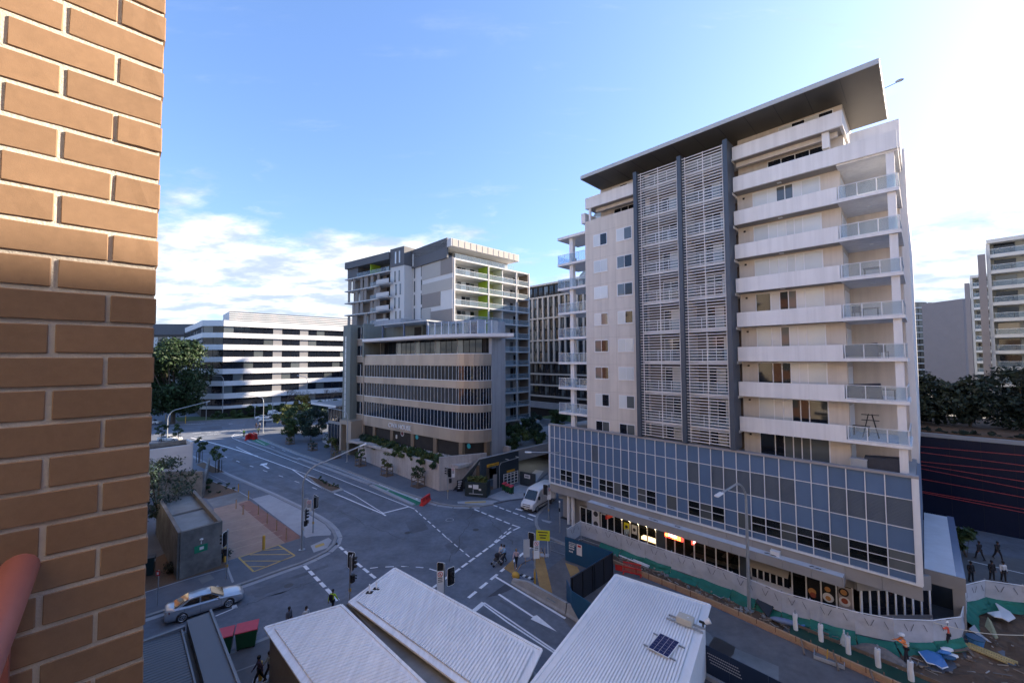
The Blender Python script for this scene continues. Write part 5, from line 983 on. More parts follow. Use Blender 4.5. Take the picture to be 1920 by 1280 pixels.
def leaves(centers, radii, n, size, m, name='crown', flat=0.7, tone=None):
    """n leaf-sized quads spread through clumps; returns a mesh"""
    centers = np.array(centers, float); radii = np.array(radii, float); p = radii.prod(1) ** (1 / 1.5); idx = nr.choice(len(centers), n, p=p / p.sum())
    d = nr.normal(size=(n, 3)); d /= np.linalg.norm(d, axis=1)[:, None]; rr = nr.uniform(0.35, 1.0, n) ** 0.5
    pos = centers[idx] + d * rr[:, None] * radii[idx] * (1 + 0.15 * nr.normal(size=(n, 1)))
    nrm = d * 0.6 + nr.normal(size=(n, 3)) * 0.6 + np.array([0, 0, 0.5]); nrm /= np.linalg.norm(nrm, axis=1)[:, None]
    t = np.cross(nrm, nr.normal(size=(n, 3))); t /= np.linalg.norm(t, axis=1)[:, None]; b_ = np.cross(nrm, t); s_ = size * nr.choice([0.55, 0.85, 1.2, 1.7], n, p=[.3, .35, .25, .1])[:, None] * nr.uniform(0.85, 1.15, n)[:, None]
    v = np.stack([pos - t * s_, pos - b_ * s_ * 0.5, pos + t * s_, pos + b_ * s_ * 0.5], 1).reshape(-1, 3)
    me = bpy.data.meshes.new(name); me.vertices.add(4 * n); me.vertices.foreach_set('co', v.ravel()); me.loops.add(4 * n); me.loops.foreach_set('vertex_index', np.arange(4 * n)); me.polygons.add(n); me.polygons.foreach_set('loop_start', np.arange(n) * 4); me.polygons.foreach_set('loop_total', np.full(n, 4)); me.update(calc_edges=True); me.materials.append(m); return me
def crown_clumps(h0, h1, r, k, seed, top=0.55):
    q = random.Random(seed); cs, rs = [], []
    for _ in range(k):
        t = q.random(); z = h0 + (h1 - h0) * t; prof = math.sin(math.pi * (0.12 + 0.80 * t)) ** 0.7; a_ = q.uniform(0, 6.283); d = r * prof * math.sqrt(q.random()) * 0.92
        c_ = r * q.uniform(0.20, 0.36); cs.append((d * math.cos(a_), d * math.sin(a_), z)); rs.append((c_, c_, c_ * 0.75))
    return cs, rs
def tree(name, label, x, y, h, r, h0, n, size, lm, seed, group=None, tr_=0.16, cat='tree', clumps=26):
    o = thing(name, label, cat, (x, y, 0.1), 0, group); cs, rs = crown_clumps(h0, h - r * 0.15, r, clumps, seed)
    mb = MB(); q = random.Random(seed); mb.tube((0, 0, -0.1), (0.1 * tr_, 0, h0 * 0.95), tr_, tr_ * 0.7, 8); mb.tube((0.1 * tr_, 0, h0 * 0.95), (0, 0, h0 + (h - h0) * 0.6), tr_ * 0.7, tr_ * 0.25, 7)
    for c_ in cs[:max(6, clumps // 3)]: mb.tube((0, 0, h0 * q.uniform(0.7, 1.1)), c_, tr_ * 0.4, tr_ * 0.1, 5)
    build(mb, 'trunk', BARK, o, smooth=True); link('crown', leaves(cs, rs, n, size, lm), o); return o
def shrub(name, label, x, y, z, r, h, n, size, lm, seed, group=None, cat='shrub', clumps=9):
    o = thing(name, label, cat, (x, y, z), 0, group); cs, rs = crown_clumps(0.15 * h, h * 0.9, r, clumps, seed); mb = MB()
    for c_ in cs[:6]: mb.tube((0, 0, -0.1), c_, 0.03, 0.012, 5)
    build(mb, 'stem', BARK, o); link('foliage', leaves(cs, rs, n, size, lm, 'foliage'), o); return o
p_ = (-98.38,119.03); tree('fig_tree', 'huge dense fig tree at the far left beside the brick edge', p_[0] - 6, p_[1] + 6, 26.0, 9.6, 4, 42000, 0.36, LF[6], 1, tr_=0.7, clumps=120)
p_ = (-38.3,44.71); tree('feathery_tree', 'loose feathery tree leaning over the concrete substation roof', p_[0] - 1.2, p_[1] + 1.0, 8.3, 3.3, 2.2, 5200, 0.13, LF[2], 2, tr_=0.14, clumps=40)
for i, (q0, h, r, m, lb_) in enumerate((((-52.67,96.97), 7.2, 2.8, 1, 'bushy green street tree nearest the red barriers on the far footpath'), ((-48.25,97.56), 7.8, 3.0, 2, 'dense blue green tree in front of the glazed pavilion'), ((-55.74,107.65), 8.0, 3.2, 0, 'dark leafy tree behind the bushy street trees by the pavilion'), ((-50.44,107.53), 8.2, 2.8, 2, 'tall blue green tree touching the glazed pavilion wall'), ((-63.47,113.14), 6.6, 2.6, 3, 'olive tree at the left end of the footpath tree group'), ((-63.53,123.28), 9.0, 2.6, 5, 'golden leaved tree behind the footpath trees near the white offices'))):
    tree('street_tree', lb_, q0[0], q0[1], h, r, 1.4, 4600, 0.2, LF[m], 30 + i, 'trees on the far footpath', 0.1)
p_ = (-38.46,86.9); shrub('round_shrub', 'round green shrub at the foot of the porch steps', p_[0], p_[1], 0.1, 1.6, 2.6, 1800, 0.14, LF[3], 50)
pw_ = thing('planter_box', 'pale curved concrete planter wall beside the porch', 'planter', (*(-39.74,90.34), 0)); ox, oy = pw_.location.x, pw_.location.y
pp = rel([(-44.47,95.45),(-40.81,91.57),(-38.28,93.38),(-41.25,99.53),(-47.25,102.64)], (ox, oy)); build(MB().prism(pp, 0, 1.2), 'wall', CONC, pw_); link('foliage', leaves([(x * 0.6, y * 0.6, 1.4) for x, y in pp], [(1, 1, 0.5)] * 5, 900, 0.13, LF[0], 'foliage'), pw_)
TG = ['furthest of the guarded street trees near the porch', 'guarded young street tree beside the round shrub', 'guarded young tree in front of the porch steps', 'guarded young tree under the arm of the tall signal lamp', 'guarded young tree midway along the stone retaining wall', 'guarded young tree by the red barrier and green bike lane']
def guard(label, x, y, rot):
    g = thing('tree_guard', label, 'tree guard', (x, y, 0.13), rot, 'timber tree guards along the footpath')
    for sx in (-0.75, 0.75):
        for sy in (-0.6, 0.6): build(MB().box(sx - 0.05, sx + 0.05, sy - 0.05, sy + 0.05, 0, 1.5), 'post', TIMBERW, g)
    for z in (0.7, 1.4):
        for sy in (-0.6, 0.6): build(MB().box(-0.8, 0.8, sy - 0.03, sy + 0.03, z - 0.06, z + 0.06), 'rail', TIMBERW, g)
        for sx in (-0.75, 0.75): build(MB().box(sx - 0.03, sx + 0.03, -0.65, 0.65, z - 0.06, z + 0.06), 'rail', TIMBERW, g)
    build(MB().box(-0.95, 0.95, -0.75, 0.75, 0.0, 0.06), 'soil_bed', MULCH, g); return g
GL = ['timber tree guard nearest the red barriers, far end of the row', 'timber tree guard with a dark shrub in it, second from far', 'low timber tree guard beside the lamp post by the porch', 'timber tree guard below the signal lamp arm', 'timber tree guard in the middle of the stone wall', 'timber tree guard nearest the junction corner']
for i, (x, y) in enumerate([(-51.06,93.64),(-42.71,87.2),(-34.74,80.24),(-27.66,74.32),(-20.92,68.12),(-14.37,62.19)]):
    guard(GL[i], x, y, FC.a)
    if i in (0, 1, 2): shrub('young_tree', TG[i], x, y, 0.15, 0.9, 2.4, 700, 0.10, LF[[1, 2, 3][i]], 60 + i, 'young trees in guards', 'tree')
    else: tree('young_tree', TG[i], x, y, 4.0, 1.15, 1.5, [750, 600, 800][i - 3], 0.13, LF[[1, 3, 0][i - 3]], 60 + i, 'young trees in guards', 0.06, clumps=14)
for i in range(24):
    f_ = i / 23; u = -73.5 + 27.0 * f_; v = 42.9 - 2.9 * f_ + 0.4 + 0.6 * (i % 2); x, y = FC.w(u, v)
    shrub('planter_shrub', ['spiky', 'glossy', 'trailing'][i % 3] + ' green planter shrub on the stone wall, ' + ORD[i] + ' from the porch end', x, y, 2.9, 1.5, 1.7, 1500, 0.17 if i % 3 else 0.26, LF[[1, 0, 3][i % 3] if i > 3 else [2, 0][i % 2]], 90 + i, 'planter shrubs on the stone wall')
for i, (x, y, lb_) in enumerate(((*(-59.12,77.09), 'staked young tree close to the white vent block'), (*(-50.62,70.41), 'staked young tree on the left footpath nearest the camera'), (*(-76.96,93.9), 'staked young tree behind the white vent block, right one'), (*(-80.94,93.98), 'staked young tree behind the white vent block, left one'))):
    o_ = tree('staked_tree', lb_, x, y, 4.7, 1.25, 2.2, 800, 0.15, LF[[0, 1, 1, 0][i]], 120 + i, 'staked young trees', 0.05, clumps=14)
    for k in range(4): a_ = k * 1.57 + 0.4; build(MB().tube((0.45 * math.cos(a_), 0.45 * math.sin(a_), 0), (0.42 * math.cos(a_), 0.42 * math.sin(a_), 2.1), 0.05), 'stake', BLACK, o_)
hd = thing('hedge', 'low clipped hedge at the foot of the concrete substation', 'hedge', (*(-29.31,38.4), 0.13)); ox, oy = hd.location.x, hd.location.y
hp = rel([(-30.82,37.71),(-30.02,38.11),(-29.55,38.82),(-28.98,39.46),(-28.39,40.11)], (ox, oy)); link('foliage', leaves([(x, y, 0.45) for x, y in hp], [(0.95, 0.75, 0.5)] * 5, 4200, 0.08, LF[4], 'foliage'), hd); build(MB().path([(x, y, 0.1) for x, y in hp], 0.1), 'stem', BARK, hd)
p_ = (-45.62,61.25); shrub('corner_shrub', 'dark shrub in the mulch bed beside the concrete wall', p_[0], p_[1], 0.1, 0.9, 1.7, 900, 0.1, LF[0], 140)
for i, (x, y) in enumerate([(-47.34,64.31),(-45.49,63.65),(-42.9,61.5),(-41.26,60.62),(-42.69,59.52),(-43.68,63.01),(-44.15,59.54)]): shrub('bed_plant', 'small tufted plant in the left mulch bed, ' + ['at its far tip', 'second along the path edge', 'third along the path edge', 'nearest the first bollard', 'in the near middle', 'in the middle', 'beside the dark shrub'][i], x, y, 0.13, 0.3, 0.4, 90, 0.09, LF[0], 150 + i, 'tufted plants in the mulch bed', 'plant', 3)
for i, (x, y) in enumerate([(-29.96,64.74),(-28.86,63.53),(-27.56,62.65),(-26.39,61.8),(-31.21,65.99)]): shrub('island_plant', 'low plant on the planted traffic island, ' + ['second from its tip', 'in its middle', 'nearer the stop line', 'at its blunt end', 'at its pointed tip'][i], x, y, 0.1, 0.5, 0.45, 160, 0.09, LF[0], 160 + i, 'plants on the traffic island', 'plant', 3)
for i, (u, v, h, r, m) in enumerate(((-49.3, 48.2, 2.2, 1.8, 0), (-50.3, 51.5, 2.6, 2.0, 1), (-49, 54.5, 2.3, 1.9, 0), (-51.5, 57.5, 2.8, 2.1, 2), (-54, 50.5, 2.6, 2.1, 0), (-55.5, 55, 3.0, 2.4, 1), (-57, 60.5, 3.2, 2.4, 0), (-52, 63.5, 2.2, 2.0, 3), (-49, 66.5, 2.4, 2.0, 0), (-60.5, 66, 3.4, 2.2, 2), (-55, 69.5, 3.6, 2.6, 0), (-61, 74, 3.2, 2.4, 1), (-52, 76, 4.5, 2.6, 0), (-48, 72, 3.2, 2.2, 0))):
    x, y = FT.w(u, v); shrub('deck_shrub', ['rounded dark', 'spreading green', 'feathery blue green', 'pale leafy'][m] + ' shrub on the garden deck, ' + ORD[i] + ' back from its stone parapet', x, y, 4.2, r, h, 2400, 0.2, LF[m], 170 + i, 'shrubs on the garden deck')
for i, (x, y, h, r, lb_) in enumerate(((53.5, 54.5, 17.6, 4.4, 'dark roof garden tree nearest the tower'), (58.5, 52, 17.0, 4.2, 'dark spreading tree in the middle of the roof garden'), (62, 49.5, 18.3, 4.8, 'tall dark roof garden tree near the right edge'), (66, 46, 19.0, 5, 'dark roof garden tree cut by the right edge of view'), (57, 60, 15.5, 3.6, 'smaller dark tree at the back of the roof garden'))):
    o_ = tree('roof_garden_tree', lb_, x, y, h - 10.4, r, 1.2, 4200, 0.26, LF[4], 200 + i, 'dark trees on the roof garden', 0.18, clumps=30); o_.location.z = 10.4
for i in range(12): x, y = FT.w(-1.5 + i * 1.4, 70.4); shrub('trailing_plant', 'trailing plant on the roof edge of the glass hall, ' + ORD[i] + ' from the tower', x, y, 10.35, 0.8, 0.55, 240, 0.13, LF[4], 220 + i, 'trailing plants on the hall roof edge', 'plant', 4)
p_ = (43.7,39.76); shrub('palm_plant', 'spiky palm plant on the plaza beside the side awning', p_[0], p_[1], 0.1, 1.2, 2.9, 800, 0.32, LF[0], 240, None, 'plant')
for i in range(12): x, y = FO.w(19 + i * 4.6, 166.3 - (i % 2) * 1.5); shrub('street_shrub', 'green shrub in the bed along the white striped offices, ' + ORD[i] + ' from the fig tree', x, y, 0.1, 2.6, 3.6 - (i < 2) * 1.2, 700, 0.3, LF[[0, 1][i % 2]], 250 + i, 'shrubs below the white striped offices')
def bare(label, x, y, h, seed):
    o_ = thing('bare_tree', label, 'tree', (x, y, 0.1), 0, 'bare winter trees'); q = random.Random(seed); mb = MB()
    def br(p, d, l, r, k):
        e = p + d * l; mb.tube(p, e, r, r * 0.65, 5, False)
        if k: 
            for _ in range(3): br(e, (d + Vector((q.uniform(-.8, .8), q.uniform(-.8, .8), q.uniform(-.1, .5)))).normalized(), l * 0.68, r * 0.6, k - 1)
    br(Vector((0, 0, 0)), Vector((0, 0, 1)), h * 0.34, 0.14, 5); build(mb, 'branches', BARK, o_); return o_
for i, (x, y) in enumerate([(-74.65,126.36),(-63.89,118.15),(-59.69,122.86),(-55.14,127.97)]): bare(['leafless tree nearest the white ute', 'leafless tree behind the golden leaved one', 'leafless tree between the street lamps', 'leafless tree beside the glazed pavilion'][i], x, y + 6, 11, i)
# ------------------------------------------------------------------ street lamps and traffic signals
def lamp(label, x, y, h, ax, ay, rise=0.5, r=0.11, head='flat', name='street_lamp', group='street lamps', bend=1.4):
    o = thing(name, label, 'street lamp', (x, y, 0.12), 0, group); n = 7; pts = []
    build(MB().tube((0, 0, 0), (0, 0, 0.08), r * 2.6, r * 2.6, 12).tube((0, 0, 0.08), (0, 0, h - bend), r, r * 0.72, 12), 'pole', STEEL, o, smooth=True)
    L_ = math.hypot(ax, ay); dx, dy = ax / L_, ay / L_
    for i in range(n + 1):
        a_ = (math.pi / 2 - 0.12) * i / n; pts.append((dx * bend * (1 - math.cos(a_)), dy * bend * (1 - math.cos(a_)), h - bend + bend * math.sin(a_)))
    pts.append((ax, ay, h + rise)); build(MB().path(pts, r * 0.6, 9), 'arm', STEEL, o, smooth=True)
    e = Vector(pts[-1]); d = (e - Vector(pts[-2])).normalized(); build(MB().bar(e - d * 0.1, e + d * 0.65, 0.32, 0.14), 'lamp_head', WHITE, o, bevel=0.03); return o
p_ = (18.03,31.7); q_ = (15.23,29.95); lamp('tall grey street lamp standing in the works beside the white roof', *p_, 9.7, q_[0] - p_[0], q_[1] - p_[1], -0.35, 0.13)
p_ = (-21.36,41.75); q_ = (-16.41,44.06); lamp('tall signal mast with a long curved lamp arm on the left corner', *p_, 8.6, q_[0] - p_[0], q_[1] - p_[1], 1.3, 0.12, bend=2.2)
p_ = (7.09,47.76); q_ = (2.11,47.43); lamp('slim street lamp by the corner columns of the tower podium', *p_, 8.3, q_[0] - p_[0], q_[1] - p_[1], 0.1, 0.09)
p_ = (-31.19,77); q_ = (-35.91,80.31); lamp('street lamp in front of the porch of the banded offices', *p_, 9.5, q_[0] - p_[0], q_[1] - p_[1], 0.2, 0.09)
p_ = (-82.46,97.29); q_ = (-74.11,98.52); lamp('mast arm lamp behind the white vent block', *p_, 7.6, q_[0] - p_[0], q_[1] - p_[1], 1.6, 0.14, bend=2.5)
p_ = (-97.95,137.36); lamp('street lamp against the end of the white striped offices', *p_, 14.0, -3.4, 0, 0.1, 0.14)
p_ = (-66.18,108.04); q_ = (-79.01,116.57); lamp('street lamp beside the group of cyclists and workers', *p_, 9.3, q_[0] - p_[0], q_[1] - p_[1], 0.3, 0.11)
lamp('street lamp rising behind the golden leaved tree', -65.8, 130, 14, -2.6, 0, 0.2, 0.14)
LENS = {'r': mat('red_lens', (0.9, 0.03, 0.02), 0.3, 0.02, 1, emit=6.0), 'k': mat('dark_lens', (0.03, 0.03, 0.03), 0.2, 0.05, 3)}
SIGNW = mat('white_sign', (0.66, 0.67, 0.69), 0.5, 0.04, 3); SIGNG = mat('grey_sign_back', (0.40, 0.42, 0.45), 0.5, 0.05, 3); SIGNR = mat('red_sign', (0.50, 0.03, 0.03), 0.5, 0.04, 3); INK = mat('sign_ink', (0.03, 0.03, 0.04), 0.6, 0.05, 3)
def head(o, x, y, z, ang, lit='kkk', board=True, hgt=1.0):
    """a signal head with backboard, looking along ang"""
    m = Matrix.Translation((x, y, z)) @ Matrix.Rotation(ang, 4, 'Z'); T_ = lambda mb: [tuple(m @ Vector(v)) for v in mb.v]
    w_, h_ = 0.30, hgt * 0.62
    b = MB().box(-0.10, 0.10, -0.16, 0.16, -h_ * 0.80, h_ * 0.80); b.v = T_(b); build(b, 'signal_case', BLACK, o)
    if board:
        ring_ = lambda a_, b_, k: [(sx * (a_ - k) if False else 0, 0, 0) for sx in (1,)]
        pts = [(-w_ + 0.08, -h_), (w_ - 0.08, -h_), (w_, -h_ + 0.08), (w_, h_ - 0.08), (w_ - 0.08, h_), (-w_ + 0.08, h_), (-w_, h_ - 0.08), (-w_, -h_ + 0.08)]
        mb = MB().add([(-0.03, p[0], p[1]) for p in pts] + [(0.0, p[0], p[1]) for p in pts], [tuple(range(7, -1, -1)), tuple(range(8, 16))] + [(i, (i + 1) % 8, 8 + (i + 1) % 8, 8 + i) for i in range(8)]); mb.v = T_(mb); build(mb, 'backboard', BLACK, o)
        mb = MB(); k = 1.10; mb.path([(-0.015, p[0] * 1.04, p[1] * 1.03) for p in pts + pts[:1]], 0.022, 5); mb.v = T_(mb); build(mb, 'board_edge', WHITE, o)
    for i, c_ in enumerate(lit):
        zz = h_ * 0.52 - i * h_ * 0.52; mb = MB().disc((0.10, 0, zz), (1, 0, 0), 0.10, 12, 0.012); mb.v = T_(mb); build(mb, 'lens', LENS[c_], o)
        mb = MB()
        for j in range(7): a0 = -0.3 + j * 0.536; a1 = a0 + 0.536; mb.add([(0.10, 0.12 * math.cos(a0), zz + 0.12 * math.sin(a0)), (0.32, 0.12 * math.cos(a0), zz + 0.12 * math.sin(a0)), (0.32, 0.12 * math.cos(a1), zz + 0.12 * math.sin(a1)), (0.10, 0.12 * math.cos(a1), zz + 0.12 * math.sin(a1))], [(0, 1, 2, 3)])
        mb.v = T_(mb); build(mb, 'visor', BLACK, o)
def plate(o, x, y, z, ang, w_, h_, front=SIGNW, ringc=True, name='sign_plate'):
    m = Matrix.Translation((x, y, z)) @ Matrix.Rotation(ang, 4, 'Z'); A_ = lambda mb, n_, mt: (setattr(mb, 'v', [tuple(m @ Vector(v)) for v in mb.v]), build(mb, n_, mt, o))
    A_(MB().box(-0.012, 0.012, -w_ / 2, w_ / 2, -h_ / 2, h_ / 2), name, front)
    if ringc:
        mb = MB(); r0 = w_ * 0.34; zc_ = h_ / 2 - w_ * 0.48
        mb.path([(0.016, r0 * math.cos(t_), zc_ + r0 * math.sin(t_)) for t_ in [i * math.pi / 7 for i in range(15)]], 0.022, 4); mb.tube((0.018, -r0 * 0.7, zc_ + r0 * 0.7), (0.018, r0 * 0.7, zc_ - r0 * 0.7), 0.02, 0.02, 4); A_(mb, 'sign_ring', SIGNR)
        mb = MB().bar((0.014, -r0 * 0.3, zc_ - r0 * 0.5), (0.014, r0 * 0.2, zc_ + r0 * 0.4), 0.01, 0.05)
        for j in range(3): mb.box(0.0125, 0.016, -w_ * 0.34, w_ * 0.34, zc_ - r0 - 0.12 - j * 0.13, zc_ - r0 - 0.06 - j * 0.13)
        A_(mb, 'sign_marks', INK)
def signal(label, x, y, h, heads, plates=(), low=None, name='traffic_light', postm=STEEL, base=None):
    o = thing(name, label, 'traffic light', (x, y, 0.12), 0, 'traffic lights'); build(MB().tube((0, 0, 0), (0, 0, h), 0.07, 0.06, 10).ball((0, 0, h), 0.09, 8, 5), 'pole', postm, o, smooth=True)
    for dx, dy, z, a_, lit in heads: head(o, dx, dy, z, R(a_), lit)
    for dx, dy, z, a_, w_, h_, k in plates: plate(o, dx, dy, z, R(a_), w_, h_, SIGNW if k else SIGNG, bool(k))
    if low: head(o, low[0], low[1], low[2], R(low[3]), 'kk', False, 0.6)
    if base: build(MB().tube((0, 0, 0), (0, 0, base), 0.09, 0.085, 10), 'base_sleeve', YELLOW, o)
    build(MB().box(-0.08, 0.08, -0.06, 0.06, 1.0, 1.25), 'push_button', YELLOW, o); return o
signal('traffic light on the left corner with two black backed heads and white plates', *(-22.22,45.79), 4.0, [(0.15, 0.1, 3.5, 60, 'kkk'), (0.28, -0.05, 3.35, 150, 'kkk')], [(-0.45, -0.1, 3.0, -70, 0.5, 1.3, 1), (-0.95, 0.05, 3.1, -70, 0.62, 1.35, 0)])
signal('signal post beside the curved lamp mast with one dark side-on head', (-22.45,44)[0], (-22.45,44)[1], 3.3, [(0.25, 0.05, 2.7, 15, 'kkk')], low=(0.3, 0, 1.8, -10))
signal('traffic light standing beside the silver car near the yellow bollard', *(-25.24,36.44), 4.2, [(-0.28, 0.0, 3.4, 185, 'kkk')], low=(-0.12, 0, 2.3, 200))
signal('traffic light seen above the white shelter roof near the hi-vis walker', *(-12.85,32.62), 3.7, [(0.2, 0.0, 3.2, 10, 'kkk'), (0.0, 0.25, 3.3, 80, 'kkk')], low=(0.2, 0, 2.0, -20))
signal('traffic light with white edged board and no-turn plate behind the long shelter roof', *(-5.05,30.36), 4.2, [(-0.25, 0.15, 3.6, 75, 'kkk'), (0.5, 0.0, 3.3, -50, 'kkk')], [(-0.25, -0.2, 3.0, -80, 0.5, 1.6, 1)])
signal('traffic light beside the yellow warning sign on the works corner', *(1.87,35.44), 4.1, [(-0.25, 0.15, 3.6, 60, 'kkk')], [(0.15, -0.1, 2.9, -80, 0.5, 1.5, 1), (-0.7, -0.05, 3.0, -85, 0.55, 1.5, 0)], base=1.0)
signal('traffic light in front of the white van near the podium corner', *(4.31,49.27), 4.1, [(-0.35, 0.0, 3.5, 60, 'kkk')], [(0.05, -0.12, 3.1, -85, 0.45, 1.4, 1), (0.5, 0.0, 3.0, -85, 0.7, 1.0, 0)], low=(0.2, 0.2, 2.1, 60))
signal('traffic light by the stone retaining wall beside the dark dock planter', *(-8.96,56.51), 4.3, [(-0.1, 0.1, 3.8, 180, 'kkk'), (0.25, -0.05, 3.6, -100, 'kkk')], [(0.75, 0, 3.6, -85, 0.45, 1.3, 1)], low=(0.35, 0, 2.5, -60))
signal('far traffic light showing red beside the brick edge', -104.5, 117, 5.6, [(0, -0.2, 5.0, -55, 'rrk')], base=2.0); signal('far traffic light showing red in front of the fig tree', *(-109.98,129.09), 6.0, [(0, -0.2, 5.0, -55, 'rkk')], base=2.2)
for k, (x, y, h, lb_) in enumerate(((*(-100.51,125.08), 5.4, 'thin far signal pole with a yellow base'), (*(-99.29,131.82), 5.6, 'thin grey signal pole at the far kerb'), (*(-85.51,134.93), 4.2, 'dark far post left of the parked cars'), (*(-74.42,126.21), 6.0, 'grey far post in front of the white ute'))):
    o_ = thing('signal_post', lb_, 'post', (x, y, 0.1)); build(MB().tube((0, 0, 0), (0, 0, h), 0.09, 0.08, 8), 'pole', STEEL, o_); build(MB().box(-0.15, 0.15, -0.15, 0.15, h - 0.7, h), 'cap', SIGNG, o_)
    if k == 0: build(MB().tube((0, 0, 0), (0, 0, 2.2), 0.13, 0.12, 8), 'base_sleeve', YELLOW, o_)
o_ = thing('post', 'plain grey post standing on the tower corner footpath', 'post', (*(5.21,45.62), 0.12)); build(MB().tube((0, 0, 0), (0, 0, 3.3), 0.07, 0.07, 10), 'pole', STEEL, o_); build(MB().box(-0.1, 0.05, -0.12, 0.12, 2.3, 2.7), 'box', BLACK, o_); build(MB().tube((0, 0, 3.3), (0, 0, 3.45), 0.09, 0.07, 10), 'cap', WHITE, o_)
o_ = thing('street_sign', 'small red parking sign on a thin grey post by the mulch bed', 'sign', (*(-27.98,32.65), 0.12)); build(MB().tube((0, 0, 0), (0, 0, 2.7), 0.03, 0.03, 8), 'post', STEEL, o_); build(MB().box(-0.2, 0.12, -0.03, -0.015, 2.25, 2.65), 'sign_plate', SIGNR, o_); build(MB().box(-0.12, 0.04, -0.034, -0.031, 2.35, 2.55), 'sign_symbol', SIGNW, o_)
# ------------------------------------------------------------------ bollards
BLB = ['beside the mulch bed', 'at the inner corner of the worn slab', 'on the sandy paving nearest the hut', 'second across the sandy paving', 'third in the row by the red paving', 'fourth in the row by the red paving', 'fifth in the row by the red paving', 'last in the row by the red paving']
for i, (x, y) in enumerate([(-40.11,59.93),(-36.54,56.74),(-35.85,53.2),(-33.61,51.21),(-31.61,51.06),(-28.96,48.49),(-26.63,46.39),(-24.3,44.17)]):
    o_ = thing('bollard', 'slim timber coloured bollard ' + BLB[i], 'bollard', (x, y, 0.13), 0, 'slim bollards of the paved yard'); build(MB().tube((0, 0, 0), (0, 0, 1.15), 0.06, 0.055, 8), 'post', [YELLOW, TIMBER][i > 1], o_); build(MB().tube((0, 0, 1.15), (0, 0, 1.2), 0.062, 0.04, 8), 'cap', TIMBERW, o_)
for (x, y), lb_ in zip([(-25.33,41.91),(-27.44,39.34)], ('stout yellow bollard at the hatched box', 'stout yellow bollard beside the traffic light and hedge')):
    o_ = thing('bollard', lb_, 'bollard', (x, y, 0.13), 0, 'stout yellow bollards'); build(MB().tube((0, 0, 0), (0, 0, 1.35), 0.13, 0.13, 12).ball((0, 0, 1.35), (0.13, 0.13, 0.06), 12, 6), 'post', YELLOW, o_, smooth=True); build(MB().tube((0, 0, 0), (0, 0, 0.04), 0.2, 0.2, 12), 'base', CONC2, o_)
for (x, y), lb_ in zip([(-13.55,25.46),(-15.19,25.1)], ('yellow bollard on a white pad beside the shelter wall', 'yellow bollard stub at the foot of the walking couple')):
    o_ = thing('bollard', lb_, 'bollard', (x, y, 0.13), R(20)); build(MB().tube((0, 0, 0), (0, 0, 1.1), 0.11, 0.11, 12), 'post', YELLOW, o_); build(MB().box(-0.42, 0.42, -0.3, 0.3, 0.0, 0.03), 'pad', CONC, o_)
# ------------------------------------------------------------------ vehicles
RUB = mat('tyre_rubber', (0.018, 0.018, 0.02), 0.85, 0.1, 8); RIM = mat('alloy_rim', (0.55, 0.57, 0.60), 0.3, 0.05, 5, metal=0.8); CGLASS = mat('car_glass', (0.012, 0.014, 0.016), 0.05, 0.05, 2, spec=0.9); HEADL = mat('headlamp', (0.62, 0.66, 0.70), 0.12, 0.05, 5, spec=0.9); TAIL = mat('tail_lamp', (0.30, 0.01, 0.015), 0.2, 0.05, 5); TRIM = mat('car_trim', (0.02, 0.02, 0.022), 0.5, 0.05, 5); PLATE = mat('number_plate', (0.62, 0.60, 0.45), 0.5, 0.03, 5)
SILVER = mat('silver_paint', (0.46, 0.49, 0.53), 0.28, 0.03, 1, metal=0.55, coat=0.6); WPAINT = mat('white_car_paint', (0.68, 0.69, 0.70), 0.3, 0.03, 1, coat=0.5); DPAINT = mat('dark_car_paint', (0.03, 0.035, 0.045), 0.3, 0.03, 1, coat=0.5)
def ringpts(x, w_, zb, zm, zt_, sh=0.85): 
    h = [(w_ * 0.88, zb), (w_, zb + 0.13), (w_ * 1.01, zm), (w_ * 0.97, zt_ - 0.07), (w_ * sh, zt_), (w_ * 0.4, zt_ + 0.025)]
    return [(x, y, z) for y, z in h] + [(x, -y, z) for y, z in h[::-1]]
def wheels(o, xs, tr, r, wd=0.22):
    for x in xs:
        for s_ in (1, -1):
            y = s_ * tr; arch = MB().disc((x, y - s_ * 0.02, r + 0.02), (0, s_, 0), r * 1.16, 18, 0.032); build(arch, 'wheel_arch', TRIM, o)
            wv = link('wheel', MB().tube((0, -wd / 2, 0), (0, wd / 2, 0), r, r, 20).mesh('wheel', RUB), o, (x, y - s_ * (wd / 2 - 0.035), r)); mb = MB().disc((0, s_ * (wd / 2 + 0.001), 0), (0, s_, 0), r * 0.64, 18, 0.008); link('hub', mb.mesh('hub', TRIM), wv)
            mb = MB()
            for k in range(9): a_ = k * 2 * math.pi / 9; mb.bar((0.04 * math.cos(a_), s_ * (wd / 2 + 0.014), 0.04 * math.sin(a_)), (r * 0.66 * math.cos(a_), s_ * (wd / 2 + 0.014), r * 0.66 * math.sin(a_)), 0.016, 0.04)
            mb.path([(r * 0.67 * math.cos(t_), s_ * (wd / 2 + 0.012), r * 0.67 * math.sin(t_)) for t_ in [i * math.pi / 9 for i in range(19)]], 0.018, 4); link('rim', mb.mesh('rim', RIM), wv)
def quad(o, name, m, pts, off=0.006, th=0.01):
    a_, b_, c_ = (Vector(p) for p in pts[:3]); nrm = (b_ - a_).cross(c_ - a_).normalized(); v0 = [Vector(p) + nrm * off for p in pts]; v1 = [v - nrm * th for v in v0]; k = len(pts)
    return build(MB().add(v0 + v1, [tuple(range(k)), tuple(range(2 * k - 1, k - 1, -1))] + [(i, k + i, k + (i + 1) % k, (i + 1) % k) for i in range(k)]), name, m, o)
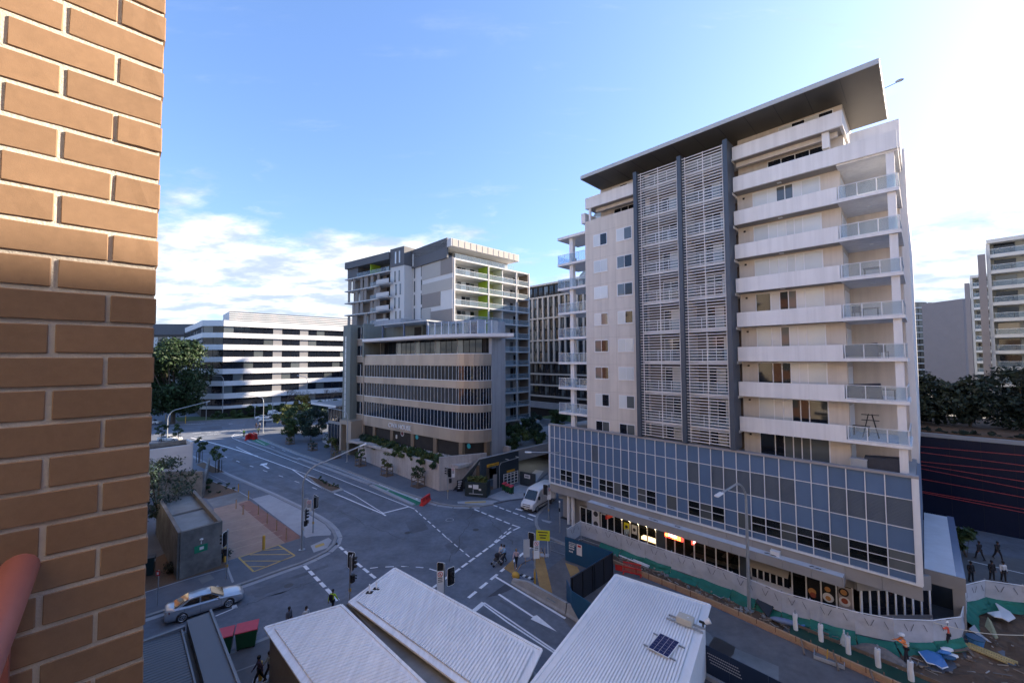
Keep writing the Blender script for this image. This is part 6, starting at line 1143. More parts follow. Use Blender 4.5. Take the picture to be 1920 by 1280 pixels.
def sedan(label, x, y, rz, paint, group=None, name='car', detail=True):
    o = thing(name, label, 'car', (x, y, 0.004), rz, group)
    st = [(2.44, .66, .30, .46, .64), (2.36, .80, .22, .50, .72), (2.05, .88, .18, .55, .82), (1.45, .915, .18, .58, .90), (0.95, .92, .18, .60, .95), (0.0, .92, .18, .62, .97), (-1.0, .92, .18, .64, .99), (-1.75, .90, .20, .64, 1.03), (-2.25, .86, .24, .62, 1.02), (-2.42, .76, .32, .60, .92)]
    build(MB().loft([ringpts(*s_) for s_ in st]), 'body', paint, o, smooth=True)
    gs = [(1.15, .80, .80, .93), (0.62, .74, .68, 1.20), (0.22, .70, .60, 1.40), (-0.35, .70, .59, 1.445), (-0.95, .69, .58, 1.40), (-1.45, .72, .64, 1.20), (-1.95, .78, .74, 1.01)]
    rings = [[(x_, wb, 0.90), (x_, wb * 0.5 + wr * 0.5, 0.5 * (0.9 + z_) + 0.02), (x_, wr, z_ - 0.02), (x_, wr * 0.6, z_ + 0.015), (x_, -wr * 0.6, z_ + 0.015), (x_, -wr, z_ - 0.02), (x_, -wb * 0.5 - wr * 0.5, 0.5 * (0.9 + z_) + 0.02), (x_, -wb, 0.90)] for x_, wb, wr, z_ in gs]
    build(MB().loft(rings), 'cabin', paint, o, smooth=True)
    quad(o, 'windscreen', CGLASS, [(1.10, -.72, .965), (1.10, .72, .965), (0.30, .56, 1.385), (0.30, -.56, 1.385)], 0.03); quad(o, 'rear_window', CGLASS, [(-1.88, .66, 1.045), (-1.88, -.66, 1.045), (-1.05, -.54, 1.385), (-1.05, .54, 1.385)], 0.03)
    for s_ in (1, -1):
        f = (lambda p: p) if s_ > 0 else (lambda p: p[::-1]); Y = lambda z_: s_ * (0.795 - (z_ - 0.95) * 0.40 + 0.006)
        for nm, pp in (('front_side_window', [(0.86, .99), (-0.30, 1.01), (-0.30, 1.36), (0.28, 1.34), (0.55, 1.2)]), ('rear_side_window', [(-0.40, 1.01), (-1.20, 1.03), (-1.42, 1.08), (-0.98, 1.32), (-0.40, 1.36)])): quad(o, nm, CGLASS, f([(x_, Y(z_), z_) for x_, z_ in pp])[::-1], 0.012)
        build(MB().ball((0.78, s_ * 0.99, 1.02), (0.10, 0.10, 0.075), 8, 5), 'mirror', paint, o, smooth=True); quad(o, 'headlight', HEADL, f([(2.30, s_ * .80, .62), (2.44, s_ * .55, .60), (2.40, s_ * .55, .72), (2.12, s_ * .84, .78)]), 0.02); quad(o, 'tail_light', TAIL, f([(-2.15, s_ * .88, .98), (-2.15, s_ * .89, .82), (-2.43, s_ * .70, .80), (-2.41, s_ * .70, .93)])[::-1], 0.02)
        for xh in (0.05, -0.95): build(MB().box(xh - 0.1, xh + 0.1, s_ * 0.915 - 0.012, s_ * 0.915 + 0.02, 0.83, 0.86), 'door_handle', paint, o)
        for xl in (0.93, -0.34, -1.30): build(MB().box(xl - 0.006, xl + 0.006, s_ * 0.924 - 0.008, s_ * 0.924 + 0.004, 0.33, 0.92), 'door_seam', TRIM, o)
        build(MB().box(-1.05, 1.05, s_ * 0.90 - 0.03, s_ * 0.90 + 0.025, 0.19, 0.25), 'sill', TRIM, o)
    quad(o, 'grille', TRIM, [(2.42, -.5, .34), (2.42, .5, .34), (2.45, .45, .5), (2.45, -.45, .5)], 0.02); build(MB().box(-2.47, -2.44, -.26, .26, .70, .82), 'number_plate', PLATE, o); build(MB().box(2.46, 2.475, -.26, .26, .36, .47), 'number_plate', PLATE, o)
    wheels(o, (1.42, -1.40), 0.90, 0.335); return o
sedan('silver sedan waiting at the left kerb beside the substation hedge', -23.95, 32.30, R(39.4), SILVER)
va, vb = (2.73,52.01), (4.68,54.66); vh = math.atan2(va[1] - vb[1], va[0] - vb[0]); fc = (1.73,51.86)
v_ = thing('van', 'white panel van nosing out of the side street beside the podium', 'van', (fc[0] - 2.9 * math.cos(vh), fc[1] - 2.9 * math.sin(vh), 0.004), vh)
st = [(2.95, .74, .36, .62, .86, .8), (2.84, .90, .28, .70, 1.08, .82), (2.50, .97, .24, .80, 1.22, .82), (2.15, .99, .24, .85, 1.34, .84), (1.55, .99, .24, .95, 2.05, .80), (1.22, .98, .24, 1.0, 2.42, .80), (0.85, .98, .24, 1.05, 2.58, .80), (-0.5, .98, .24, 1.05, 2.66, .80), (-2.75, .98, .26, 1.05, 2.64, .80), (-2.93, .95, .32, 1.0, 2.52, .8)]
build(MB().loft([ringpts(*s_) for s_ in st]), 'body', WPAINT, v_, smooth=True)
quad(v_, 'windscreen', CGLASS, [(2.14, -.84, 1.37), (2.14, .84, 1.37), (1.30, .74, 2.33), (1.30, -.74, 2.33)], 0.045)
for s_ in (1, -1):
    f = (lambda p: p) if s_ > 0 else (lambda p: p[::-1])
    quad(v_, 'side_window', CGLASS, f([(1.85, s_ * .985, 1.36), (0.75, s_ * .985, 1.34), (0.75, s_ * .95, 2.12), (1.28, s_ * .955, 2.1)])[::-1], 0.03); build(MB().box(1.55, 1.75, s_ * 1.12 - .1, s_ * 1.12 + .1, 1.45, 1.85), 'mirror', TRIM, v_)
    quad(v_, 'headlight', HEADL, f([(2.55, s_ * .95, .80), (2.93, s_ * .62, .78), (2.86, s_ * .66, 1.02), (2.45, s_ * .95, 1.12)]), 0.02); build(MB().box(-2.7, 1.9, s_ * .985 - .01, s_ * .985 + .02, .62, .74), 'rub_strip', TRIM, v_)
    for xl in (1.9, 0.62, -0.6): build(MB().box(xl - .008, xl + .008, s_ * .988 - .006, s_ * .988 + .004, .4, 1.9), 'door_seam', TRIM, v_)
    quad(v_, 'tail_light', TAIL, f([(-2.90, s_ * .96, .9), (-2.90, s_ * .96, 1.5), (-2.96, s_ * .86, 1.5), (-2.96, s_ * .86, .9)]), 0.01)
quad(v_, 'grille', TRIM, [(2.92, -.55, .68), (2.92, .55, .68), (2.86, .55, 1.0), (2.86, -.55, 1.0)], 0.05); build(MB().disc((2.98, 0, .84), (1, 0, 0), .09, 12, .02), 'round_emblem', RIM, v_); build(MB().loft([[(2.9, -.88, .3), (3.0, -.7, .3), (3.0, .7, .3), (2.9, .88, .3)], [(2.92, -.88, .58), (3.02, -.7, .58), (3.02, .7, .58), (2.92, .88, .58)]], close=False, caps=False), 'bumper', TRIM, v_); build(MB().box(3.0, 3.02, -.26, .26, .42, .54), 'number_plate', PLATE, v_)
for y in (-.4, .4): build(MB().bar((2.12, y, 1.42), (1.85, y + .3, 1.72), 0.02, 0.02), 'wiper', TRIM, v_)
wheels(v_, (1.95, -1.75), 0.98, 0.35)
p_ = (-82.93,139.94); u_ = sedan('white utility with canopy parked beyond the far footpath', p_[0], p_[1] + 3, R(8), WPAINT, 'vehicles parked beyond the far footpath'); build(MB().loft([[(-2.2, -.78, 1.0), (-2.2, -.7, 1.65), (-2.2, .7, 1.65), (-2.2, .78, 1.0)], [(-0.6, -.78, 1.0), (-0.6, -.66, 1.68), (-0.6, .66, 1.68), (-0.6, .78, 1.0)]]), 'canopy', WPAINT, u_); u_.scale = (1.1, 1.1, 1.15)
p_ = (-76.79,127.73); sedan('grey parked car nearest the far lamp post', p_[0], p_[1], R(15), SILVER, 'vehicles parked beyond the far footpath'); p_ = (-76.49,132.27); sedan('dark parked car half hidden by the street trees', p_[0], p_[1], R(15), DPAINT, 'vehicles parked beyond the far footpath'); p_ = (-81.51,132.41); sedan('pale parked car behind the grey one at the far corner', p_[0], p_[1] + 1, R(15), WPAINT, 'vehicles parked beyond the far footpath')
p_ = (-110.09,124.37); sedan('white car on the far road beside the brick edge', p_[0], p_[1], R(3), WPAINT); p_ = (-82.46,98.13); sedan('white car half hidden behind the white vent block', p_[0], p_[1], R(3), WPAINT)
# ------------------------------------------------------------------ people
SKINT = [mat('skin', (0.42, 0.24, 0.16), 0.6, 0.05, 20), mat('skin_dark', (0.16, 0.085, 0.055), 0.6, 0.05, 20)]
def cloth(c_): return mat('cloth_%02x%02x%02x' % tuple(int(255 * k) for k in c_), c_, 0.85, 0.12, 12, bump=0.15, bscale=60)
HAIRD = mat('dark_hair', (0.015, 0.012, 0.010), 0.6, 0.1, 30); HAIRB = mat('fair_hair', (0.36, 0.22, 0.10), 0.6, 0.1, 30)
def skinned(name, vs, es, rad, m, parent, level=1):
    me = bpy.data.meshes.new(name + '_cage'); me.from_pydata(vs, es, []); me.update(); o = bpy.data.objects.new(name + '_cage', me); COL.objects.link(o)
    md = o.modifiers.new('skin', 'SKIN'); md.use_smooth_shade = True; md.branch_smoothing = 0.3
    if not me.skin_vertices: bpy.ops.object.select_all(action='DESELECT')
    for i, r in enumerate(rad): me.skin_vertices[0].data[i].radius = r if isinstance(r, tuple) else (r, r)
    me.skin_vertices[0].data[0].use_root = True
    sd = o.modifiers.new('sub', 'SUBSURF'); sd.levels = level; sd.render_levels = level
    dg = bpy.context.evaluated_depsgraph_get(); mo = bpy.data.meshes.new_from_object(o.evaluated_get(dg)); bpy.data.objects.remove(o); bpy.data.meshes.remove(me)
    mo.name = name; mo.materials.clear(); mo.materials.append(m); return link(name, mo, parent)
def person(label, x, y, z, face, pose='walk', top=(0.3, 0.3, 0.3), legs=(0.03, 0.03, 0.04), hair='dark', skin=0, h=1.7, helmet=None, long_hair=False, pack=None, vest=None, group=None, lean=0.0):
    o = thing('person', label, 'person', (x, y, z), R(face) - math.pi / 2, group); k = h / 1.72
    P = {'pel': (0, 0, .93), 'ch': (0, .02 + lean * .5, 1.22), 'nk': (0, .02 + lean, 1.44), 'hd': (0, .04 + lean * 1.1, 1.56), 'tp': (0, .03 + lean * 1.15, 1.70), 'ns': (0, .135 + lean * 1.1, 1.575)}
    sw = {'walk': 1.0, 'stand': 0.12, 'work': 0.35, 'push': 0.7, 'ride': 0.2}[pose]
    for s_, q in (('L', 1), ('R', -1)):
        f = q * sw; sx = -q
        P['hp' + s_] = (sx * .09, 0, .90); P['kn' + s_] = (sx * .10, f * .17 + .04 * sw, .49 + .02 * sw); P['an' + s_] = (sx * .10, f * .30 - (.05 if f < 0 else 0), .085 + (.07 * sw if f < 0 else 0)); P['to' + s_] = (sx * .11, f * .30 + .15 - (.03 if f < 0 else 0), .035 + (.02 * sw if f < 0 else 0))
        P['sh' + s_] = (sx * .175, .01 + lean, 1.39)
        if pose == 'push' or pose == 'ride': P['el' + s_] = (sx * .23, .12 + lean, 1.15); P['wr' + s_] = (sx * .17, .38 + lean, 1.05)
        elif pose == 'work': P['el' + s_] = (sx * .30, .14 + lean, 1.17 + (.12 if q > 0 else 0)); P['wr' + s_] = (sx * (.26 if q > 0 else .2), .38 + lean, 1.12 + (.28 if q > 0 else 0))
        else: P['el' + s_] = (sx * .225, -f * .12 + lean, 1.12); P['wr' + s_] = (sx * .235, -f * .22 + .07 + lean, .87)
        w_ = Vector(P['wr' + s_]); d = (w_ - Vector(P['el' + s_])).normalized(); P['pm' + s_] = tuple(w_ + d * .07)
        for i in range(4): P['f%d%s' % (i, s_)] = tuple(w_ + d * (.15 - .012 * abs(i - 1)) + Vector((0, (i - 1.5) * .018, 0)))
        P['th' + s_] = tuple(w_ + d * .09 + Vector((0, .045, .01)))
    P = {a_: tuple(c_ * k for c_ in b_) for a_, b_ in P.items()}
    def sk(nm, names, edges, rad, m): 
        ix = {n_: i for i, n_ in enumerate(names)}; return skinned(nm, [P[n_] for n_ in names], [(ix[a_], ix[b_]) for a_, b_ in edges], [rad[n_[:2]] if n_[:2] in rad else rad[n_] for n_ in names], m, o)
    E = [('pel', 'ch'), ('ch', 'nk'), ('nk', 'hd'), ('hd', 'tp'), ('hd', 'ns')]; Nm = ['pel', 'ch', 'nk', 'hd', 'tp', 'ns']
    for s_ in 'LR':
        Nm += [t_ + s_ for t_ in ('hp', 'kn', 'an', 'to', 'sh', 'el', 'wr', 'pm', 'f0', 'f1', 'f2', 'f3', 'th')]
        E += [('pel', 'hp' + s_), ('hp' + s_, 'kn' + s_), ('kn' + s_, 'an' + s_), ('an' + s_, 'to' + s_), ('ch', 'sh' + s_), ('sh' + s_, 'el' + s_), ('el' + s_, 'wr' + s_), ('wr' + s_, 'pm' + s_), ('wr' + s_, 'th' + s_)] + [('pm' + s_, 'f%d%s' % (i, s_)) for i in range(4)]
    rad = {'pe': (.115, .09), 'ch': (.125, .09), 'nk': .055, 'hd': (.078, .092), 'tp': (.055, .065), 'ns': .018, 'hp': .085, 'kn': .055, 'an': .036, 'to': .032, 'sh': .055, 'el': .040, 'wr': .028, 'pm': (.034, .018), 'f0': .009, 'f1': .009, 'f2': .009, 'f3': .008, 'th': .010}
    sk('body', Nm, E, rad, SKINT[skin])
    tn = ['pel', 'ch', 'nk']; te = [('pel', 'ch'), ('ch', 'nk')]
    for s_ in 'LR': tn += ['sh' + s_, 'el' + s_, 'wr' + s_]; te += [('ch', 'sh' + s_), ('sh' + s_, 'el' + s_), ('el' + s_, 'wr' + s_)]
    r2 = {'pe': (.145, .115), 'ch': (.155, .115), 'nk': .068, 'sh': .078, 'el': .058, 'wr': .045}; sk('top', tn, te, r2, cloth(top))
    ln_ = ['pel']; le = []
    for s_ in 'LR': ln_ += ['hp' + s_, 'kn' + s_, 'an' + s_]; le += [('pel', 'hp' + s_), ('hp' + s_, 'kn' + s_), ('kn' + s_, 'an' + s_)]
    sk('trousers', ln_, le, {'pe': (.13, .105), 'hp': .10, 'kn': .072, 'an': .055}, cloth(legs))
    for s_ in 'LR': a_, b_ = Vector(P['an' + s_]), Vector(P['to' + s_]); build(MB().bar(a_ - (b_ - a_) * .35 - Vector((0, 0, .045)), b_ + Vector((0, 0, .01)), .095, .075), 'shoe', BLACK if not long_hair else WHITE, o, bevel=.02)
    hx, hy, hz = P['hd']
    for s_ in (-1, 1): build(MB().ball((s_ * .032, hy + .088 * k, hz + .03), (.012, .008, .008), 6, 4), 'eye', BLACK, o)
    build(MB().ball((hx, hy - .012, hz + .055), (.098 * k, .112 * k, .112 * k), 10, 7), 'hair', HAIRD if hair == 'dark' else HAIRB, o, smooth=True)
    if long_hair: build(MB().ball((hx, hy - .07, hz - .08), (.075, .05, .16), 8, 6), 'hair', HAIRD if hair == 'dark' else HAIRB, o, smooth=True)
    if helmet: build(MB().ball((hx, hy, hz + .085), (.14, .16, .115), 12, 7).tube((hx, hy + .02, hz + .075), (hx, hy + .02, hz + .09), .175, .17, 12), 'hard_hat', helmet, o, smooth=True)
    if pack: build(MB().box(-.15, .15, -.27 * k + lean, -.11 + lean, 1.02 * k, 1.42 * k), 'backpack', cloth(pack), o, bevel=.04)
    if vest:
        for z_ in (1.08, 1.22): build(MB().tube((0, .01, z_ * k), (0, .01, (z_ + .04) * k), .172, .172, 12), 'reflective_band', mat('reflective_grey', (0.55, 0.55, 0.52), 0.4, 0.05, 9), o)
    return o
HIV = (0.40, 0.62, 0.04); ORG = (0.80, 0.22, 0.06); WHT = (0.60, 0.60, 0.62)
def gp(x, y): return (x, y, 0.006)
person('woman with dark hair in a white top standing beyond the pram', *gp(*(-1.09,39.54)), -120, 'stand', WHT, (0.05, 0.06, 0.09), long_hair=True, h=1.66)
person('woman in a light blue shirt pushing the pram over the crossing', *gp(*(-0.8,39.25)), 205, 'push', (0.25, 0.42, 0.62), (0.02, 0.02, 0.025), h=1.7)
person('fair haired woman in a pink top walking beside the crossing line', *gp(*(0.31,38.5)), -110, 'walk', (0.55, 0.40, 0.42), (0.012, 0.012, 0.015), hair='fair', long_hair=True, h=1.68)
person('person in lime hi-vis with a black backpack seen from behind', *(-13.82,31.74), 0.006, 75, 'walk', HIV, (0.015, 0.015, 0.02), pack=(0.012, 0.012, 0.014), h=1.78, skin=1)
person('dark haired person in a grey jacket behind the shelter roof', *(-16.06,29.74), 0.006, -20, 'stand', (0.10, 0.11, 0.14), (0.02, 0.02, 0.03), h=1.7, skin=1)
person('woman in a white jacket behind the shelter roof', *(-14.89,29.86), 0.006, -30, 'stand', WHT, (0.02, 0.02, 0.03), long_hair=True, h=1.66)
pa = (-15.03,24.71); person('dark haired walker in a patterned shirt at the bottom by the shelter', pa[0], pa[1], 0.14, 215, 'walk', (0.06, 0.04, 0.07), (0.012, 0.012, 0.015), h=1.75, skin=1)
person('walker half hidden behind the one in the patterned shirt', pa[0] + 0.35, pa[1] + 0.45, 0.14, 215, 'walk', (0.30, 0.38, 0.40), (0.02, 0.02, 0.03), h=1.68, long_hair=True, skin=1)
wx, wy = FT.w(-1.37, 36.0); person('worker in an orange shirt and white helmet bending by the trench', wx, wy, 0.16, 150, 'work', ORG, (0.015, 0.017, 0.03), helmet=WHITE, vest=True, h=1.76, lean=0.12)
wx, wy = FT.w(0.54, 39.7); person('worker in a coral orange shirt and white helmet at the fence corner', wx, wy, 0.16, 140, 'work', (0.78, 0.13, 0.08), (0.012, 0.016, 0.03), helmet=WHITE, h=1.8, lean=0.05)
person('worker in lime hi-vis beside the far red barriers', *gp(*(-68.36,103.74)), -80, 'stand', HIV, (0.05, 0.07, 0.04), h=1.78); person('person in a yellow vest walking on the far footpath', *(-66.07,105.96), 0.14, -80, 'walk', (0.55, 0.50, 0.08), (0.02, 0.02, 0.03), vest=True, h=1.8)
for i, ((px, py), tp, lb_) in enumerate(zip([(-71.81,114.12),(-71.48,115.06),(-72.21,118.75)], ((0.02, 0.02, 0.03), (0.35, 0.36, 0.38), (0.02, 0.03, 0.06)), ('person in black waiting at the far corner', 'person in a pale top waiting at the far corner', 'person in navy beside the far lamp post'))): person(lb_, px, py, 0.14, -70, 'stand', tp, h=1.75)
DK = (0.015, 0.014, 0.018)
for (px, py), lb_, ps in zip([(44.36,39.22),(46.04,39.2),(41.24,35.61),(42.04,35.46),(39.28,35.48)], ('dark clothed man walking alone across the plaza', 'dark clothed person with a bag at the right of the plaza', 'large dark coated person behind the plaza fence', 'person in a pale top behind the plaza fence', 'dark figure at the foot of the palm plant'), ('walk', 'walk', 'stand', 'stand', 'stand')): person(lb_, px, py, 0.105, 80 if 'man walking' in lb_ else -100, ps, WHT if 'pale' in lb_ else DK, DK, h=1.76, skin=1)
p_ = (11.84,45.53); person('shop customer in a pale blue shirt behind the podium shopfront', *FT.w(-22.3, 38.6), 0.14, -80, 'stand', (0.35, 0.45, 0.55), (0.12, 0.18, 0.28), h=1.75)
# pram
s_ = thing('pram', 'black folding pram pushed over the crossing', 'pram', (*(-1.52,38.83), 0.006), R(205)); FRM = mat('pram_frame', (0.35, 0.33, 0.30), 0.4, 0.05, 6, metal=0.4)
for y in (-.25, .25):
    build(MB().path([(-.62, y, 1.02), (-.1, y, .55), (.42, y, .14)], .018, 6), 'frame', FRM, s_); build(MB().path([(.1, y, .6), (-.32, y, .14)], .018, 6), 'frame', FRM, s_)
    for x_, r in ((.42, .11), (-.32, .14)): build(MB().tube((x_, y - .02, r), (x_, y + .02, r), r, r, 14), 'wheel', RUB, s_)
build(MB().tube((-.62, -.25, 1.02), (-.62, .25, 1.02), .02), 'handle', BLACK, s_); build(MB().loft([[(-.25, -.22, .95), (-.25, .22, .95), (-.12, .22, .45), (-.12, -.22, .45)], [(-.18, -.22, .97), (-.18, .22, .97), (.28, .22, .48), (.28, -.22, .42)]]), 'seat', cloth((0.03, 0.03, 0.035)), s_); build(MB().ball((-.05, 0, .92), (.28, .24, .2), 10, 6), 'hood', cloth((0.022, 0.022, 0.026)), s_, smooth=True)
# ------------------------------------------------------------------ bins, barriers, hoarding
GBIN = mat('green_bin', (0.012, 0.075, 0.028), 0.5, 0.08, 3); RLID = mat('red_bin_lid', (0.55, 0.05, 0.075), 0.5, 0.08, 3)
def bin_(name, label, x, y, rz, w_, d_, h_, group, z=0.13):
    o = thing(name, label, 'bin', (x, y, z), rz, group)
    build(MB().loft([[(-w_ * .42, -d_ * .40, .1), (w_ * .42, -d_ * .40, .1), (w_ * .42, d_ * .40, .1), (-w_ * .42, d_ * .40, .1)], [(-w_ / 2, -d_ / 2, h_), (w_ / 2, -d_ / 2, h_), (w_ / 2, d_ / 2, h_), (-w_ / 2, d_ / 2, h_)]]), 'body', GBIN, o); build(MB().add([(-w_ * .53, -d_ * .54, h_), (w_ * .53, -d_ * .54, h_), (w_ * .53, d_ * .54, h_ + .12), (-w_ * .53, d_ * .54, h_ + .12), (-w_ * .53, -d_ * .54, h_ + .07), (w_ * .53, -d_ * .54, h_ + .07), (w_ * .53, d_ * .54, h_ + .2), (-w_ * .53, d_ * .54, h_ + .2)], [(0, 3, 2, 1), (4, 5, 6, 7), (0, 1, 5, 4), (1, 2, 6, 5), (2, 3, 7, 6), (3, 0, 4, 7)]), 'lid', RLID, o, bevel=.015)
    for sx in (-1, 1):
        for sy in (-1, 1): build(MB().tube((sx * w_ * .36, sy * d_ * .34 - .03, .08), (sx * w_ * .36, sy * d_ * .34 + .03, .08), .08, .08, 10), 'wheel', RUB, o)
        build(MB().box(sx * w_ * .5 - .02, sx * w_ * .5 + .02, -d_ * .2, d_ * .2, h_ * .75, h_ * .8), 'side_grip', GBIN, o)
    return o
ra = math.atan2(*[((-17.4,27.99)[k] - (-18.3,27.56)[k]) for k in (1, 0)])
bin_('wheelie_bin', 'large green wheeled bin with a red lid, nearer the white shelter', *(-17.95,28.05), ra, 1.22, 0.9, 1.15, 'large green bins'); bin_('wheelie_bin', 'large green wheeled bin with a red lid, half behind the grey parapet', *(-19.17,27.42), ra, 1.22, 0.9, 1.15, 'large green bins')
for i, (x, y) in enumerate([(-1.2,60.07),(-0.73,59.28),(-0.2,58.67)]): bin_('small_bin', 'small green red-lidded bin by the dock gate, ' + ['left of three', 'middle of three', 'right of three'][i], x, y, R(-45), 0.55, 0.6, 0.95, 'small bins by the dock gate')
o_ = thing('dark_bin', 'dark green bin half hidden behind the brick edge', 'bin', (*(-32.7,37.17), 0.13), R(30)); build(MB().loft([[(-.3, -.3, .05), (.3, -.3, .05), (.3, .3, .05), (-.3, .3, .05)], [(-.36, -.36, 1.5), (.36, -.36, 1.5), (.36, .36, 1.5), (-.36, .36, 1.5)]]), 'body', mat('dark_green', (0.01, 0.03, 0.03), 0.5, 0.05, 2), o_); build(MB().box(-.4, .4, -.4, .4, 1.5, 1.58), 'lid', BLACK, o_); build(MB().box(.37, .39, -.1, .1, 1.1, 1.3), 'sticker', SIGNW, o_)
REDP = mat('red_plastic', (0.62, 0.035, 0.03), 0.45, 0.08, 3)
def barrier(label, a_, b_, h_=0.95, group='red plastic barriers'):
    x, y = (a_[0] + b_[0]) / 2, (a_[1] + b_[1]) / 2; ln = math.hypot(b_[0] - a_[0], b_[1] - a_[1]); o = thing('plastic_barrier', label, 'barrier', (x, y, 0.0), math.atan2(b_[1] - a_[1], b_[0] - a_[0]), group)
    pr = [(-.28, 0), (-.28, .15), (-.12, .35), (-.09, h_), (.09, h_), (.12, .35), (.28, .15), (.28, 0)]; build(MB().loft([[(-ln / 2, p[0], p[1]) for p in pr], [(ln / 2, p[0], p[1]) for p in pr]]), 'body', REDP, o)
    for k in (-.3, .05, .38): build(MB().box(k * ln - .14, k * ln + .14, -.125, .125, .45, .7), 'lift_slot', mat('dark_red_plastic', (0.30, 0.015, 0.015), 0.5, 0.05, 3), o)
    return o
barrier('red plastic barrier across the end of the green bike lane', (-12.06,54.25), (-11.43,56.46))
for i, lb_ in enumerate(('left of the far trio by the bike lane', 'middle of the far trio by the bike lane', 'right of the far trio by the bike lane')): q0, q1 = [(-64.4,98.44),(-65.41,101.32),(-65.47,101.69),(-62.94,99.28),(-65.32,102.72),(-62.8,100.17)][2 * i:2 * i + 2]; barrier('red plastic barrier, ' + lb_, q0, q1, 1.3)
mb_ = thing('mesh_barrier', 'red plastic mesh barrier standing beside the timber formwork', 'barrier', (*(10.65,36.9), 0.1), R(-25))
for k in range(14): boxpart('bar', REDP, mb_, -0.75 + k * 0.112, -0.72 + k * 0.112, -0.02, 0.02, 0.1, 0.95)
for z_ in (0.08, 0.5, 0.92): boxpart('rail', REDP, mb_, -0.8, 0.8, -0.03, 0.03, z_, z_ + 0.09)
boxpart('foot', REDP, mb_, -0.8, -0.7, -0.3, 0.3, 0, 0.08); boxpart('foot', REDP, mb_, 0.7, 0.8, -0.3, 0.3, 0, 0.08); boxpart('side_panel', REDP, mb_, -1.5, -0.85, -0.04, 0.0, 0.1, 0.6)
def jersey(label, a_, b_, nose=False):
    x, y = (a_[0] + b_[0]) / 2, (a_[1] + b_[1]) / 2; ln = math.hypot(b_[0] - a_[0], b_[1] - a_[1]); o = thing('concrete_barrier', label, 'barrier', (x, y, 0), math.atan2(b_[1] - a_[1], b_[0] - a_[0]), 'concrete road barriers')
    pr = lambda h_: [(-.30, 0), (-.30, .08), (-.20, .22), (-.11, h_), (.11, h_), (.20, .22), (.30, .08), (.30, 0)]; xs = ((-ln / 2, .38 if nose else .82), (-ln * .2, .82), (ln / 2, .82)); build(MB().loft([[(x_, p[0], p[1]) for p in pr(h_)] for x_, h_ in xs]), 'body', mat('barrier_concrete', (0.33, 0.345, 0.36), 0.85, 0.12, 3, dirt=0.25), o)
    lb = mat('blue_print', (0.05, 0.15, 0.26), 0.6, 0.1, 4)
    for k in range(7): build(MB().bar((ln * .18 + k * .13, -.158, .45), (ln * .18 + k * .13 + .07, -.158, .45), .02, .12), 'printed_letter', lb, o)
    return o
c0, c1, c2 = [(0.03,35.81),(4.1,31.55),(6.63,28.76)]
jersey('first concrete road barrier with a tapered nose and blue print', c0, c1, True); jersey('second concrete road barrier running under the white roof', ext(c0, c1, 1.015), ext(c0, c1, 1.75))
en = thing('barrier_end', 'yellow and black padded end of the concrete barriers', 'crash cushion', (*(0.25,36.33), 0.0), R(-35)); build(MB().ball((0, 0, .35), (.4, .3, .32), 10, 6), 'cushion', YELLOW, en, smooth=True)
for k in range(5): build(MB().box(.5 + k * .28, .68 + k * .28, -.14, .14, .55, .62), 'stripe', BLACK if k % 2 == 0 else WHITE, en)
NAVYB = mat('blue_hoarding', (0.012, 0.075, 0.165), 0.5, 0.06, 1.5, dirt=0.1); NAVYD = mat('hoarding_back', (0.010, 0.012, 0.020), 0.7, 0.1, 1.5)
ho = thing('hoarding', 'blue site hoarding enclosure with a dark timber braced inside', 'hoarding', (*FT.w(-21, 29), 0), FT.a); F_ = lambda u, v: (u + 21, v - 29)
HP = [(-24.75, 31.4), (-22.3, 31.65), (-19.85, 31.9), (-19.88, 28.9), (-19.92, 25.9)]
for i, (a_, b_) in enumerate(zip(HP, HP[1:])):
    a2, b2 = F_(*a_), F_(*b_); d = Vector((b2[0] - a2[0], b2[1] - a2[1], 0)).normalized(); n2 = Vector((-d.y, d.x, 0)) * .04
    build(MB().bar((*a2, 1.15), (b2[0] - d.x * .01, b2[1] - d.y * .01, 1.15), .04, 2.2), 'panel', NAVYB, ho); build(MB().bar((a2[0] + n2.x, a2[1] + n2.y, 1.15), (b2[0] + n2.x, b2[1] + n2.y, 1.15), .03, 2.16), 'panel_back', NAVYD, ho)
    for t_ in (0.05, 0.5, 0.95): q0 = lerp3((*a2, 0), (*b2, 0), t_); build(MB().bar((q0[0] + n2.x * 2, q0[1] + n2.y * 2, .1), (q0[0] + n2.x * 2, q0[1] + n2.y * 2, 2.2), .09, .05), 'brace_post', BLACK, ho)
    build(MB().bar((a2[0] + n2.x * 1.5, a2[1] + n2.y * 1.5, 2.22), (b2[0] + n2.x * 1.5, b2[1] + n2.y * 1.5, 2.22), .1, .05), 'top_rail', BLACK, ho)
ho2 = thing('hoarding', 'lower blue hoarding panel with a pale fold beside the concrete barriers', 'hoarding', (*FT.w(-19, 25), 0), FT.a); build(MB().bar((-1.3, .9, 1.0), (-.1, -.05, 1.0), .05, 1.9), 'panel', NAVYB, ho2); build(MB().bar((-.1, -.05, 1.0), (3.2, -.5, 1.0), .05, 1.9), 'panel', NAVYB, ho2)
pa_ = Vector((*F_(-24.3, 31.42), 0)); pd = (Vector((*F_(-22.3, 31.65), 0)) - pa_).normalized(); pn = Vector((pd.y, -pd.x, 0)) * .03
def onpanel(s0, s1, z0, z1, m, nm, k=1.0): build(MB().bar(pa_ + pd * s0 + pn * k + Vector((0, 0, (z0 + z1) / 2)), pa_ + pd * s1 + pn * k + Vector((0, 0, (z0 + z1) / 2)), .012, z1 - z0), nm, m, ho)
onpanel(.85, 1.4, .95, 1.95, SIGNW, 'notice_board'); onpanel(.95, 1.3, 1.7, 1.88, SIGNR, 'notice_stripe', 1.4)
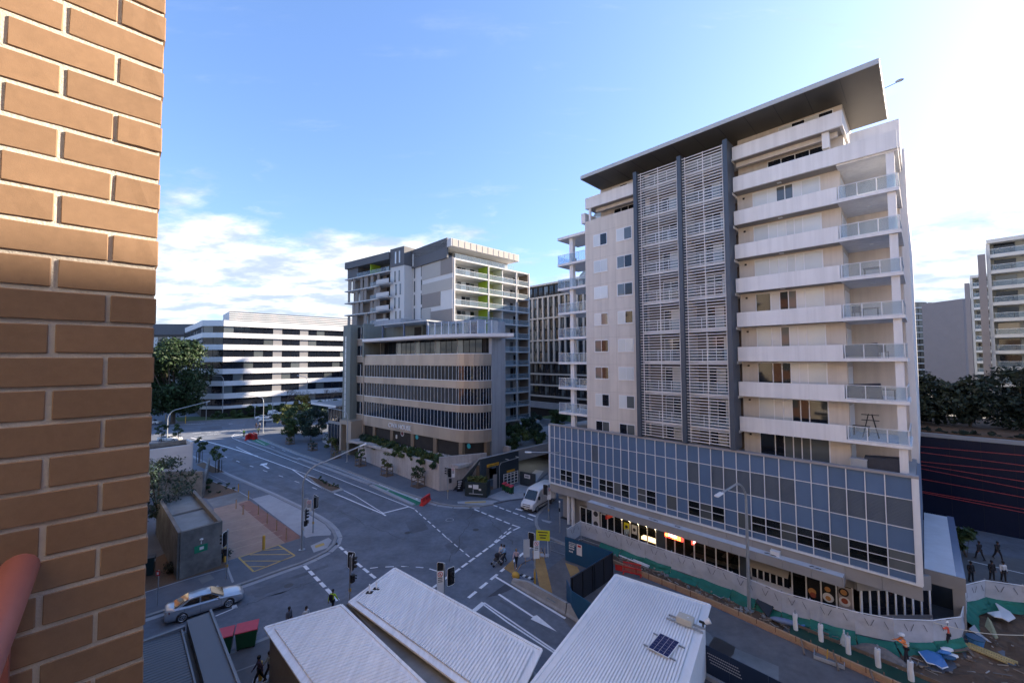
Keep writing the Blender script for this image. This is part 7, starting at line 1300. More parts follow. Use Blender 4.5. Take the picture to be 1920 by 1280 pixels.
for j, (z_, n2) in enumerate(((1.85, 5), (1.7, 5), (1.5, 4), (1.28, 4), (1.0, 3))):
    for k in range(n2): onpanel(.02 + k * .15, .02 + k * .15 + .1, z_, z_ + (.07 if j < 2 else .13), WHITE, 'printed_letter')
# navy text hoarding at the bottom right of the white roof
h3 = thing('hoarding', 'navy hoarding with rows of small white print beside the white roof', 'hoarding', (*(11.29,25.92), 0), 0); h0 = Vector((0, 0, 0)); h1 = Vector((*[(12.29,24.86)[k] - (11.29,25.92)[k] for k in (0, 1)], 0)) * 3; NV = mat('navy_print_panel', (0.010, 0.022, 0.055), 0.45, 0.05, 2)
hd_ = h1.normalized(); hn_ = Vector((hd_.y, -hd_.x, 0)) * .03
for k in range(4): build(MB().bar(hd_ * (k * 2.0) + Vector((0, 0, .95)), hd_ * (k * 2.0 + 1.985) + Vector((0, 0, .95)), .04, 1.8), 'panel', NV, h3)
for j in range(4):
    for k in range(16): build(MB().bar(hd_ * (.75 + k * .11 + .06 * j) + hn_ + Vector((0, 0, 1.45 - j * .16)), hd_ * (.75 + k * .11 + .06 * j + .08) + hn_ + Vector((0, 0, 1.45 - j * .16)), .01, .05), 'printed_letter', SIGNG, h3)
build(MB().bar(h0 + hn_ * 3 + Vector((0, 0, .12)), hd_ * 8 + hn_ * 3 + Vector((0, 0, .12)), .3, .24), 'kerb_block', CONC, h3)
for q in ([(1.96,41.53),(3,41.31),(3.25,34.28),(2.26,34.95)], [(4.97,39.2),(5.99,38.45),(6.06,37.48),(5.14,36.45)], [(0.02,39.88),(-0.85,38.24),(0.21,36.94)]): build(MB().prism(q, 0.005, 0.03), 'plywood_mat', mat('orange_plywood', (0.42, 0.25, 0.09), 0.85, 0.15, 3, dirt=0.3), road)
eb = thing('expanding_barrier', 'black and orange expanding lattice barrier between the works and the crossing', 'barrier', (*(1.16,38.59), 0), 0); ox, oy = eb.location.x, eb.location.y
zz_ = rel([(0.25,37.1),(0.76,37.44),(1.17,38.95),(1.7,38.31),(1.96,39.71)] + [(2.2,39.7),(2.51,39.32),(2.8,40.69),(3.11,40.19)], (ox, oy))
for k, (a_, b_) in enumerate(zip(zz_, zz_[1:])):
    if k != 4: build(MB().bar((*a_, .25 + .5 * (k % 2)), (*b_, .75 - .5 * (k % 2)), .04, .06), 'lattice_bar', BLACK if k % 2 else TIMBER, eb)
for a_ in zz_[::2]: build(MB().tube((*a_, 0), (*a_, .95), .03), 'post', TIMBER, eb)
cb = thing('crowd_barrier', 'grey steel crowd barrier between the yellow sign and the blue hoarding', 'barrier', (*(4.45,40.88), 0), 0); ox, oy = cb.location.x, cb.location.y; q0, q1 = rel([(3.78,41.41),(5.11,40.37)], (ox, oy)); q0, q1 = Vector((*q0, 0)), Vector((*q1, 0))
for k in range(15): p = q0 + (q1 - q0) * k / 14; build(MB().tube(p + Vector((0, 0, .2)), p + Vector((0, 0, 1.1)), .014, .014, 5), 'bar', STEEL, cb)
for z_ in (.2, 1.1): build(MB().tube(q0 + Vector((0, 0, z_)), q1 + Vector((0, 0, z_)), .022), 'rail', STEEL, cb)
for p in (q0, q1): build(MB().tube(p, p + Vector((0, 0, 1.1)), .025), 'leg', STEEL, cb)
ys = thing('warning_sign', 'bright yellow temporary sign on a white stand at the works corner', 'sign', (*(3.03,40.49), 0), R(-100)); YS = mat('yellow_sign', (0.62, 0.60, 0.03), 0.5, 0.05, 3)
build(MB().box(-.03, 0, -.75, .6, 1.5, 2.5), 'sign_plate', YS, ys)
for j in range(3): build(MB().box(.0, .008, -.55 + .1 * j, .4 - .1 * j, 2.25 - j * .26, 2.35 - j * .26), 'sign_text', INK, ys)
for y in (-.5, .4): build(MB().tube((-.05, y, 0), (-.05, y, 1.6), .025), 'leg', WHITE, ys); build(MB().tube((-.5, y, 0), (-.05, y, 1.3), .02), 'brace', WHITE, ys)
build(MB().box(-.35, .25, -.6, .5, 0, .12), 'sandbag', SIGNG, ys)
# dock planter, gate and panel
dp = thing('dock_planter', 'dark green walled planter with grass tufts and notices at the dock', 'planter', (*(-5.23,57.56), 0.1), 0); ox, oy = dp.location.x, dp.location.y
q = rel([(-6.65,57.82),(-3.68,57.07)], (ox, oy)) + rel([(-3.82,59.26),(-6.85,59.53)], (ox, oy)); DG = mat('dark_green_wall', (0.022, 0.035, 0.038), 0.5, 0.08, 2)
build(MB().bar((*q[0], 1.0), (*q[1], 1.0), .2, 2.0), 'front_wall', DG, dp); a_, b_ = Vector((*q[0], 0)), Vector((*q[1], 0)); n2 = Vector((-(b_ - a_).y, (b_ - a_).x, 0)).normalized(); d = (b_ - a_).normalized()
build(MB().bar(b_ + Vector((0, 0, 1)), b_ + n2 * 1.6 + Vector((0, 0, 1)), .2, 2.0), 'side_wall', DG, dp); build(MB().bar(a_ + Vector((0, 0, 1)), a_ + n2 * 1.6 + Vector((0, 0, 1)), .2, 2.0), 'side_wall', DG, dp); build(MB().prism([tuple(a_.xy), tuple(b_.xy), tuple((b_ + n2 * 1.6).xy), tuple((a_ + n2 * 1.6).xy)], 0, 1.85), 'soil', DIRT, dp)
link('foliage', leaves([tuple(a_ + d * (0.4 + k * .45) + n2 * .7 + Vector((0, 0, 2.25))) for k in range(6)], [(.4, .5, .45)] * 6, 700, .16, LF[3], 'foliage'), dp)
for s0, s1, z0, z1 in ((.5, 1.0, 1.25, 1.6), (1.15, 1.95, 1.1, 1.7), (2.0, 2.35, 0.95, 1.2)): build(MB().bar(a_ + d * s0 - n2 * .11 + Vector((0, 0, (z0 + z1) / 2)), a_ + d * s1 - n2 * .11 + Vector((0, 0, (z0 + z1) / 2)), .02, z1 - z0), 'notice', SIGNW, dp)
build(MB().path([a_ + d * .6 - n2 * .16 + Vector((0, 0, .45)), a_ + d * 2.6 - n2 * .16 + Vector((0, 0, .45))], .05).path([a_ + d * 1.2 - n2 * .16 + Vector((0, 0, .45)), a_ + d * 1.2 - n2 * .16 + Vector((0, 0, 1.0))], .05), 'pipework', SIGNG, dp)
gl = thing('sloped_glass_screen', 'sloping dark glass screen and sign beside the dock planter', 'screen', (*(-7.7,59.58), 0.1), 0); ox, oy = gl.location.x, gl.location.y
qa, qb = rel([(-8.84,60.11),(-7.12,61.16)], (ox, oy)); qc = rel([(-4.84,60.42)], (ox, oy))[0]; build(MB().add([(*qa, .05), (*qb, .05), (*qc, 4.6), (*qc, 4.2)], [(0, 1, 2, 3)]).add([(qa[0], qa[1] + .06, .05), (qb[0], qb[1] + .06, .05), (qc[0], qc[1] + .06, 4.6), (qc[0], qc[1] + .06, 4.2)], [(3, 2, 1, 0)]), 'glass', GLASSG, gl); build(MB().tube((*qa, .1), (*qc, 4.6), .05), 'top_rail', STEEL, gl)
rs = rel([(-5.5,63.55)], (ox, oy))[0]; mb = MB().add([(rs[0] + x_, rs[1] - .1, 2.9 + z_) for x_, z_ in ((-.42, 0), (0, -.5), (.42, 0), (0, .5))], [(0, 1, 2, 3)]); build(mb, 'diamond_sign', SIGNW, gl)
af = thing('a_frame_sign', 'black notice stand with pale print at the foot of the stone wall', 'sign', (*(-7.66,59.58), 0.1), R(-70)); build(MB().box(-.05, .0, -.45, .45, .1, 1.7), 'board', BLACK, af); [build(MB().box(.0, .01, -.3, .3 - .1 * k, 1.4 - k * .3, 1.55 - k * .3), 'print', SIGNW, af) for k in range(4)]; [build(MB().tube((-.2, y, 0), (-.02, y, 1.6), .025), 'leg', BLACK, af) for y in (-.42, .42)]
ga = thing('dock_gate', 'white barred gate with an amber panel by the small bins', 'gate', (*FT.w(-45.0, 43.9), 0.12), FT.a + math.pi / 2)
for z_ in (.1, .55, 1.0, 1.45, 1.75): boxpart('bar', WFRAME, ga, -1.5, 1.5, -.04, .04, z_, z_ + .07)
for x_ in (-1.5, -.75, 0, .75, 1.5): boxpart('post', WFRAME, ga, x_ - .04, x_ + .04, -.05, .05, 0, 1.85)
boxpart('amber_panel', mat('amber_sign', 'ffffff'), ga, -.85, .85, -.03, .03, 1.95, 2.25); boxpart('backing', HB, ga, -1.5, 1.5, .06, .1, 0, 1.0)
g0, g1 = (1.18,62.95), (3.41,61.23); gs = thing('driveway_screen', 'short navy screen wall with a white sign beside the driveway', 'wall', (*g0, 0.1), math.atan2(g1[1] - g0[1], g1[0] - g0[0])); gl_ = math.hypot(g1[0] - g0[0], g1[1] - g0[1]); boxpart('panel', HB, gs, 0, gl_, -.08, .08, 0, 2.05); boxpart('sign_plate', SIGNW, gs, gl_ * .3, gl_ * .68, -.11, -.08, 1.2, 1.75)
for k in range(5): boxpart('sign_letter', INK, gs, gl_ * .36 + k * .14, gl_ * .36 + k * .14 + .09, -.12, -.11, 1.38, 1.58)
# ------------------------------------------------------------------ the footpath works in front of the tower
CLOTH = mat('grey_shade_cloth', (0.45, 0.475, 0.53), 0.85, 0.12, 1.6, dirt=0.15, bump=0.5, bscale=5); GCL = mat('green_netting', (0.008, 0.15, 0.11), 0.7, 0.25, 1.5, dirt=0.25)
def drape(p0, p1, z0, z1, off, m, seed, nu=14, nv=6, amp=0.07, th=True):
    q = Vector((p1[0] - p0[0], p1[1] - p0[1], 0)); n2 = Vector((-q.y, q.x, 0)).normalized(); mb = MB(); vs = []
    for j in range(nv + 1):
        for i in range(nu + 1):
            a_, b_ = i / nu, j / nv; p = Vector((p0[0], p0[1], 0)) + q * a_; s_ = Vector((p.x * 1.3 + seed, p.y * 1.3, b_ * 2.2)); d = amp * (noise.noise(s_) + 0.5 * noise.noise(s_ * 2.7)) * math.sin(math.pi * min(1, .15 + b_ * .8)); ze = z0 + (z1 - z0) * b_ - 0.06 * math.sin(math.pi * a_) * b_
            vs.append(p + n2 * (d + off * (1 - b_)) + Vector((0, 0, ze)))
    return mb.add(vs, [(j * (nu + 1) + i, j * (nu + 1) + i + 1, (j + 1) * (nu + 1) + i + 1, (j + 1) * (nu + 1) + i) for j in range(nv) for i in range(nu)])
FP = [(-25.9, 33.2), (-26.1, 35.75), (-23.69, 35.94), (-21.39, 35.94), (-18.84, 35.83), (-16.36, 35.89), (-13.88, 36.01), (-11.4, 35.92), (-9.6, 35.7), (-7.92, 35.5), (-6.27, 35.82), (-3.86, 36.31), (-1.95, 37.1), (-.16, 38.69), (1.18, 40.57), (1.5, 43.4), (1.7, 46.5), (2.77, 48.45), (4.68, 49.33), (7.2, 49.6)]
FL = ['returning to the street at its left end', 'below the corner columns and glass doors', 'below the white poster column', 'below the lit yellow poster window', 'below the warm lit food display', 'below the dark blue shop pier', 'below the red shop sign', 'below the dining tables', 'behind the tall works lamp', 'behind the leaning dark board', 'below the grey canvas awning', 'below the food posters', 'left of the folding doors', 'below the folding doors', 'behind the coral shirted worker', 'turning past the corner entrance', 'beside the side awning pier', 'at the near end of the plaza', 'in the middle of the plaza', 'at the right edge of the plaza']
for i, (a_, b_) in enumerate(zip(FP, FP[1:])):
    x0, y0 = FT.w(*a_); x1, y1 = FT.w(*b_); o = thing('fence_panel', 'grey shade cloth fence panel ' + FL[i], 'fence', (x0, y0, 0.1), 0, 'shade cloth fence panels round the works'); p1 = (x1 - x0, y1 - y0)
    build(drape((0, 0), p1, .55, 1.98, 0.0, CLOTH, i * 5.1), 'shade_cloth', CLOTH, o, smooth=True); q = Vector((*p1, 0)); n2 = Vector((-q.y, q.x, 0)).normalized() * .06
    for p in (Vector((0, 0, 0)) + q * .01,): build(MB().tube(p + n2, p + n2 + Vector((0, 0, 2.1)), .045, .045, 7), 'post', STEEL, o)
    build(MB().tube(n2 * .2 + Vector((0, 0, 2.0)), q + n2 * .2 + Vector((0, 0, 2.0)), .032, .032, 6), 'top_rail', WFRAME, o); build(MB().tube(n2 + Vector((0, 0, .15)), q + n2 + Vector((0, 0, .15)), .03, .03, 6), 'bottom_rail', STEEL, o)
    for k in (.25, .5, .75): c_ = q * k; d = q.normalized(); build(MB().bar(c_ - n2 * .9 + Vector((0, 0, 1.75)), c_ + d * (.22 if k != .5 else -.2) - n2 * .9 + Vector((0, 0, 1.3)), .012, .03), 'tie_strap', mat('strap', (0.10, 0.10, 0.12), 0.7, 0.1, 5), o)
net = thing('debris_netting', 'long crumpled green netting hung along the foot of the fence', 'netting', (*FT.w(-12, 36), 0.1), 0); ox, oy = net.location.x, net.location.y
for i in range(2, 14):
    a_, b_ = rel([FT.w(*FP[i]), FT.w(*FP[i + 1])], (ox, oy)); build(drape(a_, b_, .06, .62 + .1 * math.sin(i * 2.1), -.55 - .2 * math.sin(i * 1.3), GCL, 40 + i * 3.3, 16, 6, .2), 'netting_sheet', GCL, net, smooth=True)
for i in range(15, 19):
    a_, b_ = rel([FT.w(*FP[i]), FT.w(*FP[i + 1])], (ox, oy)); build(drape(a_, b_, .1, .75, -.6, GCL, 80 + i * 3.3, 16, 6, .25), 'netting_sheet', GCL, net, smooth=True)
fo = Bld('formwork', 'long pale timber formwork edging the concrete road slab', 'formwork', FT, -9, 33.7)
fv = lambda u: 33.9 if u < -13 else 33.9 - (u + 13) * .079
u = -23.0; k = 0
while u < 2.5:
    a_, b_ = u, u + 2.38; fo.part(MB().bar((a_, fv(a_), .30), (b_, fv(b_), .30), .05, .22), 'plank', TIMBER); fo.part(MB().bar((a_, fv(a_) - .01, .10), (b_, fv(b_) - .01, .10), .05, .16), 'plank', mat('timber_pink', (0.40, 0.24, 0.16), 0.8, 0.2, 5)); fo.part(MB().bar((a_, fv(a_) + .06, .43), (b_, fv(b_) + .06, .43), .14, .04), 'capping_plank', TIMBER)
    for t_ in (.3, 1.5): fo.box('stake', TIMBERW, u + t_, u + t_ + .06, fv(u + t_) + .1, fv(u + t_) + .16, 0, .62); fo.box('steel_pin', mat('rust_steel', (0.13, 0.05, 0.035), 0.7, 0.1, 5), u + t_ + .4, u + t_ + .44, fv(u + t_) - .06, fv(u + t_) - .02, 0, .5)
    u += 2.4
for i in range(5):
    u = -6.4 + i * 1.75; fo.part(MB().bar((u, fv(u), .5), (u + .35, fv(u) - .9, .08), .08, .1), 'brace', TIMBERW); fo.part(MB().bar((u + .2, 34.65, .45), (u + .2, 35.4, .1), .06, .08), 'brace', TIMBERW)
for i in range(4): fo.part(MB().bar((-7 + i * 2.0, 35.0 - i * .08, .38), (-5.05 + i * 2.0, 34.93 - i * .08, .38), .05, .25), 'rear_plank', TIMBERW)
tr_ = struct(build(MB().sheet([FT.w(-7.2, 33.7), FT.w(2.4, 33.0), FT.w(2.4, 34.4), FT.w(-7.2, 34.95)], 0.34), 'trench_lining', mat('green_lining', (0.004, 0.05, 0.035), 0.5, 0.3, 1.5)))
for i, (u, v) in enumerate(((-6.9, 34.5), (-5.45, 34.35), (-4.01, 34.15), (-2.58, 34.0), (-1.14, 33.95))):
    o_ = thing('wrapped_post', 'white wrapped post in the trench, ' + ['first from the left', 'second from the left', 'middle of five', 'fourth from the left', 'nearest the orange worker'][i], 'post', (*FT.w(u, v), 0.1), 0, 'white wrapped posts in the trench'); mb = MB(); rg = []
    for j in range(8): rr = .14 + .02 * noise.noise(Vector((i * 3.1, j * .9, 0))); rg.append([(rr * math.cos(a_) + .015 * math.sin(j), rr * math.sin(a_), j * .19) for a_ in [t_ * math.pi / 5 for t_ in range(10)]])
    build(mb.loft(rg), 'wrapping', WHITE, o_, smooth=True); build(MB().tube((0, 0, 0), (0, 0, 1.55), .05), 'core_post', STEEL, o_)
co = [(18.6,31.8), (18.75,30.54), (20.13,31.44), (19.63,32.06)]; o_ = thing('leaning_board', 'large dark board leaning beside the tall works lamp', 'board', (*co[0], 0.1)); L0 = [Vector((c_[0] - co[0][0], c_[1] - co[0][1], z_)) for c_, z_ in zip(co, (.6, .2, 1.2, 1.6))]; nb_ = (L0[1] - L0[0]).cross(L0[3] - L0[0]).normalized() * .06
build(MB().add(L0 + [v + nb_ for v in L0], [(0, 3, 2, 1), (4, 5, 6, 7), (0, 1, 5, 4), (1, 2, 6, 5), (2, 3, 7, 6), (3, 0, 4, 7)]), 'board', mat('dark_board', (0.018, 0.022, 0.03), 0.5, 0.2, 2), o_); build(MB().path([v for v in L0 + L0[:1]], .04, 5), 'frame', BLACK, o_)
def board(name, label, pts, z, m, cat, th=.05, tilt=0.0, parts='sheet'):
    o = thing(name, label, cat, (*pts[0], 0.1)); k = len(pts); v0 = [Vector((x_ - pts[0][0], y_ - pts[0][1], z + tilt * i / k + .03 * math.sin(i * 2.3))) for i, (x_, y_) in enumerate(pts)]
    build(MB().add(v0 + [v + Vector((0, 0, th)) for v in v0], [tuple(range(k - 1, -1, -1)), tuple(range(k, 2 * k))] + [(i, (i + 1) % k, k + (i + 1) % k, k + i) for i in range(k)]), parts, m, o); return o
BLUS = mat('blue_sheet', (0.05, 0.19, 0.46), 0.35, 0.1, 2); bt = board('blue_board', 'bright blue sheet lying on the dirt behind the orange worker', [(26.07,26.88),(26.78,27),(27.27,26.85),(27.24,26.53),(26.66,25.61),(26.1,25.43),(25.99,25.74),(25.7,25.9)], .25, BLUS, 'sheet'); build(MB().path([(x_ - bt.location.x, y_ - bt.location.y, .3) for x_, y_ in [(26.1,26.85),(25.69,25.93),(26.03,25.74),(26.13,25.45),(26.61,25.58)]], .03), 'edge_rim', WHITE, bt)
board('white_sheet', 'crumpled white plastic sheet at the right end of the works', [(34.98,30.66),(35.51,30.7),(36.14,30.85),(36.93,31.84),(36.72,31.08),(36.64,30.61),(36.02,29.8),(35.07,29.45),(35.07,29.81),(34.59,29.88)], .35, WHITE, 'sheet', .06, .2); board('yellow_board', 'pale yellow pointed board standing in the dirt at right', [(32.86,28.98),(34.05,29.82),(33.65,29.25),(32.6,28.13),(31.89,27.38),(31.55,27.26)], .5, mat('pale_yellow', (0.33, 0.32, 0.18), 0.7, 0.15, 3), 'board', .05, .4); board('plywood_sheet', 'grey weathered sheet leaning by the fence corner', [(31.53,28.79),(32.28,29.12),(31.6,28.13),(31.22,27.21),(31.03,27.27)], .4, SIGNG, 'board', .05, .3)
pk = thing('timber_stack', 'stack of yellowish timber lengths on the dirt', 'timber', (*(30.43,26.97), 0.2), R(-58))
for i in range(4): boxpart('timber_length', mat('yellow_timber', (0.42, 0.36, 0.18), 0.8, 0.1, 4), pk, -1.0 + .1 * i, 1.0 + .12 * i, i * .14 - .28, i * .14 - .17, .05 + .06 * (i % 2), .17 + .06 * (i % 2))
bp = thing('blue_bags', 'pile of blue and white plastic bundles beside the blue sheet', 'bundle', (*(27.62,26.53), 0.2), 0)
for i in range(5): build(MB().ball((.25 * math.sin(i * 2), .3 * math.cos(i * 1.7), .15 + .06 * i), (.4, .22, .09), 8, 5), 'bundle', [BLUS, WHITE, NAVYB][i % 3], bp)
bk = thing('blue_tub', 'blue plastic tub beside the timber stack', 'tub', (*(30.74,27.7), 0.2), 0); build(MB().tube((0, 0, 0), (0, 0, .5), .35, .42, 12), 'tub', BLUS, bk); build(MB().tube((0, 0, .48), (0, 0, .53), .45, .45, 12), 'rim', NAVYB, bk)
tq = [((30.04,27.82), (29.18,26.44), 'loose plank pointing at the timber stack'), ((28.39,27.04), (29.66,27.1), 'loose plank lying behind the blue sheet'), ((28.6,26.38), (28.82,26.02), 'short pale offcut in front of the timber stack'), ((20.58,29.96), (21.64,28.55), 'grey plank across the trench near the first white post')]
for (a_, b_, lb_) in tq: o_ = thing('loose_plank', lb_, 'plank', (*a_, 0.3), 0, 'loose planks on the dirt'); build(MB().bar((0, 0, 0), (b_[0] - a_[0], b_[1] - a_[1], .08), .16, .05), 'plank', TIMBERW, o_)
rp = thing('safety_tape', 'pale tape strung from the fence corner to the right edge', 'tape', (*FT.w(-.2, 38.7), 2.0), 0); x0, y0 = FT.w(-.2, 38.7); q1 = (32.63,26.56); mb = MB(); pr_ = None
for i in range(13): t_ = i / 12; p = ((q1[0] - x0) * t_, (q1[1] - y0) * t_, -.4 * t_ - .25 * math.sin(math.pi * t_)); mb.tube(pr_, p, .022, .022, 5) if pr_ else None; pr_ = p
build(mb, 'tape', mat('pale_tape', (0.6, 0.55, 0.45), 0.6, 0.05, 4), rp); build(MB().tube((q1[0] - x0, q1[1] - y0, -2), (q1[0] - x0, q1[1] - y0, -.3), .04), 'stake', YELLOW, rp)
bs = thing('blue_sack', 'blue sack lying by the first white trench post', 'sack', (*(19.62,29.96), 0.2), R(-30)); build(MB().ball((0, 0, .15), (.95, .26, .2), 12, 7), 'sack', mat('faded_blue', (0.16, 0.21, 0.33), 0.6, 0.15, 4), bs, smooth=True); build(MB().tube((.9, 0, .15), (1.15, .1, .2), .06), 'neck', BLUS, bs)
tb = thing('sample_tray', 'grey mortar tray with a timber stick beside the formwork', 'tray', (*(20.14,26.63), 0.05), R(-38)); build(MB().box(-.75, .75, -.38, .38, 0, .05), 'base', CONC2, tb)
for q in ((-.75, .75, -.4, -.36), (-.75, .75, .36, .4)): build(MB().box(*q, 0, .22), 'side', CONC, tb)
for q in ((-.78, -.74, -.4, .4), (.74, .78, -.4, .4)): build(MB().box(*q, 0, .22), 'side', CONC, tb)
build(MB().tube((-.1, 0, .05), (-.05, .1, .6), .03), 'stick', YELLOW, tb)
pl_ = thing('spoil_heap', 'rough grey spoil heap under plastic beside the white posts', 'heap', (*FT.w(-2.6, 35.5), 0.1), FT.a); rg = []
for j in range(7): t_ = j / 6; rg.append([((1.5 * (1 - t_) ** .6 + .25 * noise.noise(Vector((j, i, 2.2)))) * math.cos(i * .524), (.75 * (1 - t_) ** .6 + .15 * noise.noise(Vector((j, i, 7.2)))) * math.sin(i * .524), .75 * t_ + .08 * noise.noise(Vector((j * 2., i, 5.))) * (j > 0)) for i in range(12)])
build(MB().loft(rg), 'heap', mat('grey_spoil', (0.17, 0.155, 0.145), 0.95, 0.35, 3, bump=.6, bscale=12), pl_, smooth=False)
cn = thing('plastic_cone', 'translucent plastic wrapped cone between the middle trench posts', 'cone', (*FT.w(-4.3, 35.0), 0.15), 0); build(MB().tube((0, 0, 0), (0, 0, .9), .32, .08, 12), 'cone', mat('milky_plastic', (0.42, 0.46, 0.46), 0.4, 0.2, 5), cn, smooth=True); build(MB().tube((0, 0, .9), (0, 0, 1.15), .05), 'tip', WHITE, cn)
gb_ = thing('green_gas_bottles', 'pair of dark green cylinders behind the blue hoarding', 'cylinder', (*FT.w(-22.6, 33.4), 0.15), FT.a)
for k in (0, .55): build(MB().tube((k, 0, 0), (k, 0, .8), .2, .2, 12).ball((k, 0, .8), (.2, .2, .15), 12, 6), 'cylinder', mat('bottle_green', (0.02, 0.09, 0.04), 0.4, 0.1, 4), gb_, smooth=True); build(MB().tube((k, 0, .9), (k, 0, 1.08), .05), 'valve', WHITE, gb_)
for i in range(16):
    u, v = -22 + i * .95 + rng.uniform(-.3, .3), 34.6 + rng.uniform(0, 1.2); x, y = FT.w(u, v); o_ = thing('rubble_block', 'broken grey concrete lump in the dug strip, ' + ORD[i] + ' from the blue hoarding', 'rubble', (x, y, 0.18), rng.uniform(0, 3), 'broken concrete lumps'); mb = MB().ball((0, 0, 0), (rng.uniform(.12, .3), rng.uniform(.1, .2), rng.uniform(.08, .16)), 6, 4); mb.v = [tuple(c_ * (1 + .25 * noise.noise(Vector(v) * 9 + Vector((i, 0, 0)))) for c_ in v) for v in mb.v]; build(mb, 'lump', CONC2, o_)
deb = random.Random(3); mb = MB(); mb2 = MB()
for i in range(420):
    u, v = (deb.uniform(-23.5, -1), deb.uniform(34.2, 35.9)) if i < 220 else (deb.uniform(-1, 7), deb.uniform(34.2, 44)); x, y = FT.w(u, v); a_ = deb.uniform(0, 6.28); ln = deb.choice([.08, .12, .2, .45, .8]) * deb.uniform(.6, 1.3); m_ = mb if i % 3 else mb2; wd = .05 if ln > .3 else ln * .7; z_ = .2 + deb.uniform(-.03, .08)
    m_.bar((x, y, z_), (x + ln * math.cos(a_), y + ln * math.sin(a_), z_ + deb.uniform(-.04, .08)), wd, wd * .7)
d_ = stuff(build(mb, 'site_debris', mat('debris_mix', (0.22, 0.18, 0.14), 0.9, 0.3, 4, island=0.6))); d_['label'] = 'scattered stones and timber offcuts over the dug ground'
d_ = stuff(build(mb2, 'site_rubble', mat('rubble_mix', (0.28, 0.27, 0.26), 0.9, 0.2, 4, island=0.5))); d_['label'] = 'scattered pale broken rubble over the dug ground'
wpz = thing('white_pipes', 'pair of long white pipes lying by the red mesh barrier', 'pipe', (*(10.32,40.02), 0.2), 0); ex = (12.37,37.78); dx, dy = ex[0] - wpz.location.x, ex[1] - wpz.location.y
for k in (0, .18): build(MB().tube((k, k, .1), (dx + k, dy + k, .1), .06), 'pipe', WHITE, wpz)
# shop details
t_sign = Bld('shop_sign', 'lit red and white shop sign above the glass door', 'sign', FT, -17.4, 38.75); t_sign.box('sign_case', mat('lit_red', (0.65, 0.05, 0.03), 0.4, 0.05, 3, emit=0.5), -18.25, -16.5, 38.70, 38.84, 2.0, 2.48)
LW = mat('lit_white', (0.95, 0.9, 0.75), 0.4, 0.03, 3, emit=1.3); LY = mat('lit_yellow', (0.9, 0.55, 0.08), 0.4, 0.03, 3, emit=0.8)
t_sign.part(MB().disc((-18.05, 38.70, 2.25), (0, -1, 0), .15, 14, .02), 'round_symbol', LY)
for k in range(7): t_sign.box('sign_letter', LW if k < 5 else LY, -17.85 + k * .17, -17.74 + k * .17, 38.68, 38.70, 2.2 - .02 * (k % 2), 2.4)
for k in range(4): t_sign.box('sign_letter', LY, -17.5 + k * .22, -17.36 + k * .22, 38.68, 38.70, 2.05, 2.14)
s2 = Bld('projecting_sign', 'small lit red sign jutting out beside the shop door', 'sign', FT, -15.2, 38.5); s2.box('sign_case', MATS['lit_red'], -15.4, -15.26, 38.0, 38.7, 2.35, 2.75); s2.box('sign_letter', LW, -15.42, -15.4, 38.1, 38.6, 2.46, 2.64); s2.box('sign_letter', LW, -15.26, -15.24, 38.1, 38.6, 2.46, 2.64)
s3 = Bld('red_banner', 'plain red projecting banner sign over the first shop', 'sign', FT, -24.2, 38.4); s3.box('banner', REDP, -24.2, -24.0, 37.6, 38.75, 2.35, 2.78); s3.box('bracket', BLACK, -24.14, -24.06, 37.55, 38.8, 2.78, 2.84)
pc = Bld('poster_column', 'tall white poster panel with round dark print beside the glass doors', 'poster', FT, -26.2, 38.8); pc.box('panel', SIGNW, -26.7, -25.75, 38.75, 38.86, .2, 2.45)
for z_ in (2.05, .95): pc.part(MB().disc((-26.2, 38.75, z_), (0, -1, 0), .3, 16, .015), 'round_print', INK)
for k in range(5): pc.box('print_line', SIGNG, -26.5, -25.9, 38.74, 38.75, 1.25 + k * .1, 1.29 + k * .1)
po = [('yellow poster in the shop window beside the white one', -22.75, YS, (0.30, 0.18, 0.03), 1.3, 2.1), ('white poster with a dark round print in the shop window', -21.85, SIGNW, (0.05, 0.05, 0.05), 1.2, 2.1)]
for lb_, u, m, c2_, z0, z1 in po: b_ = Bld('poster', lb_, 'poster', FT, u, 38.84); b_.box('sheet', m, u, u + .6, 38.83, 38.86, z0, z1); b_.part(MB().disc((u + .3, 38.83, (z0 + z1) / 2), (0, -1, 0), .17, 14, .01), 'print', INK)
fdm = {'plate': WHITE, 'dish': mat('dish', (0.5, 0.25, 0.09), 0.6, 0.3, 9), 'meat': mat('meat', (0.3, 0.07, 0.04), 0.6, 0.3, 9), 'pan': BLACK, 'paper': mat('poster_paper', (0.36, 0.34, 0.34), 0.6, 0.1, 4)}
for lb_, u, bgm, its in (('dark poster showing a burger and red sauce', -6.95, BLACK, ((.35, 1.35, .26, 'dish'), (.4, 1.12, .2, 'meat'))), ('dark poster showing a white plate of food', -6.0, BLACK, ((.36, 1.9, .18, 'dish'), (.38, 1.3, .34, 'plate'), (.38, 1.25, .17, 'dish'))), ('pale poster showing a pan and a white dish', -5.05, fdm['paper'], ((.36, 2.05, .3, 'pan'), (.36, 2.05, .2, 'dish'), (.4, 1.4, .34, 'plate'), (.4, 1.45, .2, 'meat')))):
    b_ = Bld('food_poster', lb_, 'poster', FT, u, 38.82, 'food posters on the end shop'); b_.box('sheet', bgm, u + .04, u + .82, 38.82, 38.84, .9, 2.45)
    for j, (du, z_, r_, k_) in enumerate(its): b_.part(MB().disc((u + du, 38.815 - j * .006, z_), (0, -1, 0), r_, 14, .012), 'food_print', fdm[k_])
BULB = mat('warm_bulb', (1.0, 0.75, 0.42), 0.4, 0.02, 1, emit=9.0)
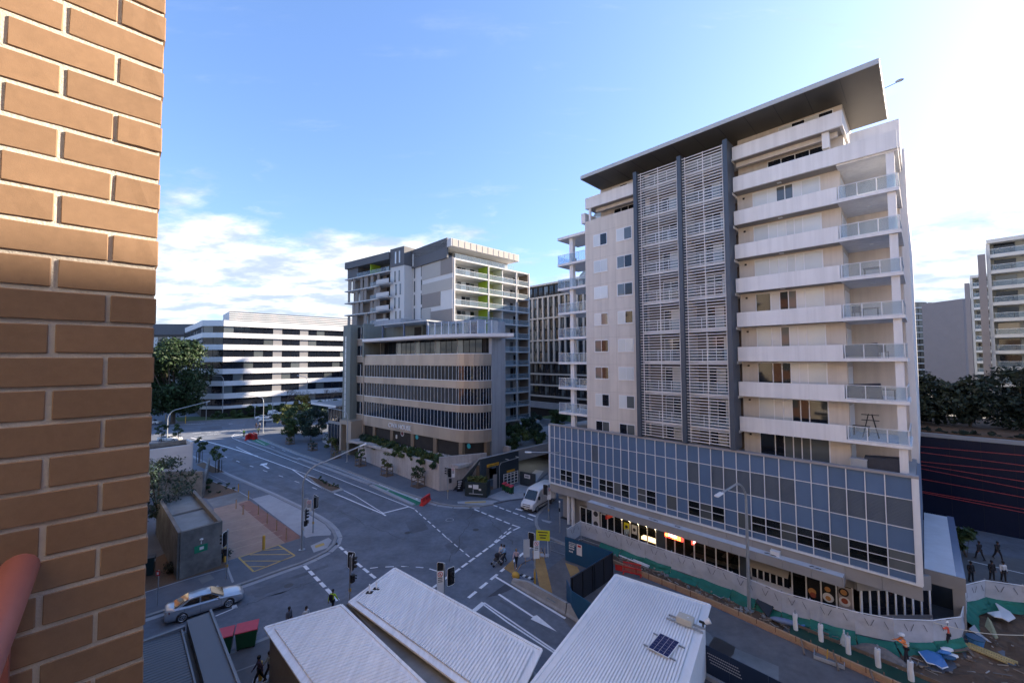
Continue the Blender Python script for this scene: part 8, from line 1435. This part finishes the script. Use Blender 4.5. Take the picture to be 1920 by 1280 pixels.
for i in range(5):
    b_ = Bld('wall_light', 'warm globe light on the shop mullion, ' + ['first from the left', 'second from the left', 'third from the left', 'fourth from the left', 'fifth from the left', 'last one'][i], 'lamp', FT, -23.0 + i * .94, 38.75, 'warm lights along the shop mullions'); b_.part(MB().ball((-23.0 + i * .94, 38.76, 2.44), .06, 8, 6), 'globe', BULB); b_.box('bracket', BLACK, -23.03 + i * .94, -22.97 + i * .94, 38.78, 38.86, 2.4, 2.48)
dc = Bld('food_display', 'warm lit food display counter behind the shop glass', 'counter', FT, -19.8, 39.6); dc.box('counter', mat('dark_wood', (0.08, 0.05, 0.03), 0.6, 0.2, 4), -20.95, -19.25, 39.1, 39.9, .15, .85); dc.box('lit_shelf', mat('lit_food', (0.9, 0.55, 0.25), 0.6, 0.35, 9, emit=1.6), -20.9, -19.3, 39.05, 39.6, .86, 1.1)
PALEW = mat('pale_tabletop', (0.46, 0.38, 0.28), 0.5, 0.1, 3)
for (u, v, rz, lb_) in ((-15.2, 39.5, 0, 'pale dining table nearest the red sign behind the glass'), (-13.6, 39.5, 0, 'pale dining table behind the middle shop mullion'), (-13.4, 41.6, 90, 'long pale dining table running back into the shop'), (-12.0, 39.7, 0, 'pale dining table beside the navy pier')):
    x, y = FT.w(u, v); o_ = thing('dining_table', lb_, 'table', (x, y, 0.15), FT.a + R(rz), 'dining tables behind the shop glass'); build(MB().box(-.8, .8, -.38, .38, .72, .76), 'tabletop', PALEW, o_)
    for sx in (-.7, .7):
        for sy in (-.3, .3): build(MB().box(sx - .03, sx + .03, sy - .03, sy + .03, 0, .72), 'leg', BLACK, o_)
for i, (u0, v0, ln, lb_) in enumerate(((-23.5, 37.1, .7, 'left end'), (-19.0, 37.05, .9, 'middle left'), (-16.5, 37.1, .5, 'above the red sign'), (-9.3, 37.0, .8, 'beside the tall lamp'), (-6.4, 37.0, .7, 'right end'))):
    o_ = thing('awning_fitting', 'dark cable fitting on the white awning top, ' + lb_, 'fitting', (*FT.w(u0, v0), 3.95), FT.a, 'fittings on the awning top'); build(MB().path([(0, 0, .03), (ln * .3, .06, .05), (ln * .6, -.05, .05), (ln, .02, .03)], .03, 5), 'cable', BLACK, o_); build(MB().box(ln * .4, ln * .55, -.1, .1, 0, .08), 'box', SIGNG, o_)
o_ = thing('awning_box', 'white square box standing on the awning beside the tall lamp', 'box', (*FT.w(-8.6, 37.2), 3.95), FT.a); build(MB().box(-.3, .3, -.2, .2, 0, .32), 'case', WHITE, o_); build(MB().box(-.32, .32, -.22, .22, .32, .35), 'lid', WHITE, o_)
# balcony things of the tower
la = Bld('step_ladder', 'dark folding clothes rack standing on the lowest full balcony', 'rack', FT, -2.9, 40.2); zf_ = ZB[1] + .22
for s_ in (-1, 1):
    la.part(MB().tube((-2.9 + s_ * .1, 40.0, zf_ + 1.75), (-2.9 + s_ * .45, 40.0, zf_), .025, .025, 6).tube((-2.9 + s_ * .1, 40.4, zf_ + 1.75), (-2.9 + s_ * .45, 40.4, zf_), .025, .025, 6), 'leg', BLACK)
for z_ in (1.3, 1.7): la.part(MB().bar((-3.4, 40.2, zf_ + z_), (-2.4, 40.2, zf_ + z_), .35, .03), 'shelf', BLACK)
def bal(k, u, v, kind, lb_):
    z = (ZB[k] + .22) if k else 11.22; x, y = FT.w(u, v)
    if kind == 'table':
        o = thing('balcony_table', lb_, 'table', (x, y, z), FT.a); build(MB().box(-.5, .5, -.35, .35, .68, .73), 'tabletop', TIMBERW, o)
        for sx in (-.42, .42):
            for sy in (-.28, .28): build(MB().box(sx - .025, sx + .025, sy - .025, sy + .025, 0, .68), 'leg', BLACK, o)
    elif kind == 'chair':
        o = thing('balcony_chair', lb_, 'chair', (x, y, z), FT.a + R(20)); build(MB().box(-.25, .25, -.25, .25, .42, .48), 'seat', BLACK, o); build(MB().box(-.25, .25, .2, .26, .48, .95), 'backrest', BLACK, o)
        for sx in (-.22, .22):
            for sy in (-.22, .22): build(MB().box(sx - .02, sx + .02, sy - .02, sy + .02, 0, .42), 'leg', BLACK, o)
    elif kind == 'couch':
        o = thing('covered_furniture', lb_, 'furniture', (x, y, z), FT.a); build(MB().loft([[(-1.0, -.4, 0), (1.0, -.4, 0), (1.0, .4, 0), (-1.0, .4, 0)], [(-.9, -.35, .95), (.9, -.3, 1.1), (.9, .3, 1.15), (-.9, .35, 1.0)]]), 'cover', mat('dark_cover', (0.035, 0.04, 0.055), 0.7, 0.2, 3), o); build(MB().box(-1.02, 1.02, -.42, .42, 0, .08), 'hem', BLACK, o)
    else:
        o = thing('storage_tub', lb_, 'tub', (x, y, z), FT.a); build(MB().box(-.45, .45, -.3, .3, 0, .75), 'tub', mat('grey_tub', (0.36, 0.38, 0.40), 0.6, 0.08, 4), o); build(MB().box(-.48, .48, -.33, .33, .75, .82), 'lid', SIGNG, o)
bal(2, -3.1, 39.2, 'couch', 'dark covered outdoor sofa on the second balcony above the terrace'); bal(2, -1.9, 39.6, 'table', 'low table beside the covered sofa'); bal(3, -2.0, 39.4, 'chair', 'dark chair on the middle balcony by the column'); bal(3, -3.2, 39.7, 'couch', 'dark covered barbecue on the middle balcony'); bal(4, -2.6, 39.6, 'table', 'table behind glass on the fourth balcony'); bal(4, -3.3, 39.3, 'chair', 'dark chair beside the fourth balcony table'); bal(5, -2.4, 39.7, 'table', 'table behind glass on the fifth balcony'); bal(0, -3.5, 38.7, 'tub', 'grey storage tub on the podium terrace'); bal(0, -2.3, 39.0, 'couch', 'dark garden furniture on the podium terrace'); bal(1, -3.5, 41.0, 'table', 'low table against the wall of the lowest full balcony')
for k in range(4): x, y = FT.w(-29.6 - .2 * (k % 2), 40.0); z = ZB[[1, 3, 4, 7][k]] - .1; o_ = thing('balcony_chair', 'dark chair on a left side balcony, ' + ['lowest one', 'one near the middle', 'upper middle one', 'top one'][k], 'chair', (x, y, z), FT.a); build(MB().box(-.28, .28, -.28, .28, .4, .48), 'seat', BLACK, o_); build(MB().box(-.28, .28, .22, .28, .48, .95), 'backrest', BLACK, o_); [build(MB().box(sx - .02, sx + .02, sy - .02, sy + .02, 0, .4), 'leg', BLACK, o_) for sx in (-.25, .25) for sy in (-.25, .25)]
